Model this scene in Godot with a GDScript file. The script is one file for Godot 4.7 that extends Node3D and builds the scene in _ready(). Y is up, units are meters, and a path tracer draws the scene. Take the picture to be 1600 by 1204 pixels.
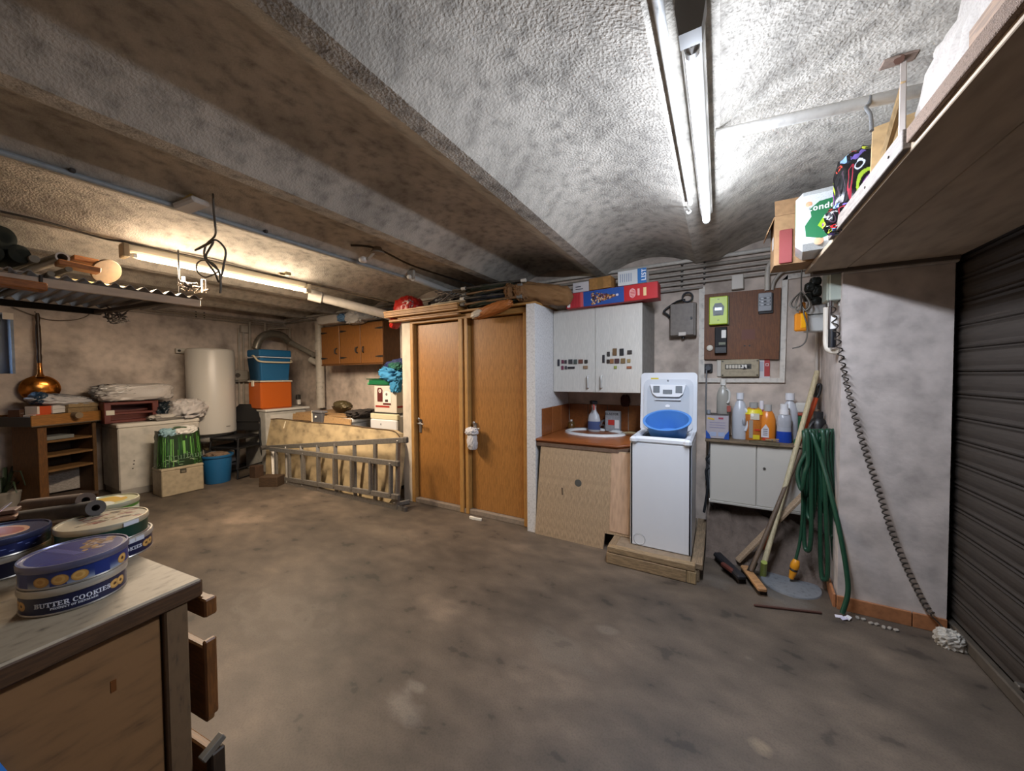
extends Node3D

# ---------------------------------------------------------------- materials
var mats := {}
var tex := {}
var taken := {}
var boxes := {}

func noise_tex(kind: String) -> Texture2D:
	if tex.has(kind): return tex[kind]
	var n := FastNoiseLite.new()
	var g := Gradient.new()
	var t := NoiseTexture2D.new()
	t.width = 512; t.height = 512; t.seamless = true
	n.noise_type = FastNoiseLite.TYPE_SIMPLEX_SMOOTH
	n.fractal_type = FastNoiseLite.FRACTAL_FBM
	n.fractal_octaves = 4
	var cols := [0.8, 0.9, 1.0]
	match kind:
		"mottle": n.seed = 3; n.frequency = 0.012; cols = [0.84, 0.94, 1.0]
		"fine": n.seed = 5; n.frequency = 0.08; cols = [0.84, 0.96, 1.0]
		"wood": n.seed = 7; n.frequency = 0.02; n.fractal_octaves = 5; cols = [0.66, 0.88, 0.78, 1.0, 0.85, 1.0]
		"veneer": n.seed = 17; n.frequency = 0.02; n.fractal_octaves = 5; cols = [0.78, 0.9, 0.86, 1.0, 0.93, 1.0]
		"blotch": n.seed = 11; n.frequency = 0.008; n.fractal_octaves = 6; cols = [0.66, 0.84, 0.95, 1.0, 1.0]
		"grime": n.seed = 13; n.frequency = 0.016; n.fractal_octaves = 6; cols = [0.6, 0.88, 0.97, 1.0, 1.0, 1.0]
		"stripe": n.seed = 15; n.frequency = 0.03; n.fractal_octaves = 3; cols = [0.82, 0.97, 0.9, 1.0, 0.86, 1.0]
		"stucco": n.seed = 21; n.frequency = 0.05; n.fractal_octaves = 3; cols = [0.0, 0.25, 0.6, 1.0]
		"soft": n.seed = 23; n.frequency = 0.02; n.fractal_octaves = 4; cols = [0.0, 0.5, 1.0]
	var offs := PackedFloat32Array(); var cc := PackedColorArray()
	for i in cols.size():
		offs.append(float(i) / (cols.size() - 1)); cc.append(Color(cols[i], cols[i], cols[i]))
	g.offsets = offs; g.colors = cc
	t.color_ramp = g; t.noise = n
	tex[kind] = t
	return t

# colour, roughness, texture kind, scale of the texture per axis, metallic
func m(c: String, rough := 0.7, kind := "", sc := Vector3.ONE, metal := 0.0, bump := "", bs := 0.0) -> StandardMaterial3D:
	var key := "%s|%s|%s|%s|%s|%s|%s" % [c, rough, kind, sc, metal, bump, bs]
	if mats.has(key): return mats[key]
	var s := StandardMaterial3D.new()
	s.albedo_color = Color(c)
	s.roughness = rough; s.metallic = metal
	s.cull_mode = BaseMaterial3D.CULL_DISABLED
	if kind != "":
		s.albedo_texture = noise_tex(kind)
		s.uv1_triplanar = true; s.uv1_scale = sc
	if bump != "":
		s.uv1_triplanar = true; s.uv1_scale = sc
		s.heightmap_enabled = true; s.heightmap_texture = noise_tex(bump); s.heightmap_scale = bs
	mats[key] = s
	return s

func surf(c: String, rough: float, kind: String, sc: float, over: String, osc: float, bump: String, bs: float) -> StandardMaterial3D:
	var s := StandardMaterial3D.new()
	s.albedo_color = Color(c); s.roughness = rough
	s.albedo_texture = noise_tex(kind)
	s.uv1_triplanar = true; s.uv1_world_triplanar = true; s.uv1_scale = Vector3.ONE * sc
	s.detail_enabled = true; s.detail_albedo = noise_tex(over); s.detail_blend_mode = BaseMaterial3D.BLEND_MODE_MUL
	s.detail_uv_layer = BaseMaterial3D.DETAIL_UV_2
	s.uv2_triplanar = true; s.uv2_world_triplanar = true; s.uv2_scale = Vector3.ONE * osc
	s.heightmap_enabled = true; s.heightmap_texture = noise_tex(bump); s.heightmap_scale = bs
	s.cull_mode = BaseMaterial3D.CULL_DISABLED
	return s

func wood(c: String, axis := "y", rough := 0.6, kind := "wood", k := 1.0) -> StandardMaterial3D:
	var a := 7.0 * k; var b := 0.7 * k
	var sc := Vector3(a, a, a)
	match axis:
		"x": sc.x = b
		"y": sc.y = b
		"z": sc.z = b
	return m(c, rough, kind, sc)

func glow(c: String, e: float) -> StandardMaterial3D:
	var s := StandardMaterial3D.new()
	s.albedo_color = Color(c); s.emission_enabled = true; s.emission = Color(c); s.emission_energy_multiplier = e
	return s

func clear(c: String, a: float) -> StandardMaterial3D:
	var s := StandardMaterial3D.new()
	s.albedo_color = Color(Color(c), a); s.transparency = BaseMaterial3D.TRANSPARENCY_ALPHA; s.roughness = 0.1
	s.cull_mode = BaseMaterial3D.CULL_DISABLED
	return s

func printed(im: Image, rough := 0.5) -> StandardMaterial3D:
	var s := StandardMaterial3D.new()
	s.albedo_texture = ImageTexture.create_from_image(im); s.roughness = rough
	s.cull_mode = BaseMaterial3D.CULL_DISABLED
	return s

func canvas(w: int, h: int, c: String) -> Image:
	var im := Image.create_empty(w, h, false, Image.FORMAT_RGB8)
	im.fill(Color(c))
	return im

func disc(im: Image, cx: float, cy: float, rx: float, ry: float, c: String, inner := 0.0) -> void:
	var col := Color(c)
	for y in range(maxi(0, int(cy - ry)), mini(im.get_height(), int(cy + ry) + 1)):
		for x in range(maxi(0, int(cx - rx)), mini(im.get_width(), int(cx + rx) + 1)):
			var d := Vector2((x - cx) / rx, (y - cy) / ry).length()
			if d <= 1.0 and d >= inner: im.set_pixel(x, y, col)

func rect(im: Image, x: int, y: int, w: int, h: int, c: String) -> void:
	im.fill_rect(Rect2i(x, y, w, h), Color(c))

# ---------------------------------------------------------------- mesh building
class G:
	var st := SurfaceTool.new()
	var o := Vector3.ZERO
	func _init(origin := Vector3.ZERO) -> void:
		o = origin
		st.begin(Mesh.PRIMITIVE_TRIANGLES)
	func vert(p: Vector3, n: Vector3, uv: Vector2) -> void:
		st.set_normal(n); st.set_uv(uv); st.add_vertex(p - o)
	func tri(a: Vector3, b: Vector3, c: Vector3, na: Vector3, nb: Vector3, nc: Vector3, ua := Vector2.ZERO, ub := Vector2.ZERO, uc := Vector2.ZERO) -> void:
		var f := (b - a).cross(c - a)
		if f.length_squared() < 1e-16: return
		if f.dot(na + nb + nc) > 0.0:
			vert(a, na, ua); vert(c, nc, uc); vert(b, nb, ub)
		else:
			vert(a, na, ua); vert(b, nb, ub); vert(c, nc, uc)
	func quad(a: Vector3, b: Vector3, c: Vector3, d: Vector3, n: Vector3) -> void:   # uv: a top left, b top right, c bottom right, d bottom left
		tri(a, b, c, n, n, n, Vector2(0, 0), Vector2(1, 0), Vector2(1, 1))
		tri(a, c, d, n, n, n, Vector2(0, 0), Vector2(1, 1), Vector2(0, 1))
	func flat(a: Vector3, b: Vector3, c: Vector3, d: Vector3, hint: Vector3) -> void:
		var n := (b - a).cross(d - a)
		if n.length_squared() < 1e-18: n = (c - a).cross(d - a)
		n = n.normalized()
		if n.dot(hint) < 0.0: n = -n
		quad(a, b, c, d, n)
	func box(c: Vector3, s: Vector3, bev := 0.004, bs := Basis()) -> void:
		var h := s * 0.5
		var v := minf(bev, minf(h.x, minf(h.y, h.z)) * 0.6)
		var P := func(sx: float, sy: float, sz: float, k: int) -> Vector3:
			var p := Vector3(sx * h.x, sy * h.y, sz * h.z)
			if k != 0: p.x -= sx * v
			if k != 1: p.y -= sy * v
			if k != 2: p.z -= sz * v
			return c + bs * p
		var ax := [Vector3.RIGHT, Vector3.UP, Vector3.BACK]
		for k in 3:
			for sg in [-1.0, 1.0]:
				var q := []
				for uv in [[-1.0, -1.0], [1.0, -1.0], [1.0, 1.0], [-1.0, 1.0]]:
					var w := [0.0, 0.0, 0.0]
					w[k] = sg; w[(k + 1) % 3] = uv[0]; w[(k + 2) % 3] = uv[1]
					q.append(P.call(w[0], w[1], w[2], k))
				flat(q[0], q[1], q[2], q[3], bs * (ax[k] * sg))
		if v <= 0.0: return
		for k in 3:
			var i := (k + 1) % 3; var j := (k + 2) % 3
			for a in [-1.0, 1.0]:
				for b in [-1.0, 1.0]:
					var w0 := [0.0, 0.0, 0.0]; var w1 := [0.0, 0.0, 0.0]
					w0[k] = -1.0; w1[k] = 1.0
					w0[i] = a; w1[i] = a; w0[j] = b; w1[j] = b
					flat(P.call(w0[0], w0[1], w0[2], i), P.call(w1[0], w1[1], w1[2], i), P.call(w1[0], w1[1], w1[2], j), P.call(w0[0], w0[1], w0[2], j), bs * (ax[i] * a + ax[j] * b))
		for a in [-1.0, 1.0]:
			for b in [-1.0, 1.0]:
				for d in [-1.0, 1.0]:
					var n := (bs * Vector3(a, b, d)).normalized()
					tri(P.call(a, b, d, 0), P.call(a, b, d, 1), P.call(a, b, d, 2), n, n, n)
	func tube(pts: Array, r, seg := 8, closed := false) -> void:
		var n := pts.size()
		var up := Vector3.UP
		var rings := []; var dirs := []
		for i in n:
			var t: Vector3
			if closed: t = (pts[(i + 1) % n] - pts[(i + n - 1) % n]).normalized()
			else: t = (pts[mini(i + 1, n - 1)] - pts[maxi(i - 1, 0)]).normalized()
			if i == 0:
				if absf(t.dot(up)) > 0.95: up = Vector3.RIGHT
			up = (up - t * up.dot(t)).normalized()
			var side := t.cross(up)
			var ring := []; var dd := []
			var rr: float = r[i] if r is Array else r
			for k in seg:
				var a := TAU * k / seg
				var d := up * cos(a) + side * sin(a)
				dd.append(d); ring.append(pts[i] + d * rr)
			rings.append(ring); dirs.append(dd)
		var last := n if closed else n - 1
		for i in last:
			var j := (i + 1) % n
			for k in seg:
				var k2 := (k + 1) % seg
				tri(rings[i][k], rings[j][k], rings[j][k2], dirs[i][k], dirs[j][k], dirs[j][k2])
				tri(rings[i][k], rings[j][k2], rings[i][k2], dirs[i][k], dirs[j][k2], dirs[i][k2])
		if not closed:
			for e in [0, n - 1]:
				var t2: Vector3 = (pts[0] - pts[1]).normalized() if e == 0 else (pts[n - 1] - pts[n - 2]).normalized()
				for k in seg: tri(pts[e], rings[e][k], rings[e][(k + 1) % seg], t2, t2, t2)
	func lathe(prof: Array, seg := 24, xf := Transform3D(), planar := false, squash := 1.0) -> void:
		var n := prof.size()
		var total := 0.0; var acc := [0.0]
		for i in n - 1:
			total += prof[i].distance_to(prof[i + 1]); acc.append(total)
		var mx := 0.001
		for p in prof: mx = maxf(mx, p.x)
		for i in n - 1:
			var a: Vector2 = prof[i]; var b: Vector2 = prof[i + 1]
			var d := (b - a).normalized()
			var nn := Vector2(d.y, -d.x)
			var na := nn; var nb := nn
			if i > 0:
				var d0: Vector2 = (a - prof[i - 1]).normalized()
				if d0.dot(d) > 0.7: na = (nn + Vector2(d0.y, -d0.x)).normalized()
			if i < n - 2:
				var d1: Vector2 = (prof[i + 2] - b).normalized()
				if d1.dot(d) > 0.7: nb = (nn + Vector2(d1.y, -d1.x)).normalized()
			for k in seg:
				var f := [TAU * k / seg, TAU * (k + 1) / seg]
				var P := []; var N := []; var U := []
				for q in [[a, f[0], na, 0, 0], [b, f[0], nb, 0, 1], [b, f[1], nb, 1, 1], [a, f[1], na, 1, 0]]:
					var s := sin(q[1]); var c := cos(q[1])
					P.append(xf * Vector3(q[0].x * s, q[0].y, q[0].x * c * squash))
					N.append((xf.basis * Vector3(q[2].x * s * squash, q[2].y, q[2].x * c)).normalized())
					U.append(Vector2(0.5 + 0.5 * q[0].x * s / mx, 0.5 + 0.5 * q[0].x * c / mx) if planar else Vector2(float(k + q[3]) / seg, 1.0 - acc[i + q[4]] / total))
				tri(P[0], P[1], P[2], N[0], N[1], N[2], U[0], U[1], U[2])
				tri(P[0], P[2], P[3], N[0], N[2], N[3], U[0], U[2], U[3])
	func prism(poly: Array, depth: float, xf := Transform3D()) -> void:   # outline in x and y, thickness along z
		var pp := PackedVector2Array(poly)
		var ids := Geometry2D.triangulate_polygon(pp)
		var cw := Geometry2D.is_polygon_clockwise(pp)
		for sg in [-0.5, 0.5]:
			var n := (xf.basis * Vector3(0, 0, sg)).normalized()
			for i in range(0, ids.size(), 3):
				tri(xf * Vector3(pp[ids[i]].x, pp[ids[i]].y, sg * depth), xf * Vector3(pp[ids[i + 1]].x, pp[ids[i + 1]].y, sg * depth), xf * Vector3(pp[ids[i + 2]].x, pp[ids[i + 2]].y, sg * depth), n, n, n)
		for i in pp.size():
			var a := pp[i]; var b := pp[(i + 1) % pp.size()]
			var d := b - a
			var n2 := Vector2(-d.y, d.x) if cw else Vector2(d.y, -d.x)
			flat(xf * Vector3(a.x, a.y, -depth / 2), xf * Vector3(b.x, b.y, -depth / 2), xf * Vector3(b.x, b.y, depth / 2), xf * Vector3(a.x, a.y, depth / 2), xf.basis * Vector3(n2.x, n2.y, 0))
	func grid(p: Array, wrap := false, flip := false) -> void:
		var nu := p.size(); var nv: int = p[0].size()
		var nr := []
		for i in nu:
			var row := []
			for j in nv:
				var a: Vector3 = p[(i + 1) % nu if wrap else mini(i + 1, nu - 1)][j] - p[(i + nu - 1) % nu if wrap else maxi(i - 1, 0)][j]
				var b: Vector3 = p[i][mini(j + 1, nv - 1)] - p[i][maxi(j - 1, 0)]
				var n := a.cross(b)
				if n.length_squared() < 1e-14: n = Vector3.UP if (j == nv - 1) != flip else Vector3.DOWN
				row.append(-n.normalized() if flip else n.normalized())
			nr.append(row)
		for i in (nu if wrap else nu - 1):
			var i2 := (i + 1) % nu
			for j in nv - 1:
				var ua := Vector2(float(i) / (nu - 1), float(j) / (nv - 1)); var ub := Vector2(float(i + 1) / (nu - 1), float(j) / (nv - 1))
				var uc := Vector2(float(i + 1) / (nu - 1), float(j + 1) / (nv - 1)); var ud := Vector2(float(i) / (nu - 1), float(j + 1) / (nv - 1))
				tri(p[i][j], p[i2][j], p[i2][j + 1], nr[i][j], nr[i2][j], nr[i2][j + 1], ua, ub, uc)
				tri(p[i][j], p[i2][j + 1], p[i][j + 1], nr[i][j], nr[i2][j + 1], nr[i][j + 1], ua, uc, ud)
	func blob(c: Vector3, r: Vector3, amp := 0.1, freq := 1.5, sd := 1, power := 0.7, bs := Basis()) -> void:
		var n := FastNoiseLite.new()
		n.seed = sd; n.noise_type = FastNoiseLite.TYPE_SIMPLEX_SMOOTH; n.frequency = 1.0
		n.fractal_type = FastNoiseLite.FRACTAL_RIDGED; n.fractal_octaves = 3
		var p := []
		var nu := 40; var nv := 25
		for i in nu:
			var row := []
			for j in nv:
				var th := PI * (float(j) / (nv - 1) - 0.5); var ph := -TAU * i / nu
				var d := Vector3(cos(th) * cos(ph), sin(th), cos(th) * sin(ph))
				var q := Vector3(signf(d.x) * pow(absf(d.x), power), signf(d.y) * pow(absf(d.y), power), signf(d.z) * pow(absf(d.z), power))
				var k := 1.0 + amp * n.get_noise_3dv(d * freq)
				q *= k
				if q.y < -0.97: q.y = -0.97
				row.append(c + bs * (q * r))
			p.append(row)
		grid(p, true)
	func done() -> ArrayMesh:
		return st.commit()

func spline(pts: Array, k := 8) -> Array:
	var out := []
	for i in pts.size() - 1:
		var p0: Vector3 = pts[maxi(i - 1, 0)]; var p3: Vector3 = pts[mini(i + 2, pts.size() - 1)]
		for j in k:
			out.append((pts[i] as Vector3).cubic_interpolate(pts[i + 1], p0, p3, float(j) / k))
	out.append(pts[-1])
	return out

# ---------------------------------------------------------------- objects
func numbered(n: String) -> String:
	if not taken.has(n):
		taken[n] = 0
		return n
	taken[n] += 1
	return "%s_%03d" % [n, taken[n]]

func tag(o: Node, label: String, category := "", group := "", kind := "") -> void:
	o.set_meta("label", label)
	if category: o.set_meta("category", category)
	if group: o.set_meta("group", group)
	if kind: o.set_meta("kind", kind)

func thing(n: String, label: String, cat: String, at := Vector3.ZERO, turn := 0.0, group := "") -> Node3D:
	var o := Node3D.new()
	o.name = numbered(n); add_child(o, true)
	o.position = at; o.rotation_degrees.y = turn
	tag(o, label, cat, group)
	return o

func put(par: Node, n: String, mesh: Mesh, mat: Material, at := Vector3.ZERO, rot := Vector3.ZERO) -> MeshInstance3D:
	var o := MeshInstance3D.new()
	o.name = numbered(n) if par == self else n
	o.mesh = mesh; o.material_override = mat
	o.position = at; o.rotation_degrees = rot
	o.cast_shadow = GeometryInstance3D.SHADOW_CASTING_SETTING_ON
	par.add_child(o, true)
	return o

func B(par: Node, n: String, mat: Material, c: Vector3, s: Vector3, bev := 0.004, rot := Vector3.ZERO) -> MeshInstance3D:
	var key := "%s|%s" % [s, bev]
	if not boxes.has(key):
		var g := G.new(); g.box(Vector3.ZERO, s, bev); boxes[key] = g.done()
	return put(par, n, boxes[key], mat, c, rot)

func T(par: Node, n: String, mat: Material, pts: Array, r, seg := 8, closed := false) -> MeshInstance3D:
	var g := G.new(pts[0]); g.tube(pts, r, seg, closed)
	return put(par, n, g.done(), mat, pts[0])

func L(par: Node, n: String, mat: Material, at: Vector3, prof: Array, seg := 24, rot := Vector3.ZERO, squash := 1.0, planar := false) -> MeshInstance3D:
	var g := G.new(); g.lathe(prof, seg, Transform3D(), planar, squash)
	return put(par, n, g.done(), mat, at, rot)

func PR(par: Node, n: String, mat: Material, poly: Array, depth: float, at := Vector3.ZERO, rot := Vector3.ZERO) -> MeshInstance3D:
	var g := G.new(); g.prism(poly, depth)
	return put(par, n, g.done(), mat, at, rot)

func BL(par: Node, n: String, mat: Material, c: Vector3, r: Vector3, amp := 0.1, freq := 1.5, sd := 1, power := 0.7, rot := Vector3.ZERO) -> MeshInstance3D:
	var g := G.new(); g.blob(Vector3.ZERO, r, amp, freq, sd, power)
	return put(par, n, g.done(), mat, c, rot)

func Q(par: Node, n: String, mat: Material, c: Vector3, w: float, h: float, rot := Vector3.ZERO) -> MeshInstance3D:   # a printed sheet facing +z
	var g := G.new()
	g.quad(Vector3(-w / 2, h / 2, 0), Vector3(w / 2, h / 2, 0), Vector3(w / 2, -h / 2, 0), Vector3(-w / 2, -h / 2, 0), Vector3.BACK)
	return put(par, n, g.done(), mat, c, rot)

func lettering(s: String, h: float, bold := true, serif := false) -> TextMesh:
	var t := TextMesh.new()
	var f := SystemFont.new()
	f.font_names = PackedStringArray(["Droid Serif" if serif else "Droid Sans"])
	f.font_weight = 700 if bold else 400
	t.font = f; t.font_size = 64; t.pixel_size = h / 46.0; t.depth = 0.0012; t.text = s
	return t

func TX(par: Node, s: String, h: float, mat: Material, at: Vector3, rot := Vector3.ZERO, bold := true, serif := false, n := "lettering") -> MeshInstance3D:
	return put(par, n, lettering(s, h, bold, serif), mat, at, rot)

func bent(par: Node, s: String, h: float, mat: Material, R: float, y: float, turn: float, serif := true) -> MeshInstance3D:
	var t := lettering(s, h, true, serif)
	var arr := t.get_mesh_arrays()
	var vs: PackedVector3Array = arr[Mesh.ARRAY_VERTEX]
	var ns: PackedVector3Array = arr[Mesh.ARRAY_NORMAL]
	for i in vs.size():
		var a := vs[i].x / R; var rr := R + vs[i].z
		vs[i] = Vector3(rr * sin(a), vs[i].y, rr * cos(a))
		ns[i] = ns[i].rotated(Vector3.UP, a)
	var out := []
	out.resize(Mesh.ARRAY_MAX)
	out[Mesh.ARRAY_VERTEX] = vs; out[Mesh.ARRAY_NORMAL] = ns; out[Mesh.ARRAY_INDEX] = arr[Mesh.ARRAY_INDEX]
	var am := ArrayMesh.new()
	am.add_surface_from_arrays(Mesh.PRIMITIVE_TRIANGLES, out)
	return put(par, "lettering", am, mat, Vector3(0, y, 0), Vector3(0, turn, 0))

func copy(src: Node3D, label: String, at: Vector3, turn := 0.0) -> Node3D:
	var o: Node3D = src.duplicate()
	o.name = numbered(str(src.name).rstrip("_0123456789")); add_child(o, true)
	o.position = at; o.rotation_degrees.y = turn
	o.set_meta("label", label)
	return o

func rod(par: Node, n: String, mat: Material, a: Vector3, b: Vector3, r: float, seg := 8) -> MeshInstance3D:
	return T(par, n, mat, [a, b], r, seg)

func bar(par: Node, n: String, mat: Material, a: Vector3, b: Vector3, w: float, h: float, bev := 0.003) -> MeshInstance3D:   # a straight bar of section w by h
	var d := b - a
	var z := d.normalized()
	var x := Vector3.UP.cross(z)
	if x.length() < 0.01: x = Vector3.RIGHT
	x = x.normalized()
	var g := G.new(); g.box(Vector3.ZERO, Vector3(w, h, d.length()), bev)
	var o := put(par, n, g.done(), mat)
	o.transform = Transform3D(Basis(x, z.cross(x), z), (a + b) * 0.5)
	return o

# ---------------------------------------------------------------- shared materials
var white_paint: Material
var steel: Material
var black: Material
var pvc: Material
var darkmetal: Material
var cardboard: Material
var plaster: Material

const BEAMS := [[-6.20, -6.08], [-5.42, -5.28], [-4.63, -4.53], [-3.80, -3.70], [-2.80, -2.70], [-2.12, -2.02], [-1.08, -0.99], [-0.19, -0.005], [0.85, 0.96]]
const MAGNETS := [
	[-1.346, 1.519, 0.021, 0.064, "2f3038", "thin dark figure-shaped magnet, leftmost on the left cupboard door"],
	[-1.304, 1.527, 0.025, 0.035, "6a3048", "dark pink magnet second from the left on the left cupboard door"],
	[-1.274, 1.526, 0.024, 0.034, "39343a", "dark magnet third from the left in the upper row on the left cupboard door"],
	[-1.225, 1.526, 0.042, 0.043, "3c3a3c", "square dark magnet fourth from the left on the left cupboard door"],
	[-1.177, 1.524, 0.034, 0.043, "4c5652", "greenish grey magnet fifth from the left on the left cupboard door"],
	[-1.125, 1.525, 0.044, 0.037, "6e4236", "reddish brown magnet sixth from the left on the left cupboard door"],
	[-1.073, 1.523, 0.030, 0.033, "33302c", "black magnet at the right end of the upper row on the left cupboard door"],
	[-1.306, 1.470, 0.024, 0.037, "7a3552", "pink magnet at the left of the lower row on the left cupboard door"],
	[-1.271, 1.470, 0.022, 0.032, "45424a", "grey magnet second in the lower row on the left cupboard door"],
	[-1.218, 1.468, 0.069, 0.020, "2e2c30", "wide dark word-shaped magnet in the lower row on the left cupboard door"],
	[-1.079, 1.470, 0.044, 0.028, "94785c", "tan magnet at the right of the lower row on the left cupboard door"],
	[-0.910, 1.544, 0.021, 0.071, "2d2b30", "thin dark tall magnet at the left of the right cupboard door"],
	[-0.866, 1.585, 0.026, 0.040, "33302e", "dark magnet at the left of the top row on the right cupboard door"],
	[-0.810, 1.602, 0.037, 0.062, "6e5436", "tall brown magnet, second in the top row on the right cupboard door"],
	[-0.749, 1.598, 0.036, 0.062, "1e1e22", "black figure-shaped magnet, third in the top row on the right cupboard door"],
	[-0.681, 1.594, 0.040, 0.034, "36302c", "square dark magnet at the right end of the top row on the right cupboard door"],
	[-0.868, 1.519, 0.026, 0.035, "33261f", "small black magnet at the left of the middle row on the right cupboard door"],
	[-0.835, 1.520, 0.034, 0.040, "93653f", "orange-tan magnet second in the middle row on the right cupboard door"],
	[-0.790, 1.521, 0.042, 0.043, "4a3032", "dark red magnet third in the middle row on the right cupboard door"],
	[-0.737, 1.521, 0.040, 0.044, "7d6642", "brown magnet fourth in the middle row on the right cupboard door"],
	[-0.687, 1.520, 0.029, 0.032, "a08a5c", "pale tan magnet at the right of the middle row on the right cupboard door"],
	[-0.804, 1.465, 0.026, 0.025, "8f9a4a", "small green magnet alone in the bottom row on the right cupboard door"],
	[-0.684, 1.462, 0.042, 0.021, "9a5a3a", "wide red-brown magnet at the bottom right of the right cupboard door"]]
const HOSE := [
	[Vector3(0.495, 1.014, -3.070), Vector3(0.494, 0.967, -3.040), Vector3(0.498, 0.820, -3.035), Vector3(0.516, 0.696, -3.030), Vector3(0.504, 0.582, -3.050), Vector3(0.489, 0.677, -3.090), Vector3(0.506, 0.849, -3.110)],
	[Vector3(0.594, 1.031, -3.002), Vector3(0.592, 0.986, -2.972), Vector3(0.596, 0.845, -2.968), Vector3(0.665, 0.310, -2.962), Vector3(0.655, 0.197, -2.982), Vector3(0.644, 0.280, -3.022), Vector3(0.615, 0.873, -3.042)],
	[Vector3(0.556, 1.022, -3.048), Vector3(0.554, 0.976, -3.018), Vector3(0.558, 0.831, -3.012), Vector3(0.583, 0.648, -3.008), Vector3(0.572, 0.536, -3.028), Vector3(0.559, 0.628, -3.068), Vector3(0.575, 0.860, -3.088)],
	[Vector3(0.496, 1.027, -2.980), Vector3(0.495, 0.982, -2.950), Vector3(0.499, 0.839, -2.945), Vector3(0.482, 0.755, -2.940), Vector3(0.470, 0.645, -2.960), Vector3(0.455, 0.738, -3.000), Vector3(0.497, 0.865, -3.020)],
	[Vector3(0.614, 1.029, -3.025), Vector3(0.612, 0.984, -2.995), Vector3(0.616, 0.842, -2.990), Vector3(0.654, 0.462, -2.985), Vector3(0.644, 0.350, -3.005), Vector3(0.632, 0.436, -3.045), Vector3(0.624, 0.869, -3.065)],
	[Vector3(0.576, 1.020, -3.070), Vector3(0.574, 0.974, -3.040), Vector3(0.578, 0.829, -3.035), Vector3(0.613, 0.605, -3.030), Vector3(0.602, 0.492, -3.050), Vector3(0.589, 0.583, -3.090), Vector3(0.563, 0.854, -3.110)],
	[Vector3(0.516, 1.025, -3.002), Vector3(0.515, 0.980, -2.972), Vector3(0.519, 0.836, -2.968), Vector3(0.522, 0.361, -2.962), Vector3(0.510, 0.245, -2.982), Vector3(0.496, 0.332, -3.022), Vector3(0.508, 0.862, -3.042)],
	[Vector3(0.634, 1.027, -3.048), Vector3(0.632, 0.982, -3.018), Vector3(0.636, 0.840, -3.012), Vector3(0.649, 0.691, -3.008), Vector3(0.639, 0.581, -3.028), Vector3(0.626, 0.672, -3.068), Vector3(0.641, 0.867, -3.088)],
	[Vector3(0.575, 1.032, -2.980), Vector3(0.573, 0.988, -2.950), Vector3(0.576, 0.847, -2.945), Vector3(0.603, 0.204, -2.940), Vector3(0.593, 0.089, -2.960), Vector3(0.580, 0.170, -3.000), Vector3(0.567, 0.872, -3.020)],
	[Vector3(0.536, 1.023, -3.025), Vector3(0.534, 0.978, -2.995), Vector3(0.539, 0.834, -2.990), Vector3(0.538, 0.556, -2.985), Vector3(0.526, 0.443, -3.005), Vector3(0.512, 0.533, -3.045), Vector3(0.555, 0.862, -3.065)]]
const TIPS := [Vector3(-3.660, 2.176, -0.628), Vector3(-3.700, 2.141, -0.518), Vector3(-3.580, 2.043, -0.561), Vector3(-3.580, 2.088, -0.633)]
const BY := 2.39
const BACK := -3.70
const WORN := [[-1.175, -1.078, 0.16, 0.10, "b3a99c"], [-1.160, -1.177, 0.1, 0.05, "b3a99c"], [0.149, -1.617, 0.07, 0.05, "c7b08f"], [0.137, -2.097, 0.05, 0.03, "a59a8e"], [-0.519, -1.954, 0.12, 0.05, "8f8478"], [0.326, -2.748, 0.3, 0.13, "8e8e8c"], [0.034, -2.786, 0.2, 0.1, "857f78"], [-2.233, -1.158, 0.6, 0.3, "8d8072"], [-2.672, -2.223, 0.5, 0.15, "857868"], [-0.747, -1.693, 0.4, 0.2, "83786b"]]
const LEFT := -6.75

func _ready() -> void:
	# camera
	var cam := Camera3D.new()
	cam.name = "camera"
	cam.fov = rad_to_deg(2.0 * atan(602.0 / 569.18))
	cam.near = 0.02
	cam.transform = Transform3D(Basis(Vector3.UP, 0.517009) * Basis(Vector3.RIGHT, -0.0277478) * Basis(Vector3.BACK, -0.0074804), Vector3(0, 1.4, 0))
	add_child(cam)
	# sky (seen only through the small window) and exposure
	var we := WorldEnvironment.new()
	we.name = "environment"
	var e := Environment.new()
	e.background_mode = Environment.BG_SKY
	var sk := Sky.new()
	var ps := ProceduralSkyMaterial.new()
	ps.sky_top_color = Color("6f8fb5"); ps.sky_horizon_color = Color("a9b8c8"); ps.ground_horizon_color = Color("8a8f94"); ps.ground_bottom_color = Color("55585a")
	ps.sky_energy_multiplier = 2.5; ps.ground_energy_multiplier = 2.5; ps.sun_angle_max = 0.0
	sk.sky_material = ps; e.sky = sk
	e.ambient_light_source = Environment.AMBIENT_SOURCE_DISABLED
	e.tonemap_mode = Environment.TONE_MAPPER_LINEAR
	e.tonemap_exposure = 1.5
	e.sdfgi_enabled = true; e.ssao_enabled = true; e.ssil_enabled = true
	we.environment = e
	add_child(we)
	lamp_at(Vector3(-0.07, 2.28, -1.76), 1.24, "e6efff", 0.135, "lit fluorescent tube on a grey batten under the bright ceiling bay near the loft shelf", true)
	lamp_at(Vector3(-3.71, 2.29, -1.61), 1.25, "ffe8cc", 0.075, "lit fluorescent tube on a cream batten over the corrugated hanging shelf on the left", false)
	shared()
	shell()
	ceiling_things()
	closet()
	sink_corner()
	washer()
	panel_wall()
	pillar_things()
	bottles_and_cupboard()
	floor_tools()
	loft()
	far_alcove()
	left_wall_things()
	hanging_shelf()
	desk()

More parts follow.
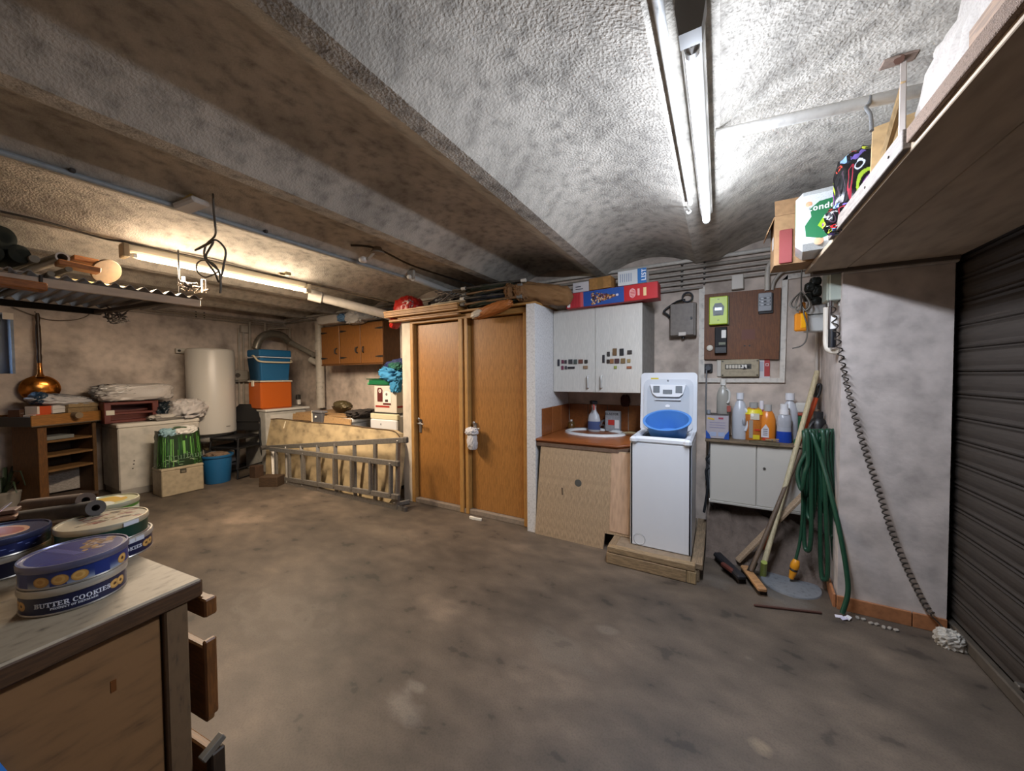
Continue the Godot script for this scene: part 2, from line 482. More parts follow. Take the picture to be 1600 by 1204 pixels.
func lamp_at(c: Vector3, l: float, col: String, en: float, label: String, cool: bool) -> void:
	var t := thing("fluorescent_lamp", label, "lamp", Vector3(c.x, c.y, c.z))
	var bodym := m("b9b5ac" if cool else "d8cdb4", 0.5)
	var dx := 0.0 if cool else -0.055
	B(t, "batten", bodym, Vector3(dx, 0.062, 0.02), Vector3(0.06, 0.055, l + 0.10), 0.008)
	if cool:
		PR(t, "end_cap", m("8d8c88", 0.6), [Vector2(-0.034, 0.09), Vector2(-0.036, 0.05), Vector2(-0.026, -0.02), Vector2(0.026, -0.02), Vector2(0.036, 0.05), Vector2(0.034, 0.09)], 0.05, Vector3(0, 0.0, l / 2 + 0.075))
		PR(t, "tube_holder", m("77736d", 0.6), [Vector2(-0.014, 0.03), Vector2(-0.014, -0.008), Vector2(0, -0.02), Vector2(0.014, -0.008), Vector2(0.014, 0.03)], 0.03, Vector3(0, 0, l / 2 + 0.03))
	else:
		B(t, "end_cap", m("8f8168", 0.6), Vector3(-0.035, 0.03, l / 2 + 0.055), Vector3(0.10, 0.10, 0.035), 0.006)
		B(t, "end_cap", m("c9bfa6", 0.6), Vector3(-0.035, 0.03, -l / 2 - 0.045), Vector3(0.09, 0.09, 0.03), 0.006)
	rod(t, "tube", glow(col, 3.2), Vector3(0, 0, -l / 2), Vector3(0, 0, l / 2), 0.019, 16)
	for s in [-1, 1]: rod(t, "contact_cap", m("c8c8c4", 0.3, "", Vector3.ONE, 0.8), Vector3(0, 0, s * l / 2), Vector3(0, 0, s * (l / 2 + 0.02)), 0.0195, 12)
	var al := AreaLight3D.new()
	al.name = "tube_downlight"
	al.position = Vector3(0 if cool else 0.012, -0.024, 0); al.rotation_degrees = Vector3(-90, 0, 0)
	al.area_size = Vector2(0.03, l); al.area_normalize_energy = true
	al.light_color = Color(col); al.light_energy = en * (15.0 if cool else 105.0); al.area_range = 14.0; al.shadow_enabled = true
	t.add_child(al, true)
	for i in 6:
		var o := OmniLight3D.new()
		o.name = "tube_light"
		o.position = Vector3(0 if cool else 0.012, -0.040, (i - 2.5) * l / 6.0)
		o.light_color = Color(col); o.light_energy = en; o.light_size = 0.015
		o.omni_range = 14.0; o.omni_attenuation = 2.0; o.shadow_enabled = true
		t.add_child(o, true)

func shared() -> void:
	white_paint = m("d9d9d6", 0.35, "mottle", Vector3.ONE * 1.3)
	steel = m("b8b8b8", 0.28, "", Vector3.ONE, 0.9)
	black = m("151515", 0.5)
	pvc = m("b9b2a6", 0.45, "grime", Vector3.ONE * 1.5)
	darkmetal = m("4a4642", 0.5, "mottle", Vector3.ONE * 4, 0.3)
	cardboard = m("a57c4e", 0.85, "mottle", Vector3.ONE * 3)

func st(n: String, mesh: Mesh, mat: Material, label: String, at := Vector3.ZERO) -> MeshInstance3D:
	var o := put(self, n, mesh, mat, at)
	tag(o, label, "", "", "structure")
	return o

func slab(n: String, a: Vector3, b: Vector3, mat: Material, label: String) -> MeshInstance3D:
	var g := G.new(); g.box(Vector3.ZERO, (b - a).abs(), 0.0)
	return st(n, g.done(), mat, label, (a + b) * 0.5)

func shell() -> void:
	plaster = surf("d6c6b8", 0.9, "mottle", 1.1, "blotch", 0.42, "stucco", 0.07)
	var ceil_mat := surf("cbc4b8", 0.95, "blotch", 0.9, "blotch", 0.28, "stucco", 0.32)
	(ceil_mat as StandardMaterial3D).uv1_scale = Vector3.ONE * 2.4
	# floor: one concrete slab with painted-in wear
	var W := 1024
	var nz := []
	for q in [[31, 0.006, 5], [37, 0.03, 4], [41, 0.003, 3]]:
		var n := FastNoiseLite.new(); n.seed = q[0]; n.frequency = q[1]; n.fractal_octaves = q[2]; n.noise_type = FastNoiseLite.TYPE_SIMPLEX_SMOOTH
		nz.append(n.get_image(W, W, false, false, false).get_data())
	var buf := PackedByteArray(); buf.resize(W * W * 3)
	for i in W * W:
		var a: float = nz[0][i] / 255.0; var b: float = nz[1][i] / 255.0; var c: float = nz[2][i] / 255.0
		var v := 0.31 + 0.15 * (a - 0.5) + 0.13 * (b - 0.5) + 0.10 * (c - 0.5)
		if a > 0.70: v += (a - 0.70) * 0.45
		if b < 0.24: v -= 0.05
		buf[i * 3] = int(clampf(v * 1.09, 0.0, 1.0) * 255.0); buf[i * 3 + 1] = int(clampf(v * 0.955, 0.0, 1.0) * 255.0); buf[i * 3 + 2] = int(clampf(v * 0.82, 0.0, 1.0) * 255.0)
	var im := Image.create_from_data(W, W, false, Image.FORMAT_RGB8, buf)
	# pale worn patches and scratches, floor runs x -7..1.6, z -4..1.4
	for s in WORN:
		var cx := int((s[0] + 7.0) / 8.6 * W); var cy := int((s[1] + 4.0) / 5.4 * W)
		var rx: float = s[2] / 8.6 * W; var ry: float = s[3] / 5.4 * W
		for y in range(maxi(0, cy - int(ry)), mini(W, cy + int(ry))):
			for x in range(maxi(0, cx - int(rx)), mini(W, cx + int(rx))):
				var d: float = Vector2((x - cx) / rx, (y - cy) / ry).length() + (nz[1][y * W + x] / 255.0 - 0.5) * 1.6
				if d < 0.7:
					var p := im.get_pixel(x, y); im.set_pixel(x, y, p.lerp(Color(s[4]), 0.34 * clampf((0.7 - d) * 2.0, 0, 1)))
	var fm := StandardMaterial3D.new()
	fm.albedo_texture = ImageTexture.create_from_image(im); fm.roughness = 0.62
	fm.detail_enabled = true; fm.detail_albedo = noise_tex("fine"); fm.detail_blend_mode = BaseMaterial3D.BLEND_MODE_MUL
	fm.detail_uv_layer = BaseMaterial3D.DETAIL_UV_2; fm.uv2_triplanar = true; fm.uv2_world_triplanar = true; fm.uv2_scale = Vector3.ONE * 2.2
	var g := G.new()
	g.quad(Vector3(-7, 0, -4), Vector3(1.6, 0, -4), Vector3(1.6, 0, 1.4), Vector3(-7, 0, 1.4), Vector3.UP)
	g.flat(Vector3(-7, -0.15, -4), Vector3(1.6, -0.15, -4), Vector3(1.6, -0.15, 1.4), Vector3(-7, -0.15, 1.4), Vector3.DOWN)
	g.flat(Vector3(-7, -0.15, -4), Vector3(1.6, -0.15, -4), Vector3(1.6, 0, -4), Vector3(-7, 0, -4), Vector3.FORWARD)
	g.flat(Vector3(-7, -0.15, 1.4), Vector3(1.6, -0.15, 1.4), Vector3(1.6, 0, 1.4), Vector3(-7, 0, 1.4), Vector3.BACK)
	g.flat(Vector3(-7, -0.15, -4), Vector3(-7, -0.15, 1.4), Vector3(-7, 0, 1.4), Vector3(-7, 0, -4), Vector3.LEFT)
	g.flat(Vector3(1.6, -0.15, -4), Vector3(1.6, -0.15, 1.4), Vector3(1.6, 0, 1.4), Vector3(1.6, 0, -4), Vector3.RIGHT)
	st("floor", g.done(), fm, "worn grey-brown concrete garage floor")
	# vaulted ceiling between flat beam soffits, running along z
	g = G.new()
	var z0 := -3.95; var z1 := 1.4
	var prev := -7.0
	for bm in BEAMS + [[1.7, 1.75]]:
		var x0: float = prev; var x1: float = bm[0]
		var rise := clampf((x1 - x0) * 0.15, 0.06, 0.14)
		var N := 18
		for i in N:
			var t0 := float(i) / N; var t1 := float(i + 1) / N
			var q := []
			for t in [t0, t1]:
				var u: float = 2.0 * t - 1.0
				q.append([Vector2(lerpf(x0, x1, t), BY + rise * (1.0 - u * u)), Vector2(-rise * 4.0 * u / (x1 - x0), -1.0).normalized()])
			var n0 := Vector3(q[0][1].x, q[0][1].y, 0); var n1 := Vector3(q[1][1].x, q[1][1].y, 0)
			var a := Vector3(q[0][0].x, q[0][0].y, z0); var b := Vector3(q[1][0].x, q[1][0].y, z0)
			var c := Vector3(b.x, b.y, z1); var d := Vector3(a.x, a.y, z1)
			g.tri(a, b, c, n0, n1, n1); g.tri(a, c, d, n0, n1, n0)
		g.flat(Vector3(bm[0], BY, z0), Vector3(bm[1], BY, z0), Vector3(bm[1], BY, z1), Vector3(bm[0], BY, z1), Vector3.DOWN)
		prev = bm[1]
	g.box(Vector3(-2.65, 2.66, -1.275), Vector3(8.8, 0.2, 5.4), 0.0)
	st("ceiling", g.done(), ceil_mat, "rough white vaulted ceiling with sooty stains between narrow beam soffits")
	# walls
	slab("wall_back", Vector3(-7.0, 0, BACK - 0.25), Vector3(1.6, 2.58, BACK), plaster, "stained pinkish plaster wall at the far end of the garage")
	slab("wall_front", Vector3(-7.0, 0, 1.4), Vector3(1.6, 2.58, 1.6), plaster, "plain plaster wall behind the viewer")
	# left wall with an opening for a small window
	var wz0 := -0.79; var wz1 := 0.1; var wy0 := 1.46; var wy1 := 2.12
	g = G.new()
	for r in [[BACK, wz0, 0.0, 2.58], [wz1, 1.4, 0.0, 2.58], [wz0, wz1, 0.0, wy0], [wz0, wz1, wy1, 2.58]]:
		g.box(Vector3(LEFT - 0.15, (r[2] + r[3]) / 2, (r[0] + r[1]) / 2), Vector3(0.3, r[3] - r[2], r[1] - r[0]), 0.0)
	st("wall_left", g.done(), plaster, "stained plaster wall on the left with the water heater on it")
	var win := thing("window_1", "small grey framed window in the left wall at the edge of the frame", "", Vector3(LEFT - 0.22, wy0, (wz0 + wz1) / 2))
	win.set_meta("kind", "structure"); win.remove_meta("category")
	var fw := m("8a8f96", 0.5)
	for s in [-1, 1]:
		B(win, "frame_post", fw, Vector3(0, 0.33, s * 0.38), Vector3(0.05, 0.66, 0.13))
		B(win, "frame_rail", fw, Vector3(0, 0.33 + s * 0.305, 0), Vector3(0.05, 0.05, 0.79))
	B(win, "pane", clear("cfdcec", 0.12), Vector3(0, 0.33, 0), Vector3(0.006, 0.56, 0.79), 0.0)
	# grey-blue painted reveal of the window
	var rv := m("8794a8", 0.7, "mottle", Vector3.ONE * 2)
	slab("trim_1", Vector3(LEFT - 0.2, wy0, wz0), Vector3(LEFT + 0.012, wy1, wz0 + 0.02), rv, "blue-grey painted side reveal of the small left window")
	slab("trim_2", Vector3(LEFT + 0.002, wy1 - 0.07, wz0 + 0.0), Vector3(LEFT + 0.03, wy1, wz0 + 0.07), m("d9cdbd", 0.8), "small pale wood block at the top corner of the left window")
	# right side: masonry behind the roller shutter, the pillar beside it
	slab("wall_right", Vector3(1.32, 0, -3.95), Vector3(1.6, 2.58, 1.4), plaster, "wall on the right behind the roller shutter")
	var pg := G.new()
	pg.prism([Vector2(0.622, 2.81), Vector2(1.068, 2.81), Vector2(1.068, 3.72), Vector2(0.70, 3.72)], 2.58, Transform3D(Basis(Vector3.RIGHT, -PI / 2), Vector3(0, 1.29, 0)))
	var pill := surf("d4c9c2", 0.9, "mottle", 1.2, "mottle", 0.5, "stucco", 0.05)
	st("wall_pillar", pg.done(), pill, "white plastered pillar between the panel wall and the roller shutter")
	B(self, "trim_3", m("c9bfb4", 0.8, "mottle", Vector3.ONE * 2), Vector3(0.845, 1.985, -2.80), Vector3(0.46, 0.03, 0.03)); tag(get_child(-1), "narrow painted batten across the top of the white pillar", "", "", "structure")
	# tiled skirting of the pillar: separate tiles
	var sk := thing("baseboard_pillar", "orange-brown tile skirting along the foot of the white pillar", "", Vector3(0.62, 0, -2.80))
	sk.set_meta("kind", "structure"); sk.remove_meta("category")
	var tl := m("a9714a", 0.5, "mottle", Vector3.ONE * 4)
	B(sk, "tile", tl, Vector3(0.155, 0.04, -0.002), Vector3(0.315, 0.08, 0.014), 0.002)
	B(sk, "tile", tl, Vector3(0.382, 0.04, -0.002), Vector3(0.13, 0.08, 0.014), 0.002)
	B(sk, "tile", tl, Vector3(-0.002, 0.04, -0.13), Vector3(0.014, 0.08, 0.24), 0.002, Vector3(0, -4.5, 0))
	# roller shutter
	var sh := thing("door_1", "dark brown steel roller shutter of horizontal slats filling the right wall", "", Vector3(1.11, 0, -2.8))
	sh.set_meta("kind", "structure"); sh.remove_meta("category")
	var sm := m("352e28", 0.6, "grime", Vector3(1.0, 6.0, 0.5), 0.05)
	var prof := [Vector2(0, 0), Vector2(-0.008, 0.006), Vector2(-0.012, 0.014), Vector2(-0.006, 0.022), Vector2(-0.004, 0.03), Vector2(-0.010, 0.05), Vector2(-0.012, 0.066), Vector2(-0.010, 0.084), Vector2(-0.004, 0.100), Vector2(-0.007, 0.106), Vector2(-0.012, 0.112), Vector2(-0.006, 0.119), Vector2(0.006, 0.119), Vector2(0.006, 0)]
	var sg := G.new(); sg.prism(prof, 3.6)
	var slm := sg.done()
	for i in 19: put(sh, "slat", slm, sm, Vector3(0, 0.075 + i * 0.1205, 1.65))
	B(sh, "bottom_rail", m("6a6156", 0.4, "mottle", Vector3.ONE * 2, 0.4), Vector3(-0.012, 0.035, 1.65), Vector3(0.035, 0.06, 3.6), 0.006)
	B(sh, "lock_bolt", m("7d776e", 0.35, "", Vector3.ONE, 0.7), Vector3(-0.035, 0.125, 0.53), Vector3(0.03, 0.016, 0.03), 0.004)
	B(sh, "guide_channel", m("2a2724", 0.5), Vector3(0.02, 1.15, -0.12), Vector3(0.08, 2.3, 0.06), 0.004)

func wire(n: String, label: String, cat: String, mat: Material, pts: Array, r: float, seg := 6, k := 6, group := "") -> Node3D:
	var o := T(self, n, mat, spline(pts, k), r, seg)
	tag(o, label, cat, group)
	return o

func ceiling_things() -> void:
	var grey := m("8e8a82", 0.6, "mottle", Vector3.ONE * 3)
	var rope := m("3f3a33", 0.8)
	# straight conduits
	var o: Node3D = rod(self, "conduit_pipe", m("cfcfcc", 0.5, "grime", Vector3.ONE * 2), Vector3(-0.140, 2.372, 1.2), Vector3(-0.150, 2.372, -2.33), 0.014, 10)
	tag(o, "thick white pipe along the ceiling just left of the bright fluorescent lamp", "pipe")
	o = rod(self, "conduit_pipe", m("9aa2a6", 0.5, "grime", Vector3.ONE * 2), Vector3(-2.685, 2.375, 1.2), Vector3(-2.71, 2.375, -3.5), 0.014, 10)
	tag(o, "long grey pipe along a beam left of the dangling cable", "pipe")
	for z in [-0.5, -1.35, -2.1]: B(o, "clip", darkmetal, Vector3(0, 0.012, z - 1.2), Vector3(0.04, 0.02, 0.02))
	o = rod(self, "conduit_pipe", m("c4c0b8", 0.55, "grime", Vector3.ONE * 2), Vector3(-0.020, 2.370, -1.725), Vector3(0.694, 2.370, -1.829), 0.021, 10)
	tag(o, "white pipe crossing the ceiling from the bright lamp to the loft shelf", "pipe")
	wire("cable", "dark cable along the ceiling edge above the left lamp", "cable", rope, [Vector3(-3.641, 2.375, -0.398), Vector3(-3.644, 2.375, -0.560), Vector3(-3.738, 2.375, -0.823), Vector3(-3.724, 2.380, -0.962), Vector3(-3.690, 2.375, -1.430), Vector3(-3.730, 2.375, -1.955), Vector3(-3.746, 2.378, -2.096)], 0.007)
	o = rod(self, "conduit_pipe", m("ab9c84", 0.6), Vector3(-3.770, 2.378, -2.109), Vector3(-3.814, 2.378, -3.404), 0.008, 8)
	tag(o, "thin tan pipe running on from the left lamp towards the closet top", "pipe")
	o = thing("junction_box", "small open junction box above the right end of the left lamp", "junction box", Vector3(-3.551, 2.370, -1.964))
	B(o, "box", m("c9b88f", 0.6), Vector3(0, 0, 0), Vector3(0.07, 0.03, 0.05), 0.004)
	B(o, "terminal", m("8a7a58", 0.6), Vector3(0.01, -0.012, 0.05), Vector3(0.03, 0.02, 0.05), 0.004)
	# white junction box with its dangling cable
	o = thing("junction_box", "white box hanging open under the ceiling beside the dangling cable", "junction box", Vector3(-2.641, 2.400, -0.940))
	B(o, "body", m("b8a468", 0.7), Vector3(-0.02, 0.02, 0.0), Vector3(0.11, 0.05, 0.08), 0.006, Vector3(0, 20, 8))
	B(o, "lid", m("cfcac2", 0.5), Vector3(0.02, -0.015, 0.01), Vector3(0.15, 0.035, 0.1), 0.012, Vector3(4, 20, 12))
	wire("cable", "grey cable dangling in loops from the ceiling in front of the left lamp", "cable", m("6d675d", 0.6), [Vector3(-2.526, 2.450, -0.997), Vector3(-2.493, 2.340, -0.985), Vector3(-2.349, 2.220, -0.932), Vector3(-2.474, 2.199, -0.980), Vector3(-2.587, 2.166, -0.980), Vector3(-2.582, 2.092, -0.970), Vector3(-2.495, 1.998, -0.980), Vector3(-2.462, 1.942, -0.990), Vector3(-2.404, 2.033, -0.990), Vector3(-2.384, 2.107, -0.990), Vector3(-2.460, 2.171, -0.980), Vector3(-2.536, 2.164, -0.970), Vector3(-2.675, 2.146, -0.960), Vector3(-2.535, 2.150, -0.960), Vector3(-2.448, 2.152, -0.960), Vector3(-2.539, 2.090, -0.960), Vector3(-2.479, 2.037, -0.960), Vector3(-2.416, 1.988, -0.970), Vector3(-2.399, 1.911, -0.970), Vector3(-2.409, 1.867, -0.970)], 0.0055, 7, 8)
	wire("cable", "thin wire ring tied into the dangling grey cable", "cable", m("7d7465", 0.6), [Vector3(-2.416, 1.988, -0.970), Vector3(-2.573, 1.978, -0.970), Vector3(-2.678, 2.022, -0.970), Vector3(-2.683, 2.072, -0.970), Vector3(-2.599, 2.080, -0.970), Vector3(-2.474, 2.039, -0.970), Vector3(-2.416, 1.988, -0.970)], 0.004, 6, 6)
	# lamp holder rose with wire
	o = thing("ceiling_rose", "round ceiling rose with a bare lamp holder hanging from it", "lamp holder", Vector3(-2.425, 2.420, -2.068))
	L(o, "rose", m("7c7062", 0.6), Vector3(0, -0.02, 0), [Vector2(0, 0.05), Vector2(0.03, 0.05), Vector2(0.04, 0.03), Vector2(0.055, 0.01), Vector2(0.055, 0), Vector2(0, -0.004)], 20)
	rod(o, "arm", m("b8afa2", 0.5), Vector3(-0.02, -0.015, 0.02), Vector3(-0.10, -0.06, 0.02), 0.012)
	BL(o, "holder", m("e3ded8", 0.4), Vector3(-0.14, -0.055, 0.03), Vector3(0.035, 0.025, 0.03), 0.1, 2.0, 5, 0.9)
	wire("cable", "dark cable running along the ceiling from the ceiling rose to the closet", "cable", rope, [Vector3(-2.546, 2.440, -1.908), Vector3(-2.432, 2.440, -2.061), Vector3(-2.492, 2.430, -2.486), Vector3(-2.457, 2.420, -2.892), Vector3(-2.403, 2.410, -3.371)], 0.009)
	# unlit tube
	o = thing("lamp_tube", "unlit pale fluorescent tube with a round end cap above the closet", "lamp", Vector3(-2.613, 2.360, -2.647))
	var d: Vector3 = Vector3(-2.729, 2.360, -3.560) - Vector3(-2.613, 2.360, -2.647)
	rod(o, "tube", m("d5d5d0", 0.4), Vector3.ZERO, d, 0.03, 14)
	B(o, "bracket", m("a9a59c", 0.5), Vector3(0.0, 0.03, 0.02), Vector3(0.09, 0.09, 0.03), 0.01)
	L(o, "end_cap", m("efeee6", 0.3), Vector3(-0.005, 0.0, 0.04), [Vector2(0, 0.02), Vector2(0.018, 0.018), Vector2(0.022, 0.0), Vector2(0.022, -0.02)], 16, Vector3(90, 0, 0))
	# big drain pipe
	o = thing("drain_pipe", "fat cream drain pipe under the ceiling beyond the left lamp", "pipe", Vector3(-3.871, 2.290, -2.437))
	d = Vector3(-3.321, 2.081, -3.300) - Vector3(-3.871, 2.290, -2.437)
	rod(o, "pipe", pvc, Vector3.ZERO, d, 0.052, 20)
	rod(o, "collar", m("c9c1b3", 0.45), -d.normalized() * 0.06, d.normalized() * 0.07, 0.066, 20)
	# hooks
	wire("ceiling_hook", "small white hook on the ceiling at the far end of the bright lamp", "hook", m("d8d8d4", 0.4), [Vector3(-0.178, 2.400, -2.430), Vector3(-0.163, 2.370, -2.401), Vector3(-0.150, 2.340, -2.368), Vector3(-0.163, 2.330, -2.363), Vector3(-0.171, 2.345, -2.370)], 0.005)
	wire("wire_hook", "bent wire hook hanging from the ceiling pipe above the wooden crate", "hook", m("8c8c8c", 0.4, "", Vector3.ONE, 0.6), [Vector3(0.459, 2.380, -1.779), Vector3(0.455, 2.350, -1.775), Vector3(0.441, 2.330, -1.752), Vector3(0.449, 2.290, -1.734), Vector3(0.444, 2.220, -1.700)], 0.006)
	# pipes along the back wall, high up
	var k := 0
	var names := ["topmost thick pale conduit along the top of the back wall", "second conduit from the top along the back wall, darker", "third conduit from the top along the back wall", "fourth conduit from the top along the back wall", "fifth conduit from the top along the back wall", "lowest thin conduit along the back wall above the grey metal box"]
	for q in [[2.412, 0.018, "c3beb4"], [2.352, 0.016, "8d877d"], [2.306, 0.013, "a39c92"], [2.262, 0.012, "958e85"], [2.215, 0.012, "a39c92"], [2.165, 0.010, "938c84"]]:
		var x0: float = -6.7 if k < 2 else (-1.4 if k < 5 else -0.55)
		var x1: float = 0.66 if k != 5 else -0.13
		o = rod(self, "conduit_pipe", m(q[2], 0.6, "grime", Vector3.ONE * 2), Vector3(x0, q[0], BACK + 0.04), Vector3(x1, q[0] + 0.005, BACK + 0.04), q[1], 8)
		tag(o, names[k], "pipe", "conduits high on the back wall")
		for x in [-0.30, -0.12]: if k < 5: B(o, "clip", darkmetal, Vector3(x - x0, 0.0, -0.02), Vector3(0.018, q[1] * 2.0 + 0.016, 0.04))
		k += 1
	k = 0
	for q in [[2.36, 0.014], [2.325, 0.011], [2.29, 0.011]]:
		o = rod(self, "conduit_pipe", m("a0968a", 0.6, "grime", Vector3.ONE * 2), Vector3(LEFT + 0.03, q[0], 1.0), Vector3(LEFT + 0.03, q[0] - 0.01, BACK + 0.06), q[1], 8)
		tag(o, ["upper", "middle", "lower"][k] + " of the three conduits along the top of the left wall", "pipe", "conduits along the left wall")
		for z in [-2.4, -2.5]: B(o, "clip", darkmetal, Vector3(-0.01, 0, z - 1.0), Vector3(0.03, q[1] * 2.0 + 0.012, 0.015))
		k += 1

func closet() -> void:
	var wallm := m("d6cab8", 0.85, "mottle", Vector3(1.2, 0.7, 1.2), 0.0, "", 0.0)
	slab("wall_closet_left", Vector3(-3.09, 0, -3.69), Vector3(-2.965, 2.03, -2.95), wallm, "white plastered side wall of the built-in closet, left of its doors")
	slab("wall_closet_right", Vector3(-1.49, 0, -3.69), Vector3(-1.405, 2.03, -2.883), m("d6d6d6", 0.85, "fine", Vector3.ONE, 0.0, "", 0.0), "white plastered side wall of the built-in closet, right of its doors")
	var oak := wood("a8743a", "y", 0.45, "veneer")
	var oak2 := wood("b88a4c", "y", 0.5, "veneer")
	var oakx := wood("b08247", "x", 0.5, "veneer")
	var fr := thing("trim_4", "pale wooden frame round the two brown closet doors", "", Vector3(-2.23, 0, -2.99))
	fr.set_meta("kind", "structure"); fr.remove_meta("category")
	for q in [[-2.945, 0.05], [-2.275, 0.055], [-2.205, 0.045], [-1.525, 0.07]]: B(fr, "post", oak2, Vector3(q[0] + 2.23, 1.0, 0.0), Vector3(q[1], 2.0, 0.085), 0.006)
	B(fr, "head", oakx, Vector3(0, 1.995, 0), Vector3(1.47, 0.05, 0.09), 0.005)
	B(fr, "sill", m("8d7f70", 0.8, "mottle", Vector3.ONE * 3), Vector3(0, 0.025, 0.0), Vector3(1.45, 0.05, 0.07), 0.004)
	var brass := m("cda968", 0.3, "", Vector3.ONE, 0.7)
	for i in 2:
		var x0: float = [-2.92, -2.18][i]; var x1: float = [-2.303, -1.56][i]
		var dr := thing("door_%d" % (i + 2), ["left brown veneered closet door with a bare steel handle", "right brown veneered closet door with a white bag on its handle"][i], "", Vector3((x0 + x1) / 2, 0.05, -3.02))
		dr.set_meta("kind", "structure"); dr.remove_meta("category")
		B(dr, "leaf", oak, Vector3(0, 0.955, 0), Vector3(x1 - x0 - 0.006, 1.91, 0.04), 0.004)
		for y in [0.25, 0.95, 1.70]: rod(dr, "hinge", brass if y > 1.0 else m("4a3c2a", 0.5), Vector3((x1 - x0) / 2 - 0.004, y - 0.055, 0.024), Vector3((x1 - x0) / 2 - 0.004, y + 0.055, 0.024), 0.009)
		var hx := -(x1 - x0) / 2 + 0.045
		var hd := B(dr, "handle", steel, Vector3(hx, 0.80, 0.025), Vector3(0.035, 0.15, 0.008), 0.003)
		T(hd, "lever", steel, [Vector3(0, 0.03, 0), Vector3(0, 0.03, 0.04), Vector3(0.03, 0.028, 0.048), Vector3(0.09, 0.026, 0.048)], 0.008, 10)
		BL(hd, "knob", steel, Vector3(0, 0.075, 0.02), Vector3(0.012, 0.02, 0.012), 0.0, 1.0, 1, 1.0)
	var bag := thing("plastic_bag", "small white plastic bag tied to the right closet door handle", "bag", Vector3(-2.124, 0.680, -2.930) - Vector3(0, 0.0, 0))
	BL(bag, "pouch", m("d4d2d4", 0.4, "fine", Vector3.ONE * 4), Vector3(0, 0.07, 0), Vector3(0.05, 0.085, 0.035), 0.30, 2.6, 8, 0.9)
	BL(bag, "knot", m("cfcdd0", 0.4), Vector3(-0.005, 0.165, 0.0), Vector3(0.06, 0.035, 0.035), 0.45, 3.2, 3, 0.8)
	var sc := PR(self, "wood_offcut", m("e0ddd2", 0.8), [Vector2(-0.07, 0.01), Vector2(-0.02, -0.008), Vector2(0.07, -0.004), Vector2(0.07, 0.012), Vector2(0.02, 0.012), Vector2(-0.06, 0.028)], 0.02, Vector3(-2.054, 0.011, -2.863), Vector3(-90, 6, 0))
	tag(sc, "white sliver of wood lying on the floor before the closet doors", "offcut")
	# roof board and cornice
	slab("trim_5", Vector3(-3.10, 2.032, -3.69), Vector3(-1.405, 2.05, -2.90), oakx, "thin plywood roof board of the built-in closet")
	var top := 2.05
	var st_ := thing("board_stack", "stack of thin varnished boards overhanging the left front edge of the closet roof", "boards", Vector3(-2.74, top, -3.0))
	for i in 4: B(st_, "board", [oakx, wood("a4743c", "x", 0.5, "veneer"), oakx, wood("bb8c50", "x", 0.5, "veneer")][i], Vector3([0.0, 0.006, -0.004, 0.0][i], 0.0085 + i * 0.0172, [0.0, 0.01, 0.004, 0.012][i]), Vector3(1.03, 0.0165, 0.30), 0.002)
	var ledge := thing("cornice", "orange wooden cornice strip above the left closet door", "cornice", Vector3(-2.74, 2.0, -2.915))
	B(ledge, "strip", wood("a06f38", "x", 0.5), Vector3(0, 0.015, 0), Vector3(0.98, 0.03, 0.06), 0.008)
	# things lying on the closet roof
	for i in 5:
		var b := B(self, "thin_lath", m(["cfc4ae", "e2dccb", "b8ab93", "d8d0bd", "c4b89f"][i], 0.7), Vector3(-2.62 + 0.05 * i, top + 0.075 + 0.009 * i, -3.0 + 0.02 * (i % 3)), Vector3(0.8 - 0.07 * i, 0.008, 0.05), 0.001, Vector3(0, 4 - 2 * i, 0))
		tag(b, ["lowest", "second lowest", "middle", "second highest", "topmost"][i] + " thin pale lath of the little pile on the varnished closet boards", "lath", "laths on the closet boards")
	var red := thing("red_bag", "red plastic bag spilling over the left end of the closet roof", "bag", Vector3(-3.07, top, -3.1))
	BL(red, "pouch", m("b3221a", 0.35, "fine", Vector3.ONE * 3), Vector3(-0.03, 0.10, 0.03), Vector3(0.16, 0.14, 0.12), 0.25, 2.0, 4, 0.8)
	BL(red, "hanging_corner", m("b3221a", 0.35, "fine", Vector3.ONE * 3), Vector3(-0.14, -0.01, 0.12), Vector3(0.045, 0.10, 0.06), 0.25, 2.2, 6, 0.8, Vector3(0, 0, -28))
	BL(red, "crumpled_film", m("c9b7ad", 0.3), Vector3(0.03, 0.14, 0.09), Vector3(0.06, 0.06, 0.05), 0.45, 3.0, 9, 0.8)
	var dk := BL(self, "dark_bag", m("2e2d33", 0.35), Vector3(-2.72, top + 0.16, -3.32), Vector3(0.24, 0.09, 0.13), 0.25, 2.0, 14, 0.8)
	tag(dk, "dark plastic bag lying behind the red bag on the closet roof", "bag")
	# broom of twigs
	var tw := thing("twig_broom", "grey twig bundle lying on the closet roof, tips pointing left", "broom", Vector3(-2.22, 2.24, -3.0))
	var r := RandomNumberGenerator.new(); r.seed = 4
	for i in 26:
		T(tw, "twig", m(["6a6258", "8a7f73", "544d45"][i % 3], 0.8), [Vector3(0.02, r.randf_range(-0.04, 0.03), r.randf_range(-0.05, 0.05)), Vector3(-0.15, r.randf_range(-0.05, 0.045), r.randf_range(-0.08, 0.08)), Vector3(r.randf_range(-0.36, -0.27), r.randf_range(-0.09, 0.055), r.randf_range(-0.12, 0.12))], 0.004, 5)
	rod(tw, "handle", wood("8a6a48", "x"), Vector3(-0.02, 0, 0), Vector3(0.40, 0.035, -0.06), 0.013)
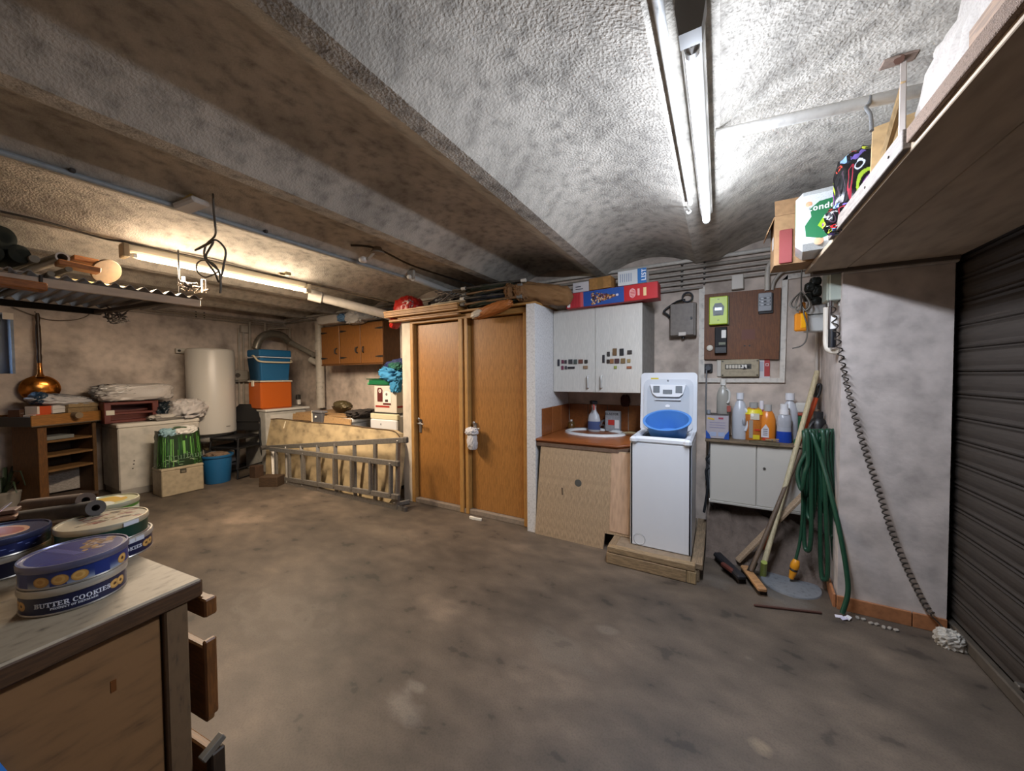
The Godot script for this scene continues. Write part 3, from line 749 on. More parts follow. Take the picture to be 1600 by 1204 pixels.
	# folded camping chairs: each with two poles, a fabric sling and end caps
	for i in 4:
		var c := thing("folded_chair", ["topmost folded chair in the pile on the closet roof", "second folded chair from the top of the pile on the closet roof", "third folded chair from the top of the pile on the closet roof", "lowest folded chair of the pile on the closet roof"][i], "folding chair", Vector3(-1.86, top + 0.195 - i * 0.052, -2.99 + 0.012 * i), [3, -4, 2, -2][i], "folded chairs on the closet roof")
		var cl: String = ["2f3626", "23261f", "1e2230", "39402f"][i]
		BL(c, "sling", m(cl, 0.9, "fine", Vector3.ONE * 6), Vector3(0, 0, -0.06), Vector3(0.29, 0.028, 0.14), 0.35, 2.2, 20 + i, 0.7)
		for s in [0, 1]:
			rod(c, "pole", [darkmetal, wood("7d5b38", "x")][(i + s) % 2], Vector3(-0.33, 0.006 - 0.012 * s, 0.085 - s * 0.10), Vector3(0.33, 0.006 - 0.006 * s, 0.09 - s * 0.12), 0.012)
			for e in [-1, 1]: rod(c, "end_cap", m(["d6d0c4", "6a6a66"][(i + s) % 2], 0.5), Vector3(0.30 * e, 0.006 - 0.009 * s, 0.087 - s * 0.11), Vector3(0.345 * e, 0.006 - 0.009 * s, 0.087 - s * 0.11), 0.017)
	var ob := thing("sack", "orange and white plastic sack hanging over the closet front edge", "bag", Vector3(-1.853, 2.009, -2.860))
	BL(ob, "pouch", m("b06a34", 0.4, "stripe", Vector3(3, 12, 3)), Vector3(0.02, 0, 0), Vector3(0.20, 0.045, 0.05), 0.22, 2.0, 33, 0.75, Vector3(0, 0, 13))
	BL(ob, "printed_end", m("cfc3b2", 0.4, "stripe", Vector3(16, 2, 2)), Vector3(-0.12, -0.025, 0.008), Vector3(0.08, 0.034, 0.046), 0.2, 2.0, 35, 0.75, Vector3(0, 0, 16))
	# brown tarp roll
	var tp := thing("rolled_tarp", "rolled brown canvas tarp on the closet roof beside the wall cupboard", "tarp", Vector3(-1.40, 2.05, -3.02))
	var n := FastNoiseLite.new(); n.seed = 9; n.frequency = 1.0
	var pts := []
	var ax0 := Vector3(-0.27, 0.115, 0.06); var ax1 := Vector3(0.255, 0.055, -0.13)
	for i in 48:
		var row := []
		var a := -TAU * i / 48.0
		for j in 22:
			var t := float(j) / 21.0
			var rr: float = lerpf(0.118, 0.085, t)
			if j == 0: rr = 0.002
			elif j == 1: rr *= 0.62
			elif j == 2: rr *= 0.86
			elif j == 20: rr *= 0.7
			elif j == 21: rr = 0.002
			rr *= 1.0 + 0.20 * n.get_noise_2d(cos(a) * 1.8 + t * 4.0, sin(a) * 1.8 - t * 1.5) + 0.07 * sin(a * 5.0 + t * 7.0) * (1.0 - t) - 0.10 * maxf(0.0, sin(a * 3.0 - t * 4.0 + 1.0)) * (1.0 - t)
			var c2 := ax0.lerp(ax1, t)
			row.append(c2 + Vector3(0.35 * sin(a) * rr, cos(a) * rr * 0.95, sin(a) * rr * 1.05))
		pts.append(row)
	var g := G.new(); g.grid(pts, true)
	put(tp, "roll", g.done(), m("876139", 0.85, "fine", Vector3.ONE * 5))
	for i in 2: BL(tp, "fold", m("7a5632", 0.85, "fine", Vector3.ONE * 5), Vector3(-0.255 + i * 0.10, 0.10 - i * 0.01, 0.10), Vector3(0.05, 0.075, 0.07), 0.4, 2.4, 50 + i, 0.9, Vector3(0, 0, 20))

func sink_corner() -> void:
	# wall cupboard over the sink
	var lam := m("d6d3cb", 0.5, "stripe", Vector3(9, 0.25, 9))
	var c := thing("wall_cupboard", "white wood-grain wall cupboard with two doors over the sink", "cupboard", Vector3(-0.99, 1.238, -3.285))
	PR(c, "body", m("8f8b86", 0.6, "mottle", Vector3.ONE * 2), [Vector2(-0.412, 0.02), Vector2(0.412, 0.02), Vector2(0.452, 0.41), Vector2(-0.412, 0.41)], 0.78, Vector3(0, 0.39, 0), Vector3(-90, 0, 0))
	for s in [-1, 1]:
		var hm := m("c9c9c6", 0.35, "", Vector3.ONE, 0.3)
		var d := B(c, "door", lam, Vector3(0.207 * s, 0.39, -0.009), Vector3(0.411, 0.78, 0.018), 0.003)
		T(d, "handle", hm, [Vector3(-0.145 * s, -0.345, 0.006), Vector3(-0.145 * s, -0.345, 0.034), Vector3(-0.145 * s, -0.24, 0.034), Vector3(-0.145 * s, -0.24, 0.006)], 0.008, 8)
	# magnets
	var cols := ["2c2c30", "6d3b4e", "3a3a3c", "35302e", "4a5450", "6e4438", "35302c", "7a3a52", "3a3836", "33302e", "8a7a66"]
	for q in MAGNETS:
		var p := Vector3(q[0], q[1], -3.2785)
		var mg := B(self, "fridge_magnet", m(q[4], 0.6, "fine", Vector3.ONE * 30), p, Vector3(q[2], q[3], 0.005), 0.0015)
		tag(mg, q[5], "magnet", "magnets on the wall cupboard doors")
	# boxes on top
	var top := 2.02
	var im := canvas(320, 64, "26509a")
	rect(im, 0, 0, 66, 64, "b02a30"); rect(im, 54, 0, 12, 64, "c8585a"); rect(im, 18, 4, 34, 56, "b83a40"); rect(im, 3, 42, 12, 18, "e8e4e0"); rect(im, 212, 0, 108, 64, "b81c22")
	for x in [22, 28, 34, 40, 46]: rect(im, x, 6, 2, 52, "98222a")
	var r := RandomNumberGenerator.new(); r.seed = 12
	for i in 260:
		var t := r.randf()
		var w := (1.0 - t) * 26.0 + 2.0
		disc(im, 96.0 + t * 86.0, 33.0 + r.randf_range(-w, w), 2.6, 2.6, ["4a2a20", "7a4a2a", "c89a5a", "3a2420", "b86a3a", "e0c8a0", "6a3a5a"][i % 7])
	disc(im, 188, 31, 5, 5, "c8c4d8")
	disc(im, 240, 33, 11, 20, "d8909a"); disc(im, 240, 33, 8, 16, "c8464c")
	for y in [-12, -6, 0, 6, 12]: rect(im, 232, 32 + y, 16, 2, "f0d8c8")
	rect(im, 257, 18, 7, 28, "e0a8a0"); rect(im, 276, 16, 10, 34, "e8c890")
	var x := thing("tree_box", "long red and blue carton with a decorated fir tree on the white wall cupboard", "box", Vector3(-0.84, top, -3.22))
	B(x, "carton", m("98181e", 0.45), Vector3(0.0, 0.068, -0.07), Vector3(0.80, 0.136, 0.16), 0.003, Vector3(0, 0, 1.2))
	Q(x, "front_print", printed(im, 0.4), Vector3(-0.002, 0.068, 0.0115), 0.79, 0.132, Vector3(0, 0, 1.2))
	var b := thing("small_box", "small white carton on the left end of the red and blue carton", "box", Vector3(-1.10, top + 0.137, -3.29))
	B(b, "carton", m("c8c4c4", 0.6), Vector3(0, 0.045, 0), Vector3(0.165, 0.09, 0.12), 0.003, Vector3(0, -3, 0))
	for q in [[-0.03, 0.05, 0.05], [0.05, 0.045, 0.03], [-0.02, 0.028, 0.07]]: B(b, "printed_mark", m("55525a", 0.6), Vector3(q[0], q[1], 0.0605), Vector3(q[2], 0.008, 0.001), 0.0)
	b = thing("small_box", "brown cardboard box in the middle on top of the red and blue carton", "box", Vector3(-0.92, top + 0.139, -3.28))
	B(b, "carton", m("a5773f", 0.8, "mottle", Vector3.ONE * 4), Vector3(0, 0.052, 0), Vector3(0.20, 0.104, 0.14), 0.003, Vector3(0, -4, 1))
	B(b, "tape", m("8a6535", 0.5), Vector3(0, 0.052, 0.071), Vector3(0.05, 0.1, 0.002), 0.0, Vector3(0, -4, 1))
	b = thing("small_box", "white and blue carton on the right end of the red and blue carton", "box", Vector3(-0.65, top + 0.143, -3.28))
	B(b, "carton", m("c6c8c8", 0.6), Vector3(0, 0.062, 0), Vector3(0.235, 0.124, 0.14), 0.003, Vector3(0, 0, 1))
	B(b, "blue_panel", m("2468a8", 0.5), Vector3(0.083, 0.064, 0.071), Vector3(0.07, 0.122, 0.002), 0.0, Vector3(0, 0, 1))
	TX(b, "LIST", 0.035, m("e8ecf2", 0.5), Vector3(0.098, 0.068, 0.0725), Vector3(0, 0, 90))
	for i in 6: B(b, "printed_line", m("7a8aa0", 0.6), Vector3(-0.095 + i * 0.018, 0.062, 0.071), Vector3(0.006, 0.07, 0.001), 0.0)
	# counter of tiles round the basin
	var tl := m("96582c", 0.35, "mottle", Vector3.ONE * 4)
	var grout := m("8a8178", 0.9)
	var ct := thing("sink_counter", "brown tiled counter with a wooden front edge carrying the wash basin", "counter", Vector3(-0.99, 0.80, -2.9))
	PR(ct, "top", m("9a5a2e", 0.35, "mottle", Vector3.ONE * 3), [Vector2(-0.413, 0.0), Vector2(0.30, 0.0), Vector2(0.40, 0.13), Vector2(0.40, 0.795), Vector2(-0.413, 0.795)], 0.035, Vector3(0, 0.026, 0), Vector3(-90, 0, 0))
	PR(ct, "apron", m("6d584a", 0.6, "mottle", Vector3.ONE * 3), [Vector2(-0.413, -0.006), Vector2(0.303, -0.006), Vector2(0.407, 0.13), Vector2(0.40, 0.14), Vector2(0.295, 0.01), Vector2(-0.413, 0.01)], 0.03, Vector3(0, -0.006, 0), Vector3(-90, 0, 0))
	T(ct, "edge_moulding", m("7c4420", 0.35), [Vector3(-0.413, 0.03, 0.002), Vector3(0.30, 0.03, 0.002), Vector3(0.402, 0.03, -0.13)], 0.013, 8)
	# splashback tiles
	var sp := thing("tile_splashback", "row of brown wall tiles above the sink counter", "tiles", Vector3(-1.0, 0.845, BACK))
	for i in 4: B(sp, "tile", m(["96592d", "9c5e31", "8f542a", "99602f"][i], 0.35, "mottle", Vector3.ONE * 4), Vector3(-0.26 + i * 0.205 - 0.03, 0.125, 0.006), Vector3(0.198, 0.25, 0.012), 0.003)
	for i in 3: B(sp, "tile", m(["935730", "9c5e31", "8f542a"][i], 0.35, "mottle", Vector3.ONE * 4), Vector3(-0.398, 0.125, 0.13 + i * 0.225), Vector3(0.012, 0.25, 0.218), 0.003)
	# oval basin
	var bs := thing("wash_basin", "oval white wash basin set into the brown tiled counter", "sink", Vector3(-1.03, 0.845, -3.40))
	L(bs, "bowl", m("e4e6e6", 0.15), Vector3.ZERO, [Vector2(0.0, -0.13), Vector2(0.12, -0.125), Vector2(0.20, -0.08), Vector2(0.232, -0.01), Vector2(0.245, 0.012), Vector2(0.27, 0.02), Vector2(0.288, 0.012), Vector2(0.292, -0.004)], 40, Vector3.ZERO, 0.72)
	rod(bs, "drain", steel, Vector3(0, -0.128, 0), Vector3(0, -0.122, 0), 0.022, 16)
	# tap
	var tp := thing("mixer_tap", "chrome two-handle tap behind the wash basin", "tap", Vector3(-0.985, 0.845, -3.63))
	rod(tp, "stem", steel, Vector3.ZERO, Vector3(0, 0.05, 0), 0.02, 14)
	T(tp, "spout", steel, spline([Vector3(0, 0.04, 0), Vector3(0, 0.09, 0.02), Vector3(-0.01, 0.10, 0.09), Vector3(-0.015, 0.06, 0.15)], 6), 0.011, 10)
	for s in [-1, 1]:
		var h := rod(tp, "handle", steel, Vector3(0.02 * s, 0.045, 0.0), Vector3(0.065 * s, 0.06, 0.0), 0.012, 10)
		for a in 4: B(h, "spoke", steel, Vector3(0.05 * s, 0.016, 0), Vector3(0.016, 0.05, 0.012), 0.004, Vector3(a * 45, 0, 0))
	# spray bottle
	var sb := thing("spray_bottle", "white spray bottle with a dark trigger on the sink counter", "bottle", Vector3(-1.065, 0.845, -3.50))
	L(sb, "body", m("b9bcc0", 0.35), Vector3.ZERO, [Vector2(0, 0), Vector2(0.058, 0), Vector2(0.062, 0.01), Vector2(0.062, 0.11), Vector2(0.05, 0.16), Vector2(0.024, 0.20), Vector2(0.02, 0.24), Vector2(0, 0.24)], 24, Vector3.ZERO, 0.6)
	L(sb, "label", m("4a5a8a", 0.5, "stripe", Vector3(4, 16, 4)), Vector3(0, 0.02, 0), [Vector2(0.0625, 0), Vector2(0.0632, 0.01), Vector2(0.0632, 0.07), Vector2(0.0625, 0.08)], 24, Vector3.ZERO, 0.6)
	B(sb, "nozzle", m("23262e", 0.4), Vector3(0.0, 0.285, 0.015), Vector3(0.05, 0.035, 0.11), 0.01, Vector3(0, 35, 0))
	rod(sb, "collar", m("d8dadc", 0.4), Vector3(0, 0.235, 0), Vector3(0, 0.27, 0), 0.022, 14)
	T(sb, "trigger", m("c84a40", 0.4), [Vector3(0.01, 0.275, 0.05), Vector3(0.02, 0.245, 0.065), Vector3(0.018, 0.215, 0.06)], 0.007, 8)
	# packet
	var pk := thing("plaster_packet", "grey and white packet with a red panel standing behind the tap", "packet", Vector3(-0.90, 0.845, -3.58))
	B(pk, "carton", m("9da0a4", 0.6, "mottle", Vector3.ONE * 5), Vector3(0, 0.10, 0), Vector3(0.145, 0.20, 0.06), 0.006)
	TX(pk, "BLASTOR", 0.022, m("33363c", 0.5), Vector3(-0.005, 0.172, 0.0305), Vector3.ZERO)
	B(pk, "red_panel", m("b8342c", 0.5), Vector3(-0.01, 0.09, 0.031), Vector3(0.06, 0.05, 0.001), 0.0)
	B(pk, "white_panel", m("d8d8d8", 0.5), Vector3(0.045, 0.075, 0.031), Vector3(0.04, 0.08, 0.001), 0.0)
	# little things round the sink
	var sd := L(self, "soap_dish", m("b3a384", 0.5), Vector3(-0.70, 0.845, -3.42), [Vector2(0, 0.0), Vector2(0.05, 0), Vector2(0.075, 0.018), Vector2(0.08, 0.024), Vector2(0.07, 0.022), Vector2(0.05, 0.012), Vector2(0, 0.01)], 28, Vector3.ZERO, 0.6)
	tag(sd, "tan oval soap dish on the counter right of the basin", "soap dish")
	var sl := BL(self, "soap_bar", m("9c8a66", 0.5), Vector3(-0.69, 0.865, -3.42), Vector3(0.045, 0.014, 0.026), 0.03, 1.0, 2, 0.7)
	tag(sl, "bar of brown soap on the oval dish beside the basin", "soap")
	var lb := thing("small_bottle", "tiny brown bottle with a white cap in the tiled corner left of the basin", "bottle", Vector3(-1.33, 0.845, -3.58))
	L(lb, "body", m("4a2f14", 0.3), Vector3.ZERO, [Vector2(0, 0), Vector2(0.02, 0), Vector2(0.02, 0.05), Vector2(0.009, 0.062), Vector2(0.009, 0.07), Vector2(0, 0.07)], 16)
	rod(lb, "cap", m("e4e2dc", 0.4), Vector3(0, 0.068, 0), Vector3(0, 0.092, 0), 0.011, 12)
	var jar := thing("jar", "amber jar in the tiled corner left of the basin", "jar", Vector3(-1.30, 0.845, -3.50))
	L(jar, "body", m("5a3c14", 0.3), Vector3.ZERO, [Vector2(0, 0), Vector2(0.035, 0), Vector2(0.037, 0.01), Vector2(0.037, 0.055), Vector2(0.028, 0.066), Vector2(0, 0.066)], 18)
	rod(jar, "lid", m("5c4a2a", 0.4), Vector3(0, 0.064, 0), Vector3(0, 0.08, 0), 0.03, 16)
	var hs := thing("scrubber", "dark red scrubber hanging on the wall under the cupboard", "scrubber", Vector3(-0.801, 1.141, -3.660))
	BL(hs, "pad", m("3e1c18", 0.9, "fine", Vector3.ONE * 8), Vector3.ZERO, Vector3(0.042, 0.058, 0.025), 0.15, 2.5, 8, 0.8)
	rod(hs, "nail", steel, Vector3(0, 0.06, -0.04), Vector3(0, 0.06, 0.01), 0.004)
	# plywood board leaning before the counter, notched at the lower right
	var pb := thing("plywood_board", "stained notched plywood board leaning in front of the sink counter", "board", Vector3(-1.0, 0.0, -2.875))
	PR(pb, "sheet", m("bba283", 0.8, "wood", Vector3(14.0, 1.2, 14.0)), [Vector2(-0.405, 0.0), Vector2(0.20, 0.0), Vector2(0.212, 0.13), Vector2(0.41, 0.135), Vector2(0.42, 0.79), Vector2(-0.36, 0.79)], 0.018, Vector3(0, 0.0, 0), Vector3(-2.5, 0, 0))
	var br := m("c8a88c", 0.8, "mottle", Vector3(5.0, 0.9, 5.0))
	B(pb, "edge_strip", br, Vector3(0.33, 0.47, -0.009), Vector3(0.15, 0.63, 0.003), 0.001, Vector3(-2.5, 0, -1))
	var stn := m("4a4a46", 0.8)
	L(pb, "knot_stain", stn, Vector3(-0.015, 0.50, -0.0115), [Vector2(0, 0.001), Vector2(0.024, 0.0008), Vector2(0.03, 0)], 14, Vector3(87.5, 0, 0))
	B(pb, "scratch", m("5a4a3a", 0.8), Vector3(-0.155, 0.41, -0.0075), Vector3(0.012, 0.06, 0.001), 0.0, Vector3(-2.5, 0, 4))

func washer() -> void:
	var pl := thing("wooden_platform", "low wooden platform under the top-loading washing machine", "platform", Vector3(-0.42, 0, -3.0))
	var pw := wood("9c8463", "x", 0.75)
	var pz := wood("8f7a60", "z", 0.75)
	B(pl, "front_plank", pw, Vector3(-0.03, 0.042, 0.315), Vector3(0.54, 0.084, 0.04), 0.006)
	B(pl, "front_block", wood("a08a66", "y", 0.75), Vector3(0.27, 0.042, 0.315), Vector3(0.058, 0.084, 0.04), 0.006)
	B(pl, "upper_strip", pw, Vector3(0.0, 0.108, 0.31), Vector3(0.585, 0.045, 0.05), 0.005)
	B(pl, "side_plank", pz, Vector3(0.29, 0.042, -0.13), Vector3(0.05, 0.084, 0.84), 0.006)
	B(pl, "side_top", pz, Vector3(0.30, 0.108, -0.14), Vector3(0.07, 0.045, 0.87), 0.006)
	B(pl, "side_plank", pz, Vector3(-0.27, 0.042, -0.13), Vector3(0.05, 0.084, 0.84), 0.006)
	B(pl, "side_top", pz, Vector3(-0.265, 0.108, -0.14), Vector3(0.06, 0.045, 0.87), 0.006)
	B(pl, "deck", m("8b7a66", 0.8, "mottle", Vector3.ONE * 3), Vector3(0.01, 0.115, -0.14), Vector3(0.50, 0.03, 0.86), 0.002)
	var w := thing("washing_machine", "white top-loading washing machine with its lid open on a wooden platform", "washing machine", Vector3(-0.3655, 0.131, -2.78))
	var wp := m("d4d8de", 0.3)
	var g := G.new()
	# cabinet walls round an open tub
	g.box(Vector3(0, 0.385, -0.012), Vector3(0.415, 0.77, 0.024), 0.01)
	g.box(Vector3(0, 0.385, -0.508), Vector3(0.415, 0.77, 0.024), 0.01)
	for s in [-1, 1]: g.box(Vector3(s * 0.1955, 0.385, -0.26), Vector3(0.024, 0.77, 0.52), 0.01)
	g.box(Vector3(0, 0.02, -0.26), Vector3(0.39, 0.04, 0.5), 0.0)
	put(w, "cabinet", g.done(), wp)
	g = G.new()
	for s in [-1, 1]: g.box(Vector3(s * 0.18, 0.79, -0.24), Vector3(0.055, 0.05, 0.53), 0.02)
	g.box(Vector3(0, 0.79, -0.018), Vector3(0.415, 0.05, 0.05), 0.02)
	g.box(Vector3(0, 0.79, -0.485), Vector3(0.36, 0.05, 0.06), 0.015)
	put(w, "top_rim", g.done(), wp)
	L(w, "tub", m("9aa0a6", 0.3, "", Vector3.ONE, 0.5), Vector3(0, 0.25, -0.25), [Vector2(0, 0), Vector2(0.17, 0.01), Vector2(0.175, 0.5)], 28)
	L(w, "filter_cover", m("cfd3d6", 0.4), Vector3(-0.14, 0.05, 0.0), [Vector2(0.036, 0.0), Vector2(0.038, 0.002), Vector2(0.04, 0.0)], 28, Vector3(90, 0, 0))
	L(w, "filter_seam", m("7b8086", 0.5), Vector3(-0.14, 0.05, 0.0003), [Vector2(0.040, 0.0), Vector2(0.0412, 0.0012), Vector2(0.0424, 0.0)], 28, Vector3(90, 0, 0))
	# lid standing open at the back
	var lid := put(w, "lid", _rounded(0.43, 0.49, 0.045, 0.03), wp, Vector3(0.0, 1.035, -0.485), Vector3(-5, 0, 0))
	put(lid, "inner_frame", _rounded(0.375, 0.42, 0.02, 0.05), m("c4cad2", 0.3), Vector3(0, -0.02, 0.028))
	put(lid, "recess", _rounded(0.32, 0.36, 0.01, 0.05), m("b4bcc6", 0.35), Vector3(0, -0.03, 0.036))
	PR(lid, "detergent_tray", m("dfe4ea", 0.3), [Vector2(-0.135, 0.055), Vector2(0.135, 0.055), Vector2(0.115, -0.02), Vector2(0.085, -0.045), Vector2(-0.085, -0.045), Vector2(-0.115, -0.02)], 0.03, Vector3(0, 0.09, 0.048))
	for q in [[-0.085, 0.105, 0.05, 0.055], [0.0, 0.085, 0.07, 0.035], [0.085, 0.105, 0.05, 0.055]]: B(lid, "tray_slot", m("6f767c", 0.5), Vector3(q[0], q[1], 0.064), Vector3(q[2], q[3], 0.006), 0.004)
	B(lid, "warning_sticker", m("c8b52c", 0.5), Vector3(-0.105, 0.195, 0.0235), Vector3(0.06, 0.016, 0.003), 0.0)
	rod(lid, "latch", m("9aa0a8", 0.3), Vector3(0.0, 0.175, 0.038), Vector3(0, 0.185, 0.05), 0.006, 8)
	L(lid, "badge", m("e6eaf0", 0.3), Vector3(0, -0.03, 0.042), [Vector2(0.018, 0), Vector2(0.018, 0.003), Vector2(0, 0.004)], 18, Vector3(90, 0, 0), 0.7)
	B(lid, "hinge_bar", m("c4cad2", 0.35), Vector3(0, 0.02, 0.045), Vector3(0.20, 0.012, 0.02), 0.004)
	# blue basin
	var bl := m("4a80c4", 0.35)
	var ba := L(self, "wash_bowl", bl, Vector3(-0.335, 0.985, -2.96), [Vector2(0, -0.07), Vector2(0.115, -0.07), Vector2(0.125, -0.06), Vector2(0.150, 0.07), Vector2(0.168, 0.075), Vector2(0.170, 0.083), Vector2(0.150, 0.083), Vector2(0.118, -0.055), Vector2(0, -0.058)], 36, Vector3(24, 0, 2), 0.92)
	tag(ba, "blue plastic wash bowl tilted in the open washing machine", "bowl")
	# hoses and cable behind the machine
	wire("appliance_hose", "grey drain hose hanging between the washing machine and the white low cupboard", "hose", m("8c9096", 0.5), [Vector3(-0.075, 1.100, -3.450), Vector3(-0.059, 0.833, -3.450), Vector3(-0.068, 0.578, -3.500), Vector3(-0.048, 0.328, -3.520), Vector3(-0.066, 0.137, -3.550)], 0.014)
	wire("appliance_hose", "black tangled water hose beside the washing machine's right flank", "hose", m("23262a", 0.5), [Vector3(-0.051, 1.053, -3.400), Vector3(-0.026, 0.791, -3.400), Vector3(-0.085, 0.700, -3.400), Vector3(-0.048, 0.641, -3.400), Vector3(-0.089, 0.599, -3.400), Vector3(-0.075, 0.467, -3.400), Vector3(-0.102, 0.241, -3.420)], 0.010)

func _rounded(w: float, h: float, d: float, r: float) -> ArrayMesh:
	var poly := []
	for q in [[1, 1, 0], [-1, 1, 90], [-1, -1, 180], [1, -1, 270]]:
		for k in 6:
			var a := deg_to_rad(q[2] + k * 18.0)
			poly.append(Vector2(q[0] * (w / 2 - r) + r * cos(a), q[1] * (h / 2 - r) + r * sin(a)))
	var g := G.new(); g.prism(poly, d)
	return g.done()

func panel_wall() -> void:
	var W := BACK
	var gb := thing("metal_box", "grey locked metal box on the back wall right of the white cupboard", "box", Vector3(-0.285, 1.74, W + 0.05))
	B(gb, "housing", m("635950", 0.5, "mottle", Vector3.ONE * 3), Vector3(0, 0.147, -0.005), Vector3(0.215, 0.295, 0.09), 0.006)
	B(gb, "cover", m("70665c", 0.5, "mottle", Vector3.ONE * 3), Vector3(-0.008, 0.15, 0.045), Vector3(0.195, 0.285, 0.014), 0.004)
	B(gb, "lock", black, Vector3(0.068, 0.155, 0.054), Vector3(0.018, 0.022, 0.008), 0.002)
	B(gb, "sticker", m("c9c2b8", 0.6), Vector3(-0.005, 0.02, 0.0525), Vector3(0.058, 0.03, 0.001), 0.0)
	rod(gb, "cable_gland", black, Vector3(0.0, 0.0, 0.0), Vector3(0.0, -0.02, 0.0), 0.014)
	var k := T(self, "cable_coil", m("22252b", 0.5), _coil(Vector3(-0.25, 2.085, W + 0.06), 0.042, 4, 0.035), 0.007, 6)
	tag(k, "small black cable coil on top of the grey metal box", "cable")
	wire("cable", "black cable bundle curling down the left side of the grey metal box", "cable", black, [Vector3(-0.27, 2.07, W + 0.06), Vector3(-0.34, 2.06, W + 0.05), Vector3(-0.41, 2.02, W + 0.04), Vector3(-0.45, 1.98, W + 0.05), Vector3(-0.42, 1.95, W + 0.04), Vector3(-0.40, 1.92, W + 0.03)], 0.009)
	# frame round the meter board
	var fr := thing("panel_frame", "white wooden frame on the back wall round the brown meter board", "frame", Vector3(0.155, 1.325, W + 0.012))
	var fm := m("cfc9bf", 0.6, "grime", Vector3(2, 2, 2))
	PR(fr, "bottom_rail", fm, [Vector2(-0.315, 0), Vector2(0.31, 0), Vector2(0.275, 0.038), Vector2(-0.27, 0.038)], 0.026)
	PR(fr, "stile", fm, [Vector2(-0.315, 0), Vector2(-0.27, 0.038), Vector2(-0.27, 0.85), Vector2(-0.316, 0.85)], 0.026)
	PR(fr, "stile", fm, [Vector2(0.31, 0), Vector2(0.275, 0.038), Vector2(0.285, 0.83), Vector2(0.322, 0.87)], 0.026)
	PR(fr, "top_rail", fm, [Vector2(0.322, 0.87), Vector2(0.285, 0.83), Vector2(0.47, 0.84), Vector2(0.47, 0.88)], 0.026)
	var bd := thing("meter_board", "dark brown wooden board carrying the electricity meter", "board", Vector3(0.156, 1.53, W + 0.022))
	PR(bd, "board", wood("744520", "y", 0.6), [Vector2(-0.274, 0.0), Vector2(0.267, -0.015), Vector2(0.275, 0.565), Vector2(-0.274, 0.572)], 0.024)
	B(bd, "repair_patch", m("643a2c", 0.6), Vector3(0.055, 0.20, 0.0125), Vector3(0.095, 0.085, 0.002), 0.0)
	for x in [0.03, 0.065]: L(bd, "screw_hole", black, Vector3(x, 0.105, 0.0125), [Vector2(0.007, 0), Vector2(0.007, 0.001), Vector2(0, 0.001)], 10, Vector3(90, 0, 0))
	var zf := W + 0.036
	var mt := thing("electricity_meter", "lime green electricity meter on the brown board", "meter", Vector3(-0.008, 1.822, zf))
	B(mt, "housing", m("55582a", 0.5), Vector3(0.006, 0.12, 0.012), Vector3(0.148, 0.245, 0.03), 0.004)
	B(mt, "cover", m("b3cc1e", 0.4), Vector3(-0.002, 0.123, 0.035), Vector3(0.14, 0.24, 0.025), 0.006)
	PR(mt, "window", m("848d8e", 0.6), [Vector2(-0.04, -0.05), Vector2(0.035, -0.05), Vector2(0.042, 0.02), Vector2(0.02, 0.055), Vector2(-0.028, 0.055), Vector2(-0.043, 0.02)], 0.004, Vector3(0, 0.13, 0.049))
	B(mt, "screen", m("6f8a86", 0.25), Vector3(-0.002, 0.135, 0.0515), Vector3(0.055, 0.024, 0.002), 0.0)
	B(mt, "printed_mark", m("5a6164", 0.5), Vector3(-0.002, 0.088, 0.0515), Vector3(0.045, 0.010, 0.001), 0.0)
	for y in [0.218, 0.04]: B(mt, "screw", m("6a7a1e", 0.4), Vector3(-0.002, y, 0.048), Vector3(0.014, 0.006, 0.002), 0.0)
	var br := thing("circuit_breaker", "black main breaker with a white switch, under the lime green meter", "breaker", Vector3(0.008, 1.575, zf))
	B(br, "housing", m("121214", 0.7), Vector3(0.002, 0.115, 0.02), Vector3(0.092, 0.225, 0.045), 0.005)
	B(br, "terminal_cover", m("101012", 0.4), Vector3(0.002, 0.03, 0.047), Vector3(0.088, 0.055, 0.012), 0.004)
	B(br, "switch", m("d8d6d0", 0.4), Vector3(0.024, 0.165, 0.046), Vector3(0.036, 0.07, 0.012), 0.004)
	B(br, "label", m("6a6d58", 0.5), Vector3(0.012, 0.085, 0.044), Vector3(0.05, 0.022, 0.002), 0.0)
	var rd := L(self, "round_plate", m("cfc8b8", 0.4), Vector3(-0.073, 1.628, zf), [Vector2(0.025, 0), Vector2(0.025, 0.012), Vector2(0.021, 0.015), Vector2(0.0, 0.013)], 24, Vector3(90, 0, 0))
	tag(rd, "small round pale disc on the brown board left of the black breaker", "disc")
	var cn := thing("fuse_block", "grey three-row fuse block at the top right of the brown board", "fuse block", Vector3(0.322, 1.90, zf))
	B(cn, "base", m("1a1a1c", 0.5), Vector3(0.008, 0.075, 0.006), Vector3(0.10, 0.165, 0.015), 0.003)
	B(cn, "cover", m("8d9094", 0.35), Vector3(0, 0.085, 0.025), Vector3(0.092, 0.15, 0.025), 0.005)
	for i in 3:
		B(cn, "slot", m("2c2e32", 0.4), Vector3(0, 0.062 + i * 0.026, 0.038), Vector3(0.074, 0.014, 0.003), 0.001)
		for s in [-1, 1]: B(cn, "terminal", m("d8dcdf", 0.25, "", Vector3.ONE, 0.6), Vector3(0.02 * s, 0.062 + i * 0.026, 0.040), Vector3(0.022, 0.008, 0.004), 0.001)
	var db := thing("distribution_board", "beige distribution board with a row of fuses below the brown board", "fuse box", Vector3(0.151, 1.372, W + 0.03))
	B(db, "cover", m("a69a80", 0.5, "mottle", Vector3.ONE * 4), Vector3(0, 0.075, 0), Vector3(0.275, 0.148, 0.055), 0.006)
	B(db, "opening", m("3a3730", 0.5), Vector3(-0.012, 0.088, 0.0275), Vector3(0.19, 0.042, 0.003), 0.001)
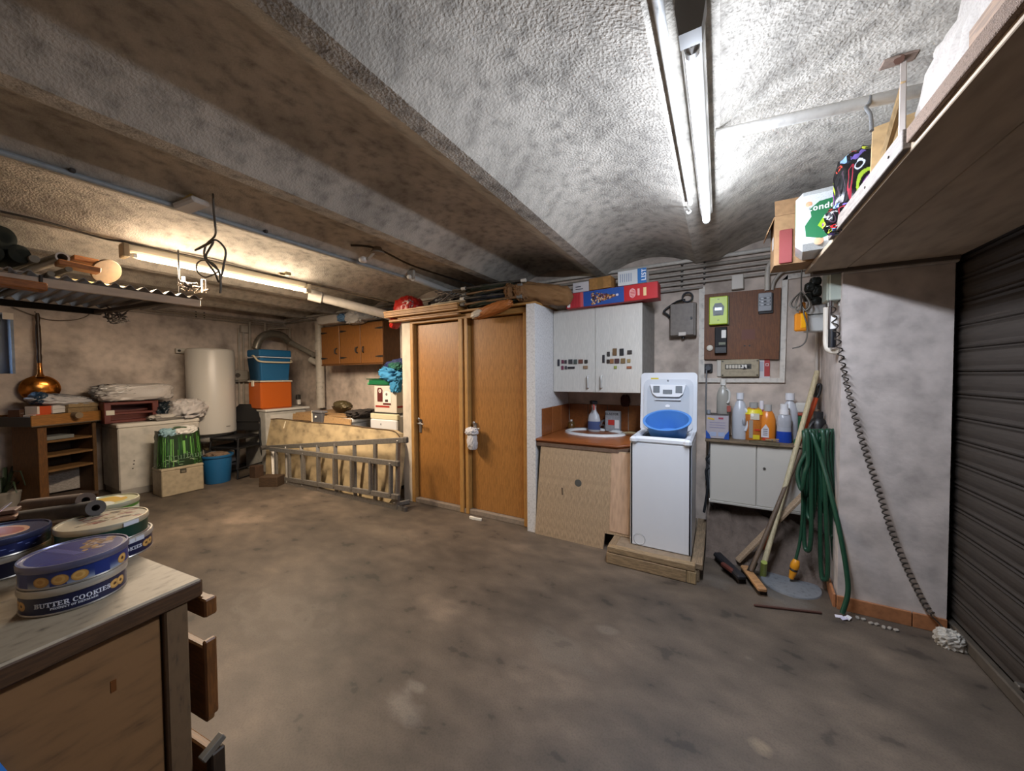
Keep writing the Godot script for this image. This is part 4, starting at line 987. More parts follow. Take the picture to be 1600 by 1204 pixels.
	for i in 7: B(db, "fuse", m("c3bdae" if i < 5 else "dedbd2", 0.4), Vector3(-0.09 + i * 0.022, 0.088, 0.030), Vector3(0.018, 0.03, 0.006), 0.002)
	B(db, "switch", black, Vector3(0.01, 0.092, 0.035), Vector3(0.01, 0.014, 0.008), 0.002)
	PR(db, "switch_lever", black, [Vector2(-0.012, -0.012), Vector2(0.012, -0.012), Vector2(0.0, 0.012)], 0.006, Vector3(0.035, 0.078, 0.034))
	B(db, "switch", black, Vector3(0.062, 0.086, 0.035), Vector3(0.012, 0.014, 0.008), 0.002)
	for a in [-1, 1]: for b in [-1, 1]: L(db, "screw", m("4a4438", 0.4), Vector3(a * 0.125, 0.075 + b * 0.06, 0.0275), [Vector2(0.007, 0), Vector2(0.006, 0.003), Vector2(0, 0.003)], 10, Vector3(90, 0, 0))
	for i in 12: B(db, "printed_mark", m("7d745f", 0.6), Vector3(-0.09 + i * 0.014, 0.043, 0.0277), Vector3(0.008, 0.004, 0.001), 0.0)
	var lf := thing("leaflet", "folded red and white leaflet propped beside the beige distribution board", "leaflet", Vector3(0.328, 1.363, W + 0.012))
	B(lf, "sheet", m("c9c6c6", 0.6), Vector3(0, 0.08, 0), Vector3(0.075, 0.158, 0.006), 0.001)
	B(lf, "red_half", m("a83a38", 0.6), Vector3(0.018, 0.085, 0.0035), Vector3(0.038, 0.145, 0.001), 0.0)
	B(lf, "picture", m("a7aab4", 0.6), Vector3(-0.02, 0.095, 0.0035), Vector3(0.028, 0.08, 0.001), 0.0)
	B(lf, "emblem", m("d8cfcf", 0.6), Vector3(0.018, 0.11, 0.0042), Vector3(0.022, 0.022, 0.001), 0.0)
	B(lf, "emblem_window", m("a83a38", 0.6), Vector3(0.018, 0.11, 0.0048), Vector3(0.014, 0.014, 0.001), 0.0)
	var sk := thing("wall_socket", "black socket with a grey plug below the left corner of the brown board", "socket", Vector3(-0.085, 1.41, W + 0.012))
	B(sk, "plate", m("1c1d20", 0.4), Vector3(0, 0.04, 0), Vector3(0.07, 0.08, 0.024), 0.008)
	rod(sk, "plug", m("55585c", 0.45), Vector3(0.0, 0.045, 0.01), Vector3(0.0, 0.04, 0.05), 0.02, 14)
	wire("power_cable", "grey power cable hanging from the plug down behind the washing machine", "cable", m("6c6f72", 0.5), [Vector3(-0.096, 1.433, -3.640), Vector3(-0.098, 1.310, -3.620), Vector3(-0.099, 1.085, -3.620), Vector3(-0.087, 0.746, -3.620), Vector3(-0.095, 0.461, -3.620)], 0.006)
	var bp := B(self, "blank_plate", m("c2bcb2", 0.6), Vector3(0.0, 1.45, W + 0.008), Vector3(0.035, 0.15, 0.016), 0.004)
	tag(bp, "narrow blank plate between the black socket and the distribution board", "plate")
	var jb := thing("junction_box", "square white junction box on the wall over the brown board", "junction box", Vector3(0.132, 2.115, W + 0.03))
	B(jb, "body", m("b3aca1", 0.5), Vector3(0, 0.062, -0.005), Vector3(0.088, 0.125, 0.05), 0.004)
	B(jb, "lid", m("c2bbb0", 0.5), Vector3(-0.003, 0.062, 0.025), Vector3(0.084, 0.12, 0.012), 0.006)
	wire("conduit_bend", "thick bent conduit rising from the brown board to the ceiling", "pipe", pvc, [Vector3(0.338, 2.08, W + 0.04), Vector3(0.338, 2.2, W + 0.04), Vector3(0.345, 2.27, W + 0.05), Vector3(0.37, 2.31, W + 0.07), Vector3(0.42, 2.34, W + 0.09), Vector3(0.5, 2.36, W + 0.1)], 0.019, 12)
	wire("conduit_bend", "thinner curved conduit running from the brown board towards the pillar", "pipe", m("9b948a", 0.5), [Vector3(0.372, 2.08, W + 0.04), Vector3(0.385, 2.15, W + 0.04), Vector3(0.43, 2.21, W + 0.05), Vector3(0.50, 2.235, W + 0.05), Vector3(0.66, 2.24, W + 0.05)], 0.012, 10)
	# thin wires standing on the wall
	wire("cable", "thin pipe down the wall corner beside the pillar", "pipe", m("b5aca2", 0.6), [Vector3(0.665, 1.72, W + 0.03), Vector3(0.665, 1.0, W + 0.03)], 0.012, 8)

func _coil(c: Vector3, r: float, turns: int, depth: float) -> Array:
	var p := []
	for i in turns * 16 + 1:
		var a := TAU * i / 16.0
		p.append(c + Vector3(r * cos(a), r * sin(a), depth * i / (turns * 16.0)))
	return p

func pillar_things() -> void:
	# orange inspection lamp with its wire bunch
	var yl := thing("work_light", "orange plastic work light hanging in a bunch of wire left of the pillar", "work light", Vector3(0.505, 1.70, -3.30))
	B(yl, "housing", m("e08a12", 0.35), Vector3(0, 0.065, 0), Vector3(0.072, 0.13, 0.04), 0.01)
	B(yl, "lens", m("f0a818", 0.2), Vector3(0.012, 0.075, 0.021), Vector3(0.03, 0.11, 0.01), 0.006)
	B(yl, "neck", m("d8862a", 0.35), Vector3(0.008, 0.165, 0), Vector3(0.035, 0.08, 0.03), 0.008)
	wire("cable", "long thin wire from the loft shelf to the orange work light, tail hanging free", "cable", m("57534c", 0.5), [Vector3(0.504, 2.160, -3.280), Vector3(0.502, 2.048, -3.280), Vector3(0.503, 1.980, -3.280), Vector3(0.502, 1.911, -3.270), Vector3(0.516, 1.818, -3.260), Vector3(0.535, 1.727, -3.260), Vector3(0.532, 1.638, -3.260), Vector3(0.504, 1.594, -3.260), Vector3(0.454, 1.578, -3.260)], 0.0045)
	var bw := thing("wire_bundle", "bunched loops of grey wire above the orange work light", "wire", Vector3(0.501, 1.979, -3.270))
	var r := RandomNumberGenerator.new(); r.seed = 21
	for i in 9:
		var a := TAU * i / 9.0 + r.randf() * 0.3
		var w := r.randf_range(0.045, 0.075); var h := r.randf_range(0.11, 0.16)
		T(bw, "loop", m(["6f6a60", "8a857c", "504c46"][i % 3], 0.5), spline([Vector3.ZERO, Vector3(cos(a) * w * 0.6, -h * 0.35, sin(a) * w * 0.5), Vector3(cos(a) * w, -h * 0.75, sin(a) * w * 0.6), Vector3(cos(a) * w * 0.5, -h, sin(a) * w * 0.3), Vector3(0.0, -h * 0.6, 0.0), Vector3(0, -0.01, 0)], 6), 0.004, 6)
	# white box behind
	var wb := thing("control_box", "white wall box with a dark seam beside the orange work light", "box", Vector3(0.60, 1.70, -3.40))
	B(wb, "lower_half", m("b9bab6", 0.5), Vector3(0, 0.06, 0), Vector3(0.115, 0.12, 0.09), 0.006)
	B(wb, "upper_half", m("bdbdb9", 0.5), Vector3(0, 0.157, 0), Vector3(0.115, 0.07, 0.09), 0.006)
	B(wb, "seam", m("33352f", 0.6), Vector3(0, 0.121, 0.0), Vector3(0.112, 0.006, 0.085), 0.0)
	PR(wb, "bracket", m("b3b2ae", 0.5), [Vector2(-0.05, 0.19), Vector2(0.05, 0.19), Vector2(0.045, 0.22), Vector2(0.03, 0.235), Vector2(0.01, 0.24), Vector2(-0.02, 0.235), Vector2(-0.04, 0.22)], 0.06)
	var bg := thing("rail_fitting", "black knobbly metal fitting on the wall left of the grey junction box", "fitting", Vector3(0.575, 1.955, -3.36))
	var q := [[0.02, 0.10, 0.05, 0.05], [-0.01, 0.06, 0.05, 0.06], [0.025, 0.03, 0.045, 0.07], [-0.02, -0.01, 0.04, 0.05], [0.02, -0.04, 0.05, 0.05]]
	for i in q.size(): BL(bg, "lug", m("1f241f", 0.45, "fine", Vector3.ONE * 10, 0.2), Vector3(q[i][0], q[i][1], 0), Vector3(q[i][2] * 0.6, q[i][3] * 0.55, 0.03), 0.2, 2.5, 70 + i, 0.6)
	# grey junction box on the pillar
	var gb := thing("junction_box", "grey-green plastic junction box at the top left of the white pillar", "junction box", Vector3(0.612, 1.835, -2.93))
	B(gb, "body", m("8d9488", 0.4), Vector3(0.002, 0.09, -0.01), Vector3(0.10, 0.18, 0.12), 0.008)
	B(gb, "lid", m("a3aa9f", 0.3), Vector3(0.006, 0.088, 0.056), Vector3(0.088, 0.172, 0.016), 0.008)
	for x in [-0.02, 0.028]: rod(gb, "cable_gland", m("b5b6ae", 0.4), Vector3(x, 0, 0.01), Vector3(x, -0.028, 0.01), 0.015, 12)
	wire("pipe_bend", "white pipe bending round below the grey-green junction box", "pipe", m("c7beb0", 0.45), [Vector3(0.573, 1.805, -2.930), Vector3(0.575, 1.648, -2.930), Vector3(0.574, 1.584, -2.920), Vector3(0.581, 1.547, -2.910), Vector3(0.603, 1.530, -2.900), Vector3(0.629, 1.528, -2.880)], 0.016, 12)
	var cn := thing("cable_connector", "black cable connector with a white collar beside the white pipe bend", "connector", Vector3(0.589, 1.563, -2.860))
	rod(cn, "grip", m("14161c", 0.4), Vector3(0, -0.01, 0), Vector3(0, 0.10, 0), 0.019, 12)
	rod(cn, "collar", m("d8d5d0", 0.4), Vector3(0.008, 0.10, 0), Vector3(0.01, 0.18, 0), 0.022, 14)
	rod(cn, "cable", m("3a2f2a", 0.5), Vector3(-0.012, 0.10, 0.0), Vector3(-0.01, 0.27, 0.0), 0.009, 8)
	# spiral cord
	var path := spline([Vector3(0.584, 1.798, -2.840), Vector3(0.594, 1.673, -2.820), Vector3(0.617, 1.498, -2.800), Vector3(0.641, 1.335, -2.785), Vector3(0.673, 1.170, -2.780), Vector3(0.725, 0.953, -2.780), Vector3(0.782, 0.742, -2.780), Vector3(0.840, 0.517, -2.780), Vector3(0.906, 0.318, -2.780), Vector3(0.978, 0.144, -2.780), Vector3(1.012, 0.095, -2.780)], 30)
	var tot := 0.0
	for i in path.size() - 1: tot += path[i].distance_to(path[i + 1])
	var pts := []; var run := 0.0; var last := 0.0
	var idx := 0
	var steps := 60 * 9
	var phase := 0.0
	for i in steps + 1:
		var f := float(i) / steps
		var want := tot * (0.55 * f * f * 0 + f)
		while idx < path.size() - 2 and run + path[idx].distance_to(path[idx + 1]) < want:
			run += path[idx].distance_to(path[idx + 1]); idx += 1
		var sl: float = path[idx].distance_to(path[idx + 1])
		var c: Vector3 = path[idx].lerp(path[idx + 1], clampf((want - run) / sl, 0, 1))
		var t: Vector3 = (path[idx + 1] - path[idx]).normalized()
		var u := t.cross(Vector3.BACK).normalized(); var v := u.cross(t).normalized()
		phase += TAU / 9.0 * lerpf(0.55, 1.15, f)
		pts.append(c + (u * cos(phase) + v * sin(phase)) * 0.0125)
	pts.append(Vector3(1.023, 0.070, -2.770)); pts.append(Vector3(1.039, 0.050, -2.760)); pts.append(Vector3(1.026, 0.052, -2.700))
	var cord := T(self, "spiral_cord", m("2b241e", 0.5), pts, 0.0036, 5)
	tag(cord, "brown-black spiral cord hanging across the white pillar to the floor", "cord")
	var crumple := BL(self, "crumpled_wrap", m("b9b3a8", 0.4, "fine", Vector3.ONE * 5), Vector3(1.035, 0.03, -2.69), Vector3(0.045, 0.04, 0.04), 0.5, 3.2, 41, 0.8)
	tag(crumple, "crumpled white plastic wrap on the floor at the lower end of the spiral cord", "wrap")
	var bit := thing("paper_scrap", "torn white and mauve paper scrap on the floor by the hose end", "paper", Vector3(0.627, 0.000, -2.703))
	for i in 3: B(bit, "flake", m(["cfcbd4", "b8b4c8", "d8d6d8"][i], 0.7), Vector3(-0.02 + i * 0.02, 0.006 + i * 0.003, 0.0 + (i % 2) * 0.012), Vector3(0.035, 0.003, 0.022), 0.0, Vector3(8, 30 * i, 10))
	# small white debris along the skirting
	var r2 := RandomNumberGenerator.new(); r2.seed = 31
	for i in 7:
		var p: Vector3 = Vector3(0.696, 0.000, -2.741) .lerp(Vector3(0.844, 0.000, -2.710), i / 6.0)
		var d := B(self, "plaster_crumb", m("8f887e", 0.9), p + Vector3(0, 0.006, r2.randf_range(-0.005, 0.02)), Vector3(0.022, 0.012, 0.016), 0.004, Vector3(0, r2.randf() * 90, 10))
		tag(d, ["leftmost", "second", "third", "fourth", "fifth", "sixth", "rightmost"][i] + " plaster crumb from the left along the pillar's tile skirting", "crumb", "plaster crumbs by the skirting")

func _bottle(t: Node3D, mat: Material, w: float, h: float, sq := 0.62) -> void:
	L(t, "body", mat, Vector3.ZERO, [Vector2(0, 0), Vector2(w * 0.94, 0), Vector2(w, h * 0.03), Vector2(w, h * 0.52), Vector2(w * 0.92, h * 0.66), Vector2(w * 0.66, h * 0.80), Vector2(w * 0.38, h * 0.87), Vector2(w * 0.36, h * 0.9), Vector2(0, h * 0.9)], 28, Vector3.ZERO, sq)

func bottles_and_cupboard() -> void:
	var cp := thing("low_cupboard", "white two-door low cupboard hung on the wall below the meter board", "cupboard", Vector3(0.245, 0.37, -3.36))
	var wp := m("c9c4ba", 0.5)
	B(cp, "body", wp, Vector3(0, 0.245, -0.165), Vector3(0.61, 0.49, 0.32), 0.004)
	B(cp, "door", wp, Vector3(-0.147, 0.245, 0.004), Vector3(0.31, 0.47, 0.018), 0.004)
	var d2 := B(cp, "door", wp, Vector3(0.160, 0.245, 0.004), Vector3(0.295, 0.47, 0.018), 0.004)
	L(d2, "lock", m("8e8b84", 0.3, "", Vector3.ONE, 0.7), Vector3(-0.10, 0.06, 0.009), [Vector2(0.011, 0), Vector2(0.010, 0.004), Vector2(0, 0.004)], 14, Vector3(90, 0, 0))
	B(d2, "keyhole", black, Vector3(-0.10, 0.06, 0.0135), Vector3(0.004, 0.008, 0.001), 0.0)
	B(cp, "base_lip", m("b3aea4", 0.6), Vector3(0, 0.0, 0.0), Vector3(0.62, 0.018, 0.05), 0.003)
	var ty := 0.862
	var shelf := B(self, "cover_board", wood("7d6a52", "x", 0.7), Vector3(0.235, ty, -3.50), Vector3(0.66, 0.016, 0.36), 0.003)
	tag(shelf, "thin brown board covering the top of the white low cupboard", "board")
	var bt := ty + 0.008
	# detergent carton with an empty bottle on it
	var dx := thing("detergent_carton", "white and lilac detergent carton with blue corners on the left of the low cupboard", "box", Vector3(-0.01, bt, -3.46))
	B(dx, "carton", m("47423f", 0.7), Vector3(0, 0.10, 0), Vector3(0.165, 0.20, 0.15), 0.004)
	B(dx, "front_panel", m("a8a0a4", 0.6), Vector3(0.0, 0.10, 0.0755), Vector3(0.158, 0.185, 0.002), 0.0)
	for s in [-1, 1]: PR(dx, "blue_corner", m("1f4a9a", 0.5), [Vector2(0.082 * s, 0.0), Vector2(0.045 * s, 0.0), Vector2(0.055 * s, 0.035), Vector2(0.082 * s, 0.07)], 0.003, Vector3(0, 0.002, 0.076))
	B(dx, "yellow_banner", m("c9a23a", 0.6), Vector3(-0.045, 0.165, 0.0775), Vector3(0.05, 0.014, 0.001), 0.0, Vector3(0, 0, -12))
	B(dx, "red_mark", m("a04a58", 0.6), Vector3(0.025, 0.17, 0.0775), Vector3(0.035, 0.014, 0.001), 0.0)
	for i in 3: B(dx, "printed_line", m("8a86a0", 0.6), Vector3(0.0, 0.135 - i * 0.02, 0.0775), Vector3(0.11, 0.004, 0.001), 0.0)
	for x in [-0.03, 0.03]: B(dx, "pictogram", m("9aa6c0", 0.6), Vector3(x, 0.04, 0.0775), Vector3(0.045, 0.035, 0.001), 0.0)
	var b := thing("bottle", "grey translucent bottle standing on the detergent carton", "bottle", Vector3(0.03, bt + 0.20, -3.48))
	_bottle(b, m("9a978e", 0.3), 0.047, 0.26)
	rod(b, "cap", m("c9c7c0", 0.4), Vector3(0, 0.235, 0), Vector3(0, 0.285, 0), 0.022, 14)
	T(b, "handle", m("c3c2bc", 0.3), spline([Vector3(0.022, 0.205, 0.02), Vector3(0.043, 0.18, 0.022), Vector3(0.043, 0.12, 0.026), Vector3(0.03, 0.09, 0.03)], 6), 0.009, 8)
	B(b, "red_sticker", m("a5584e", 0.5), Vector3(0.04, 0.045, 0.034), Vector3(0.03, 0.05, 0.004), 0.001, Vector3(0, 28, 0))
	b = thing("bottle", "tall plain white detergent bottle with a loop handle, right of the carton", "bottle", Vector3(0.150, bt, -3.49))
	var wb := m("b9bcc2", 0.3)
	_bottle(b, wb, 0.054, 0.36, 0.7)
	rod(b, "cap", m("d8dadf", 0.3), Vector3(0.0, 0.32, 0), Vector3(0.0, 0.375, 0), 0.026, 16)
	T(b, "handle", m("d3d6db", 0.3), spline([Vector3(0.036, 0.25, 0.02), Vector3(0.052, 0.2, 0.026), Vector3(0.05, 0.12, 0.03), Vector3(0.036, 0.07, 0.032)], 6), 0.009, 8)
	L(b, "handle_hollow", m("8f9298", 0.4), Vector3(0.026, 0.145, 0.035), [Vector2(0.014, 0), Vector2(0.011, 0.003), Vector2(0, 0.003)], 20, Vector3(82, 12, 0), 2.2)
	b = thing("bottle", "squat orange and yellow fabric softener bottle with a grey cap", "bottle", Vector3(0.243, bt, -3.48))
	L(b, "body", m("c4742c", 0.35, "mottle", Vector3.ONE * 8), Vector3.ZERO, [Vector2(0, 0), Vector2(0.058, 0), Vector2(0.062, 0.01), Vector2(0.060, 0.12), Vector2(0.064, 0.20), Vector2(0.05, 0.245), Vector2(0.035, 0.26), Vector2(0, 0.26)], 28, Vector3.ZERO, 0.62)
	L(b, "yellow_shoulder", m("d8c81e", 0.4), Vector3(0, 0.205, 0), [Vector2(0.0648, 0), Vector2(0.052, 0.038), Vector2(0.04, 0.05)], 24, Vector3.ZERO, 0.62)
	B(b, "daisy_panel", m("c9c2b0", 0.5), Vector3(0.005, 0.19, 0.0395), Vector3(0.06, 0.05, 0.003), 0.001)
	L(b, "flower", m("ece8e0", 0.5), Vector3(-0.012, 0.2, 0.0415), [Vector2(0.012, 0), Vector2(0, 0.003)], 10, Vector3(90, 0, 0))
	B(b, "red_band", m("b8381e", 0.4), Vector3(0.022, 0.085, 0.0375), Vector3(0.035, 0.014, 0.003), 0.0)
	B(b, "grey_column", m("9a8e80", 0.5), Vector3(-0.02, 0.09, 0.0385), Vector3(0.026, 0.14, 0.003), 0.0)
	B(b, "yellow_base", m("d0b82a", 0.4), Vector3(0.015, 0.028, 0.0385), Vector3(0.045, 0.034, 0.003), 0.0)
	rod(b, "cap", m("9b9a96", 0.35), Vector3(0, 0.255, 0), Vector3(0, 0.30, 0), 0.03, 16)
	b = thing("bottle", "slim pink bottle half hidden behind the orange bottles", "bottle", Vector3(0.302, bt, -3.56))
	L(b, "body", m("b04a5c", 0.35), Vector3.ZERO, [Vector2(0, 0), Vector2(0.03, 0), Vector2(0.03, 0.20), Vector2(0.012, 0.245), Vector2(0, 0.245)], 18)
	rod(b, "cap", m("e8e2e6", 0.3), Vector3(0, 0.24, 0), Vector3(0, 0.31, 0), 0.015, 12)
	b = thing("bottle", "orange cleaner bottle with a white label, right of the squat softener bottle", "bottle", Vector3(0.335, bt, -3.48))
	L(b, "body", m("cf7a24", 0.3), Vector3.ZERO, [Vector2(0, 0), Vector2(0.05, 0), Vector2(0.053, 0.01), Vector2(0.052, 0.17), Vector2(0.04, 0.215), Vector2(0.026, 0.24), Vector2(0, 0.24)], 24, Vector3.ZERO, 0.7)
	PR(b, "label", m("cdc9cc", 0.5), [Vector2(-0.045, 0.03), Vector2(0.005, 0.03), Vector2(0.005, 0.10), Vector2(-0.015, 0.135), Vector2(-0.045, 0.09)], 0.003, Vector3(0.0, 0, 0.036))
	for i in 4: B(b, "printed_line", m("5a5058", 0.5), Vector3(-0.018, 0.05 + i * 0.015, 0.038), Vector3(0.03, 0.005, 0.001), 0.0)
	B(b, "red_base", m("b83a1e", 0.4), Vector3(-0.01, 0.016, 0.036), Vector3(0.05, 0.024, 0.004), 0.0)
	rod(b, "cap", m("a8a6a2", 0.35), Vector3(0, 0.235, 0), Vector3(0, 0.285, 0), 0.026, 16)
	b = thing("spray_bottle", "clear spray bottle one third full of blue liquid, white collar", "bottle", Vector3(0.437, bt, -3.46))
	L(b, "body", clear("c9ccd2", 0.35), Vector3.ZERO, [Vector2(0.045, 0.115), Vector2(0.047, 0.16), Vector2(0.042, 0.20), Vector2(0.026, 0.225)], 24, Vector3.ZERO, 0.7)
	L(b, "blue_liquid", m("1c3f9a", 0.2), Vector3.ZERO, [Vector2(0, 0), Vector2(0.05, 0), Vector2(0.052, 0.008), Vector2(0.047, 0.085), Vector2(0, 0.085)], 24, Vector3.ZERO, 0.7)
	L(b, "middle", m("9ea2ab", 0.3), Vector3.ZERO, [Vector2(0.0475, 0.085), Vector2(0.0455, 0.115), Vector2(0.0465, 0.16), Vector2(0.042, 0.20), Vector2(0.026, 0.225), Vector2(0, 0.225)], 24, Vector3.ZERO, 0.69)
	rod(b, "collar", m("dcdde0", 0.35), Vector3(0, 0.215, 0), Vector3(0, 0.25, 0), 0.031, 16)
	rod(b, "cap", m("d4d6da", 0.35), Vector3(0, 0.25, 0), Vector3(0, 0.295, 0), 0.026, 16)
	b = thing("bottle", "tall plain white bottle behind the clear spray bottle", "bottle", Vector3(0.485, bt, -3.56))
	_bottle(b, wb, 0.054, 0.36, 0.8)
	rod(b, "cap", m("d8dadf", 0.3), Vector3(0, 0.32, 0), Vector3(0, 0.375, 0), 0.03, 16)
	b = thing("powder_bag", "green and white bag standing behind the leaning broom handles", "bag", Vector3(0.565, bt, -3.58))
	B(b, "green_body", m("1f5a36", 0.5), Vector3(0, 0.10, 0), Vector3(0.10, 0.20, 0.07), 0.012)
	B(b, "red_stripe", m("a04a38", 0.5), Vector3(0, 0.21, 0), Vector3(0.10, 0.025, 0.07), 0.008)
	B(b, "white_top", m("c9c6be", 0.5), Vector3(0, 0.26, 0), Vector3(0.095, 0.08, 0.065), 0.012)
	b = thing("jug", "black plastic jug in the corner beside the pillar, above the hose", "jug", Vector3(0.63, bt + 0.02, -3.40))
	L(b, "body", m("17181a", 0.4), Vector3(0, -0.1, 0), [Vector2(0, 0), Vector2(0.05, 0), Vector2(0.052, 0.24), Vector2(0.04, 0.27), Vector2(0.022, 0.29), Vector2(0, 0.29)], 20)
	T(b, "handle", m("3a3b3d", 0.35), spline([Vector3(-0.03, 0.16, 0.03), Vector3(-0.055, 0.12, 0.05), Vector3(-0.045, 0.04, 0.05)], 6), 0.008, 8)
	rod(b, "cap", m("1c1d20", 0.4), Vector3(0, 0.185, 0), Vector3(0, 0.23, 0), 0.028, 14)
	# odds and ends at the front edge of the cupboard
	b = thing("wooden_offcut", "short rough wooden slat across the front edge of the low cupboard", "slat", Vector3(0.30, bt - 0.014, -3.335))
	B(b, "slat", wood("6f6248", "x", 0.8), Vector3(0, 0.012, 0), Vector3(0.19, 0.03, 0.03), 0.004, Vector3(0, -2, -1))
	B(b, "splinter", wood("5a4c34", "x", 0.8), Vector3(-0.01, 0.031, 0.002), Vector3(0.17, 0.01, 0.014), 0.002, Vector3(0, 3, 2))
	b = thing("wooden_peg", "pale wooden peg lying on the slat on the low cupboard", "peg", Vector3(0.35, bt + 0.026, -3.335))
	for s in [-1, 1]: B(b, "leg", wood("b39368", "x", 0.6), Vector3(0, 0.004 + 0.004 * s, 0), Vector3(0.085, 0.007, 0.012), 0.002, Vector3(0, 0, 4 * s))
	rod(b, "spring", steel, Vector3(0, 0.004, -0.008), Vector3(0, 0.004, 0.008), 0.006, 10)
	# rough concrete footing sloping out under the cupboard
	var n := FastNoiseLite.new(); n.seed = 2; n.frequency = 2.6; n.fractal_octaves = 4
	var rows := []
	for i in 30:
		var row := []
		for j in 16:
			var u := float(i) / 29.0; var v := float(j) / 15.0
			var px := lerpf(-0.08, 0.66, u); var pz := lerpf(-3.69, -3.10 + 0.12 * u, v)
			var h := lerpf(0.40, -0.02, pow(v, 1.2)) * (1.0 + 0.28 * n.get_noise_2d(px * 2.0, pz * 3.0)) + 0.035 * n.get_noise_2d(px * 6.0, pz * 6.0) * (1.0 - v)
			row.append(Vector3(px, maxf(h, -0.02), pz))
		rows.append(row)
	var g := G.new(); g.grid(rows)
	st("footing", g.done(), surf("6e6056", 0.95, "blotch", 2.0, "grime", 1.2, "stucco", 0.6), "rough sloping concrete footing against the wall under the low cupboard")

func floor_tools() -> void:
	# round concrete cover in the floor
	var cv := L(self, "drain_cover", m("6f7276", 0.7, "grime", Vector3.ONE * 3), Vector3(0.42, 0.0, -2.98), [Vector2(0.165, -0.004), Vector2(0.16, 0.007), Vector2(0.15, 0.009), Vector2(0, 0.009)], 40, Vector3.ZERO, 1.05)
	tag(cv, "round grey concrete drain cover in the floor below the hose", "drain cover")
	# broom with orange handle piece, brown handle, pale handle
	var bm := thing("broom", "broom with a long brown handle and pale block head, leaning into the corner", "broom", Vector3(0.217, 0.030, -2.845))
	var base: Vector3 = Vector3(0.217, 0.030, -2.845)
	bar(bm, "head", wood("b98a5c", "x", 0.6), Vector3(0.164, 0.045, -2.995) - base, Vector3(0.248, 0.045, -2.719) - base, 0.055, 0.028, 0.008)
	bar(bm, "bristles", m("2c2621", 0.95, "stripe", Vector3.ONE * 14), Vector3(0.165, 0.014, -3.013) - base, Vector3(0.254, 0.014, -2.750) - base, 0.045, 0.034, 0.004)
	rod(bm, "socket", m("1e2022", 0.4), Vector3(0.192, 0.055, -2.913) - base, Vector3(0.224, 0.089, -3.000) - base, 0.02, 10)
	rod(bm, "handle", wood("6d5844", "y", 0.6), Vector3(0.196, 0.060, -2.914) - base, Vector3(0.642, 1.125, -3.500) - base, 0.0145, 10)
	var rk := thing("rake", "tool with an orange upper handle and black grip loop leaning beside the broom", "garden tool", Vector3(0.278, 0.000, -3.205))
	base = Vector3(0.278, 0.000, -3.205)
	rod(rk, "lower_pole", m("a2512a", 0.5), Vector3(0, 0.02, 0), Vector3(0.469, 0.679, -3.350) - base, 0.012, 10)
	rod(rk, "orange_pole", m("b8481c", 0.4), Vector3(0.469, 0.679, -3.350) - base, Vector3(0.644, 1.208, -3.560) - base, 0.0165, 10)
	T(rk, "grip_loop", m("23211f", 0.5), spline([Vector3(0.641, 1.188, -3.560) - base, Vector3(0.640, 1.257, -3.560) - base, Vector3(0.654, 1.306, -3.560) - base, Vector3(0.670, 1.306, -3.560) - base, Vector3(0.663, 1.247, -3.560) - base, Vector3(0.644, 1.198, -3.560) - base], 6), 0.011, 8)
	BL(rk, "head", m("1c1d20", 0.6), Vector3(-0.01, 0.03, -0.01), Vector3(0.035, 0.035, 0.05), 0.2, 2.0, 4, 0.8)
	var pp := thing("pole", "pale bare wooden pole with a green painted foot leaning in the corner", "pole", Vector3(0.273, 0.000, -3.007))
	base = Vector3(0.273, 0.000, -3.007)
	rod(pp, "shaft", wood("cfc09a", "y", 0.6), Vector3(0.277, 0.100, -2.987) - base, Vector3(0.653, 1.413, -3.580) - base, 0.017, 10)
	rod(pp, "green_foot", m("8f9a4a", 0.5), Vector3(0, 0.0, 0), Vector3(0.275, 0.120, -2.961) - base, 0.019, 10)
	rod(pp, "green_band", m("2a6a3c", 0.5), Vector3(0.506, 0.848, -3.440) - base, Vector3(0.520, 0.895, -3.460) - base, 0.019, 10)
	var sq := thing("push_broom", "black push broom with a flat pale wooden handle propped against the hose", "broom", Vector3(0.075, 0.030, -2.978))
	base = Vector3(0.075, 0.030, -2.978)
	bar(sq, "handle", wood("b3987a", "y", 0.65), Vector3(0.125, 0.035, -3.086) - base, Vector3(0.524, 0.548, -3.220) - base, 0.05, 0.022, 0.004)
	bar(sq, "head", m("17161a", 0.6), Vector3(-0.005, 0.050, -3.100) - base, Vector3(0.143, 0.050, -2.807) - base, 0.06, 0.035, 0.012)
	bar(sq, "bristles", m("221c1a", 0.95, "stripe", Vector3.ONE * 14), Vector3(0.003, 0.016, -3.115) - base, Vector3(0.145, 0.016, -2.833) - base, 0.05, 0.04, 0.004)
	bar(sq, "red_clamp", m("5a2a20", 0.6), Vector3(0.027, 0.055, -2.947) - base, Vector3(0.094, 0.055, -2.859) - base, 0.03, 0.03, 0.008)
	var rd := bar(self, "iron_rod", m("4a2a20", 0.7), Vector3(0.192, 0.008, -2.587), Vector3(0.529, 0.008, -2.692), 0.012, 0.012, 0.003)
	tag(rd, "thin rusty rod lying on the floor in front of the round cover", "rod")
	# hose hung over a hook on the pillar's flank
	var hk := thing("hose_hook", "dark iron hook on the wall holding the green hose", "hook", Vector3(0.564, 1.026, -3.050))
	rod(hk, "arm", darkmetal, Vector3(-0.07, -0.012, 0), Vector3(0.075, -0.012, 0), 0.013, 8)
	rod(hk, "stem", darkmetal, Vector3(0.02, -0.012, -0.0), Vector3(0.10, 0.0, -0.3), 0.012, 8)
	var hose := []
	for row in HOSE: hose.append_array(row)
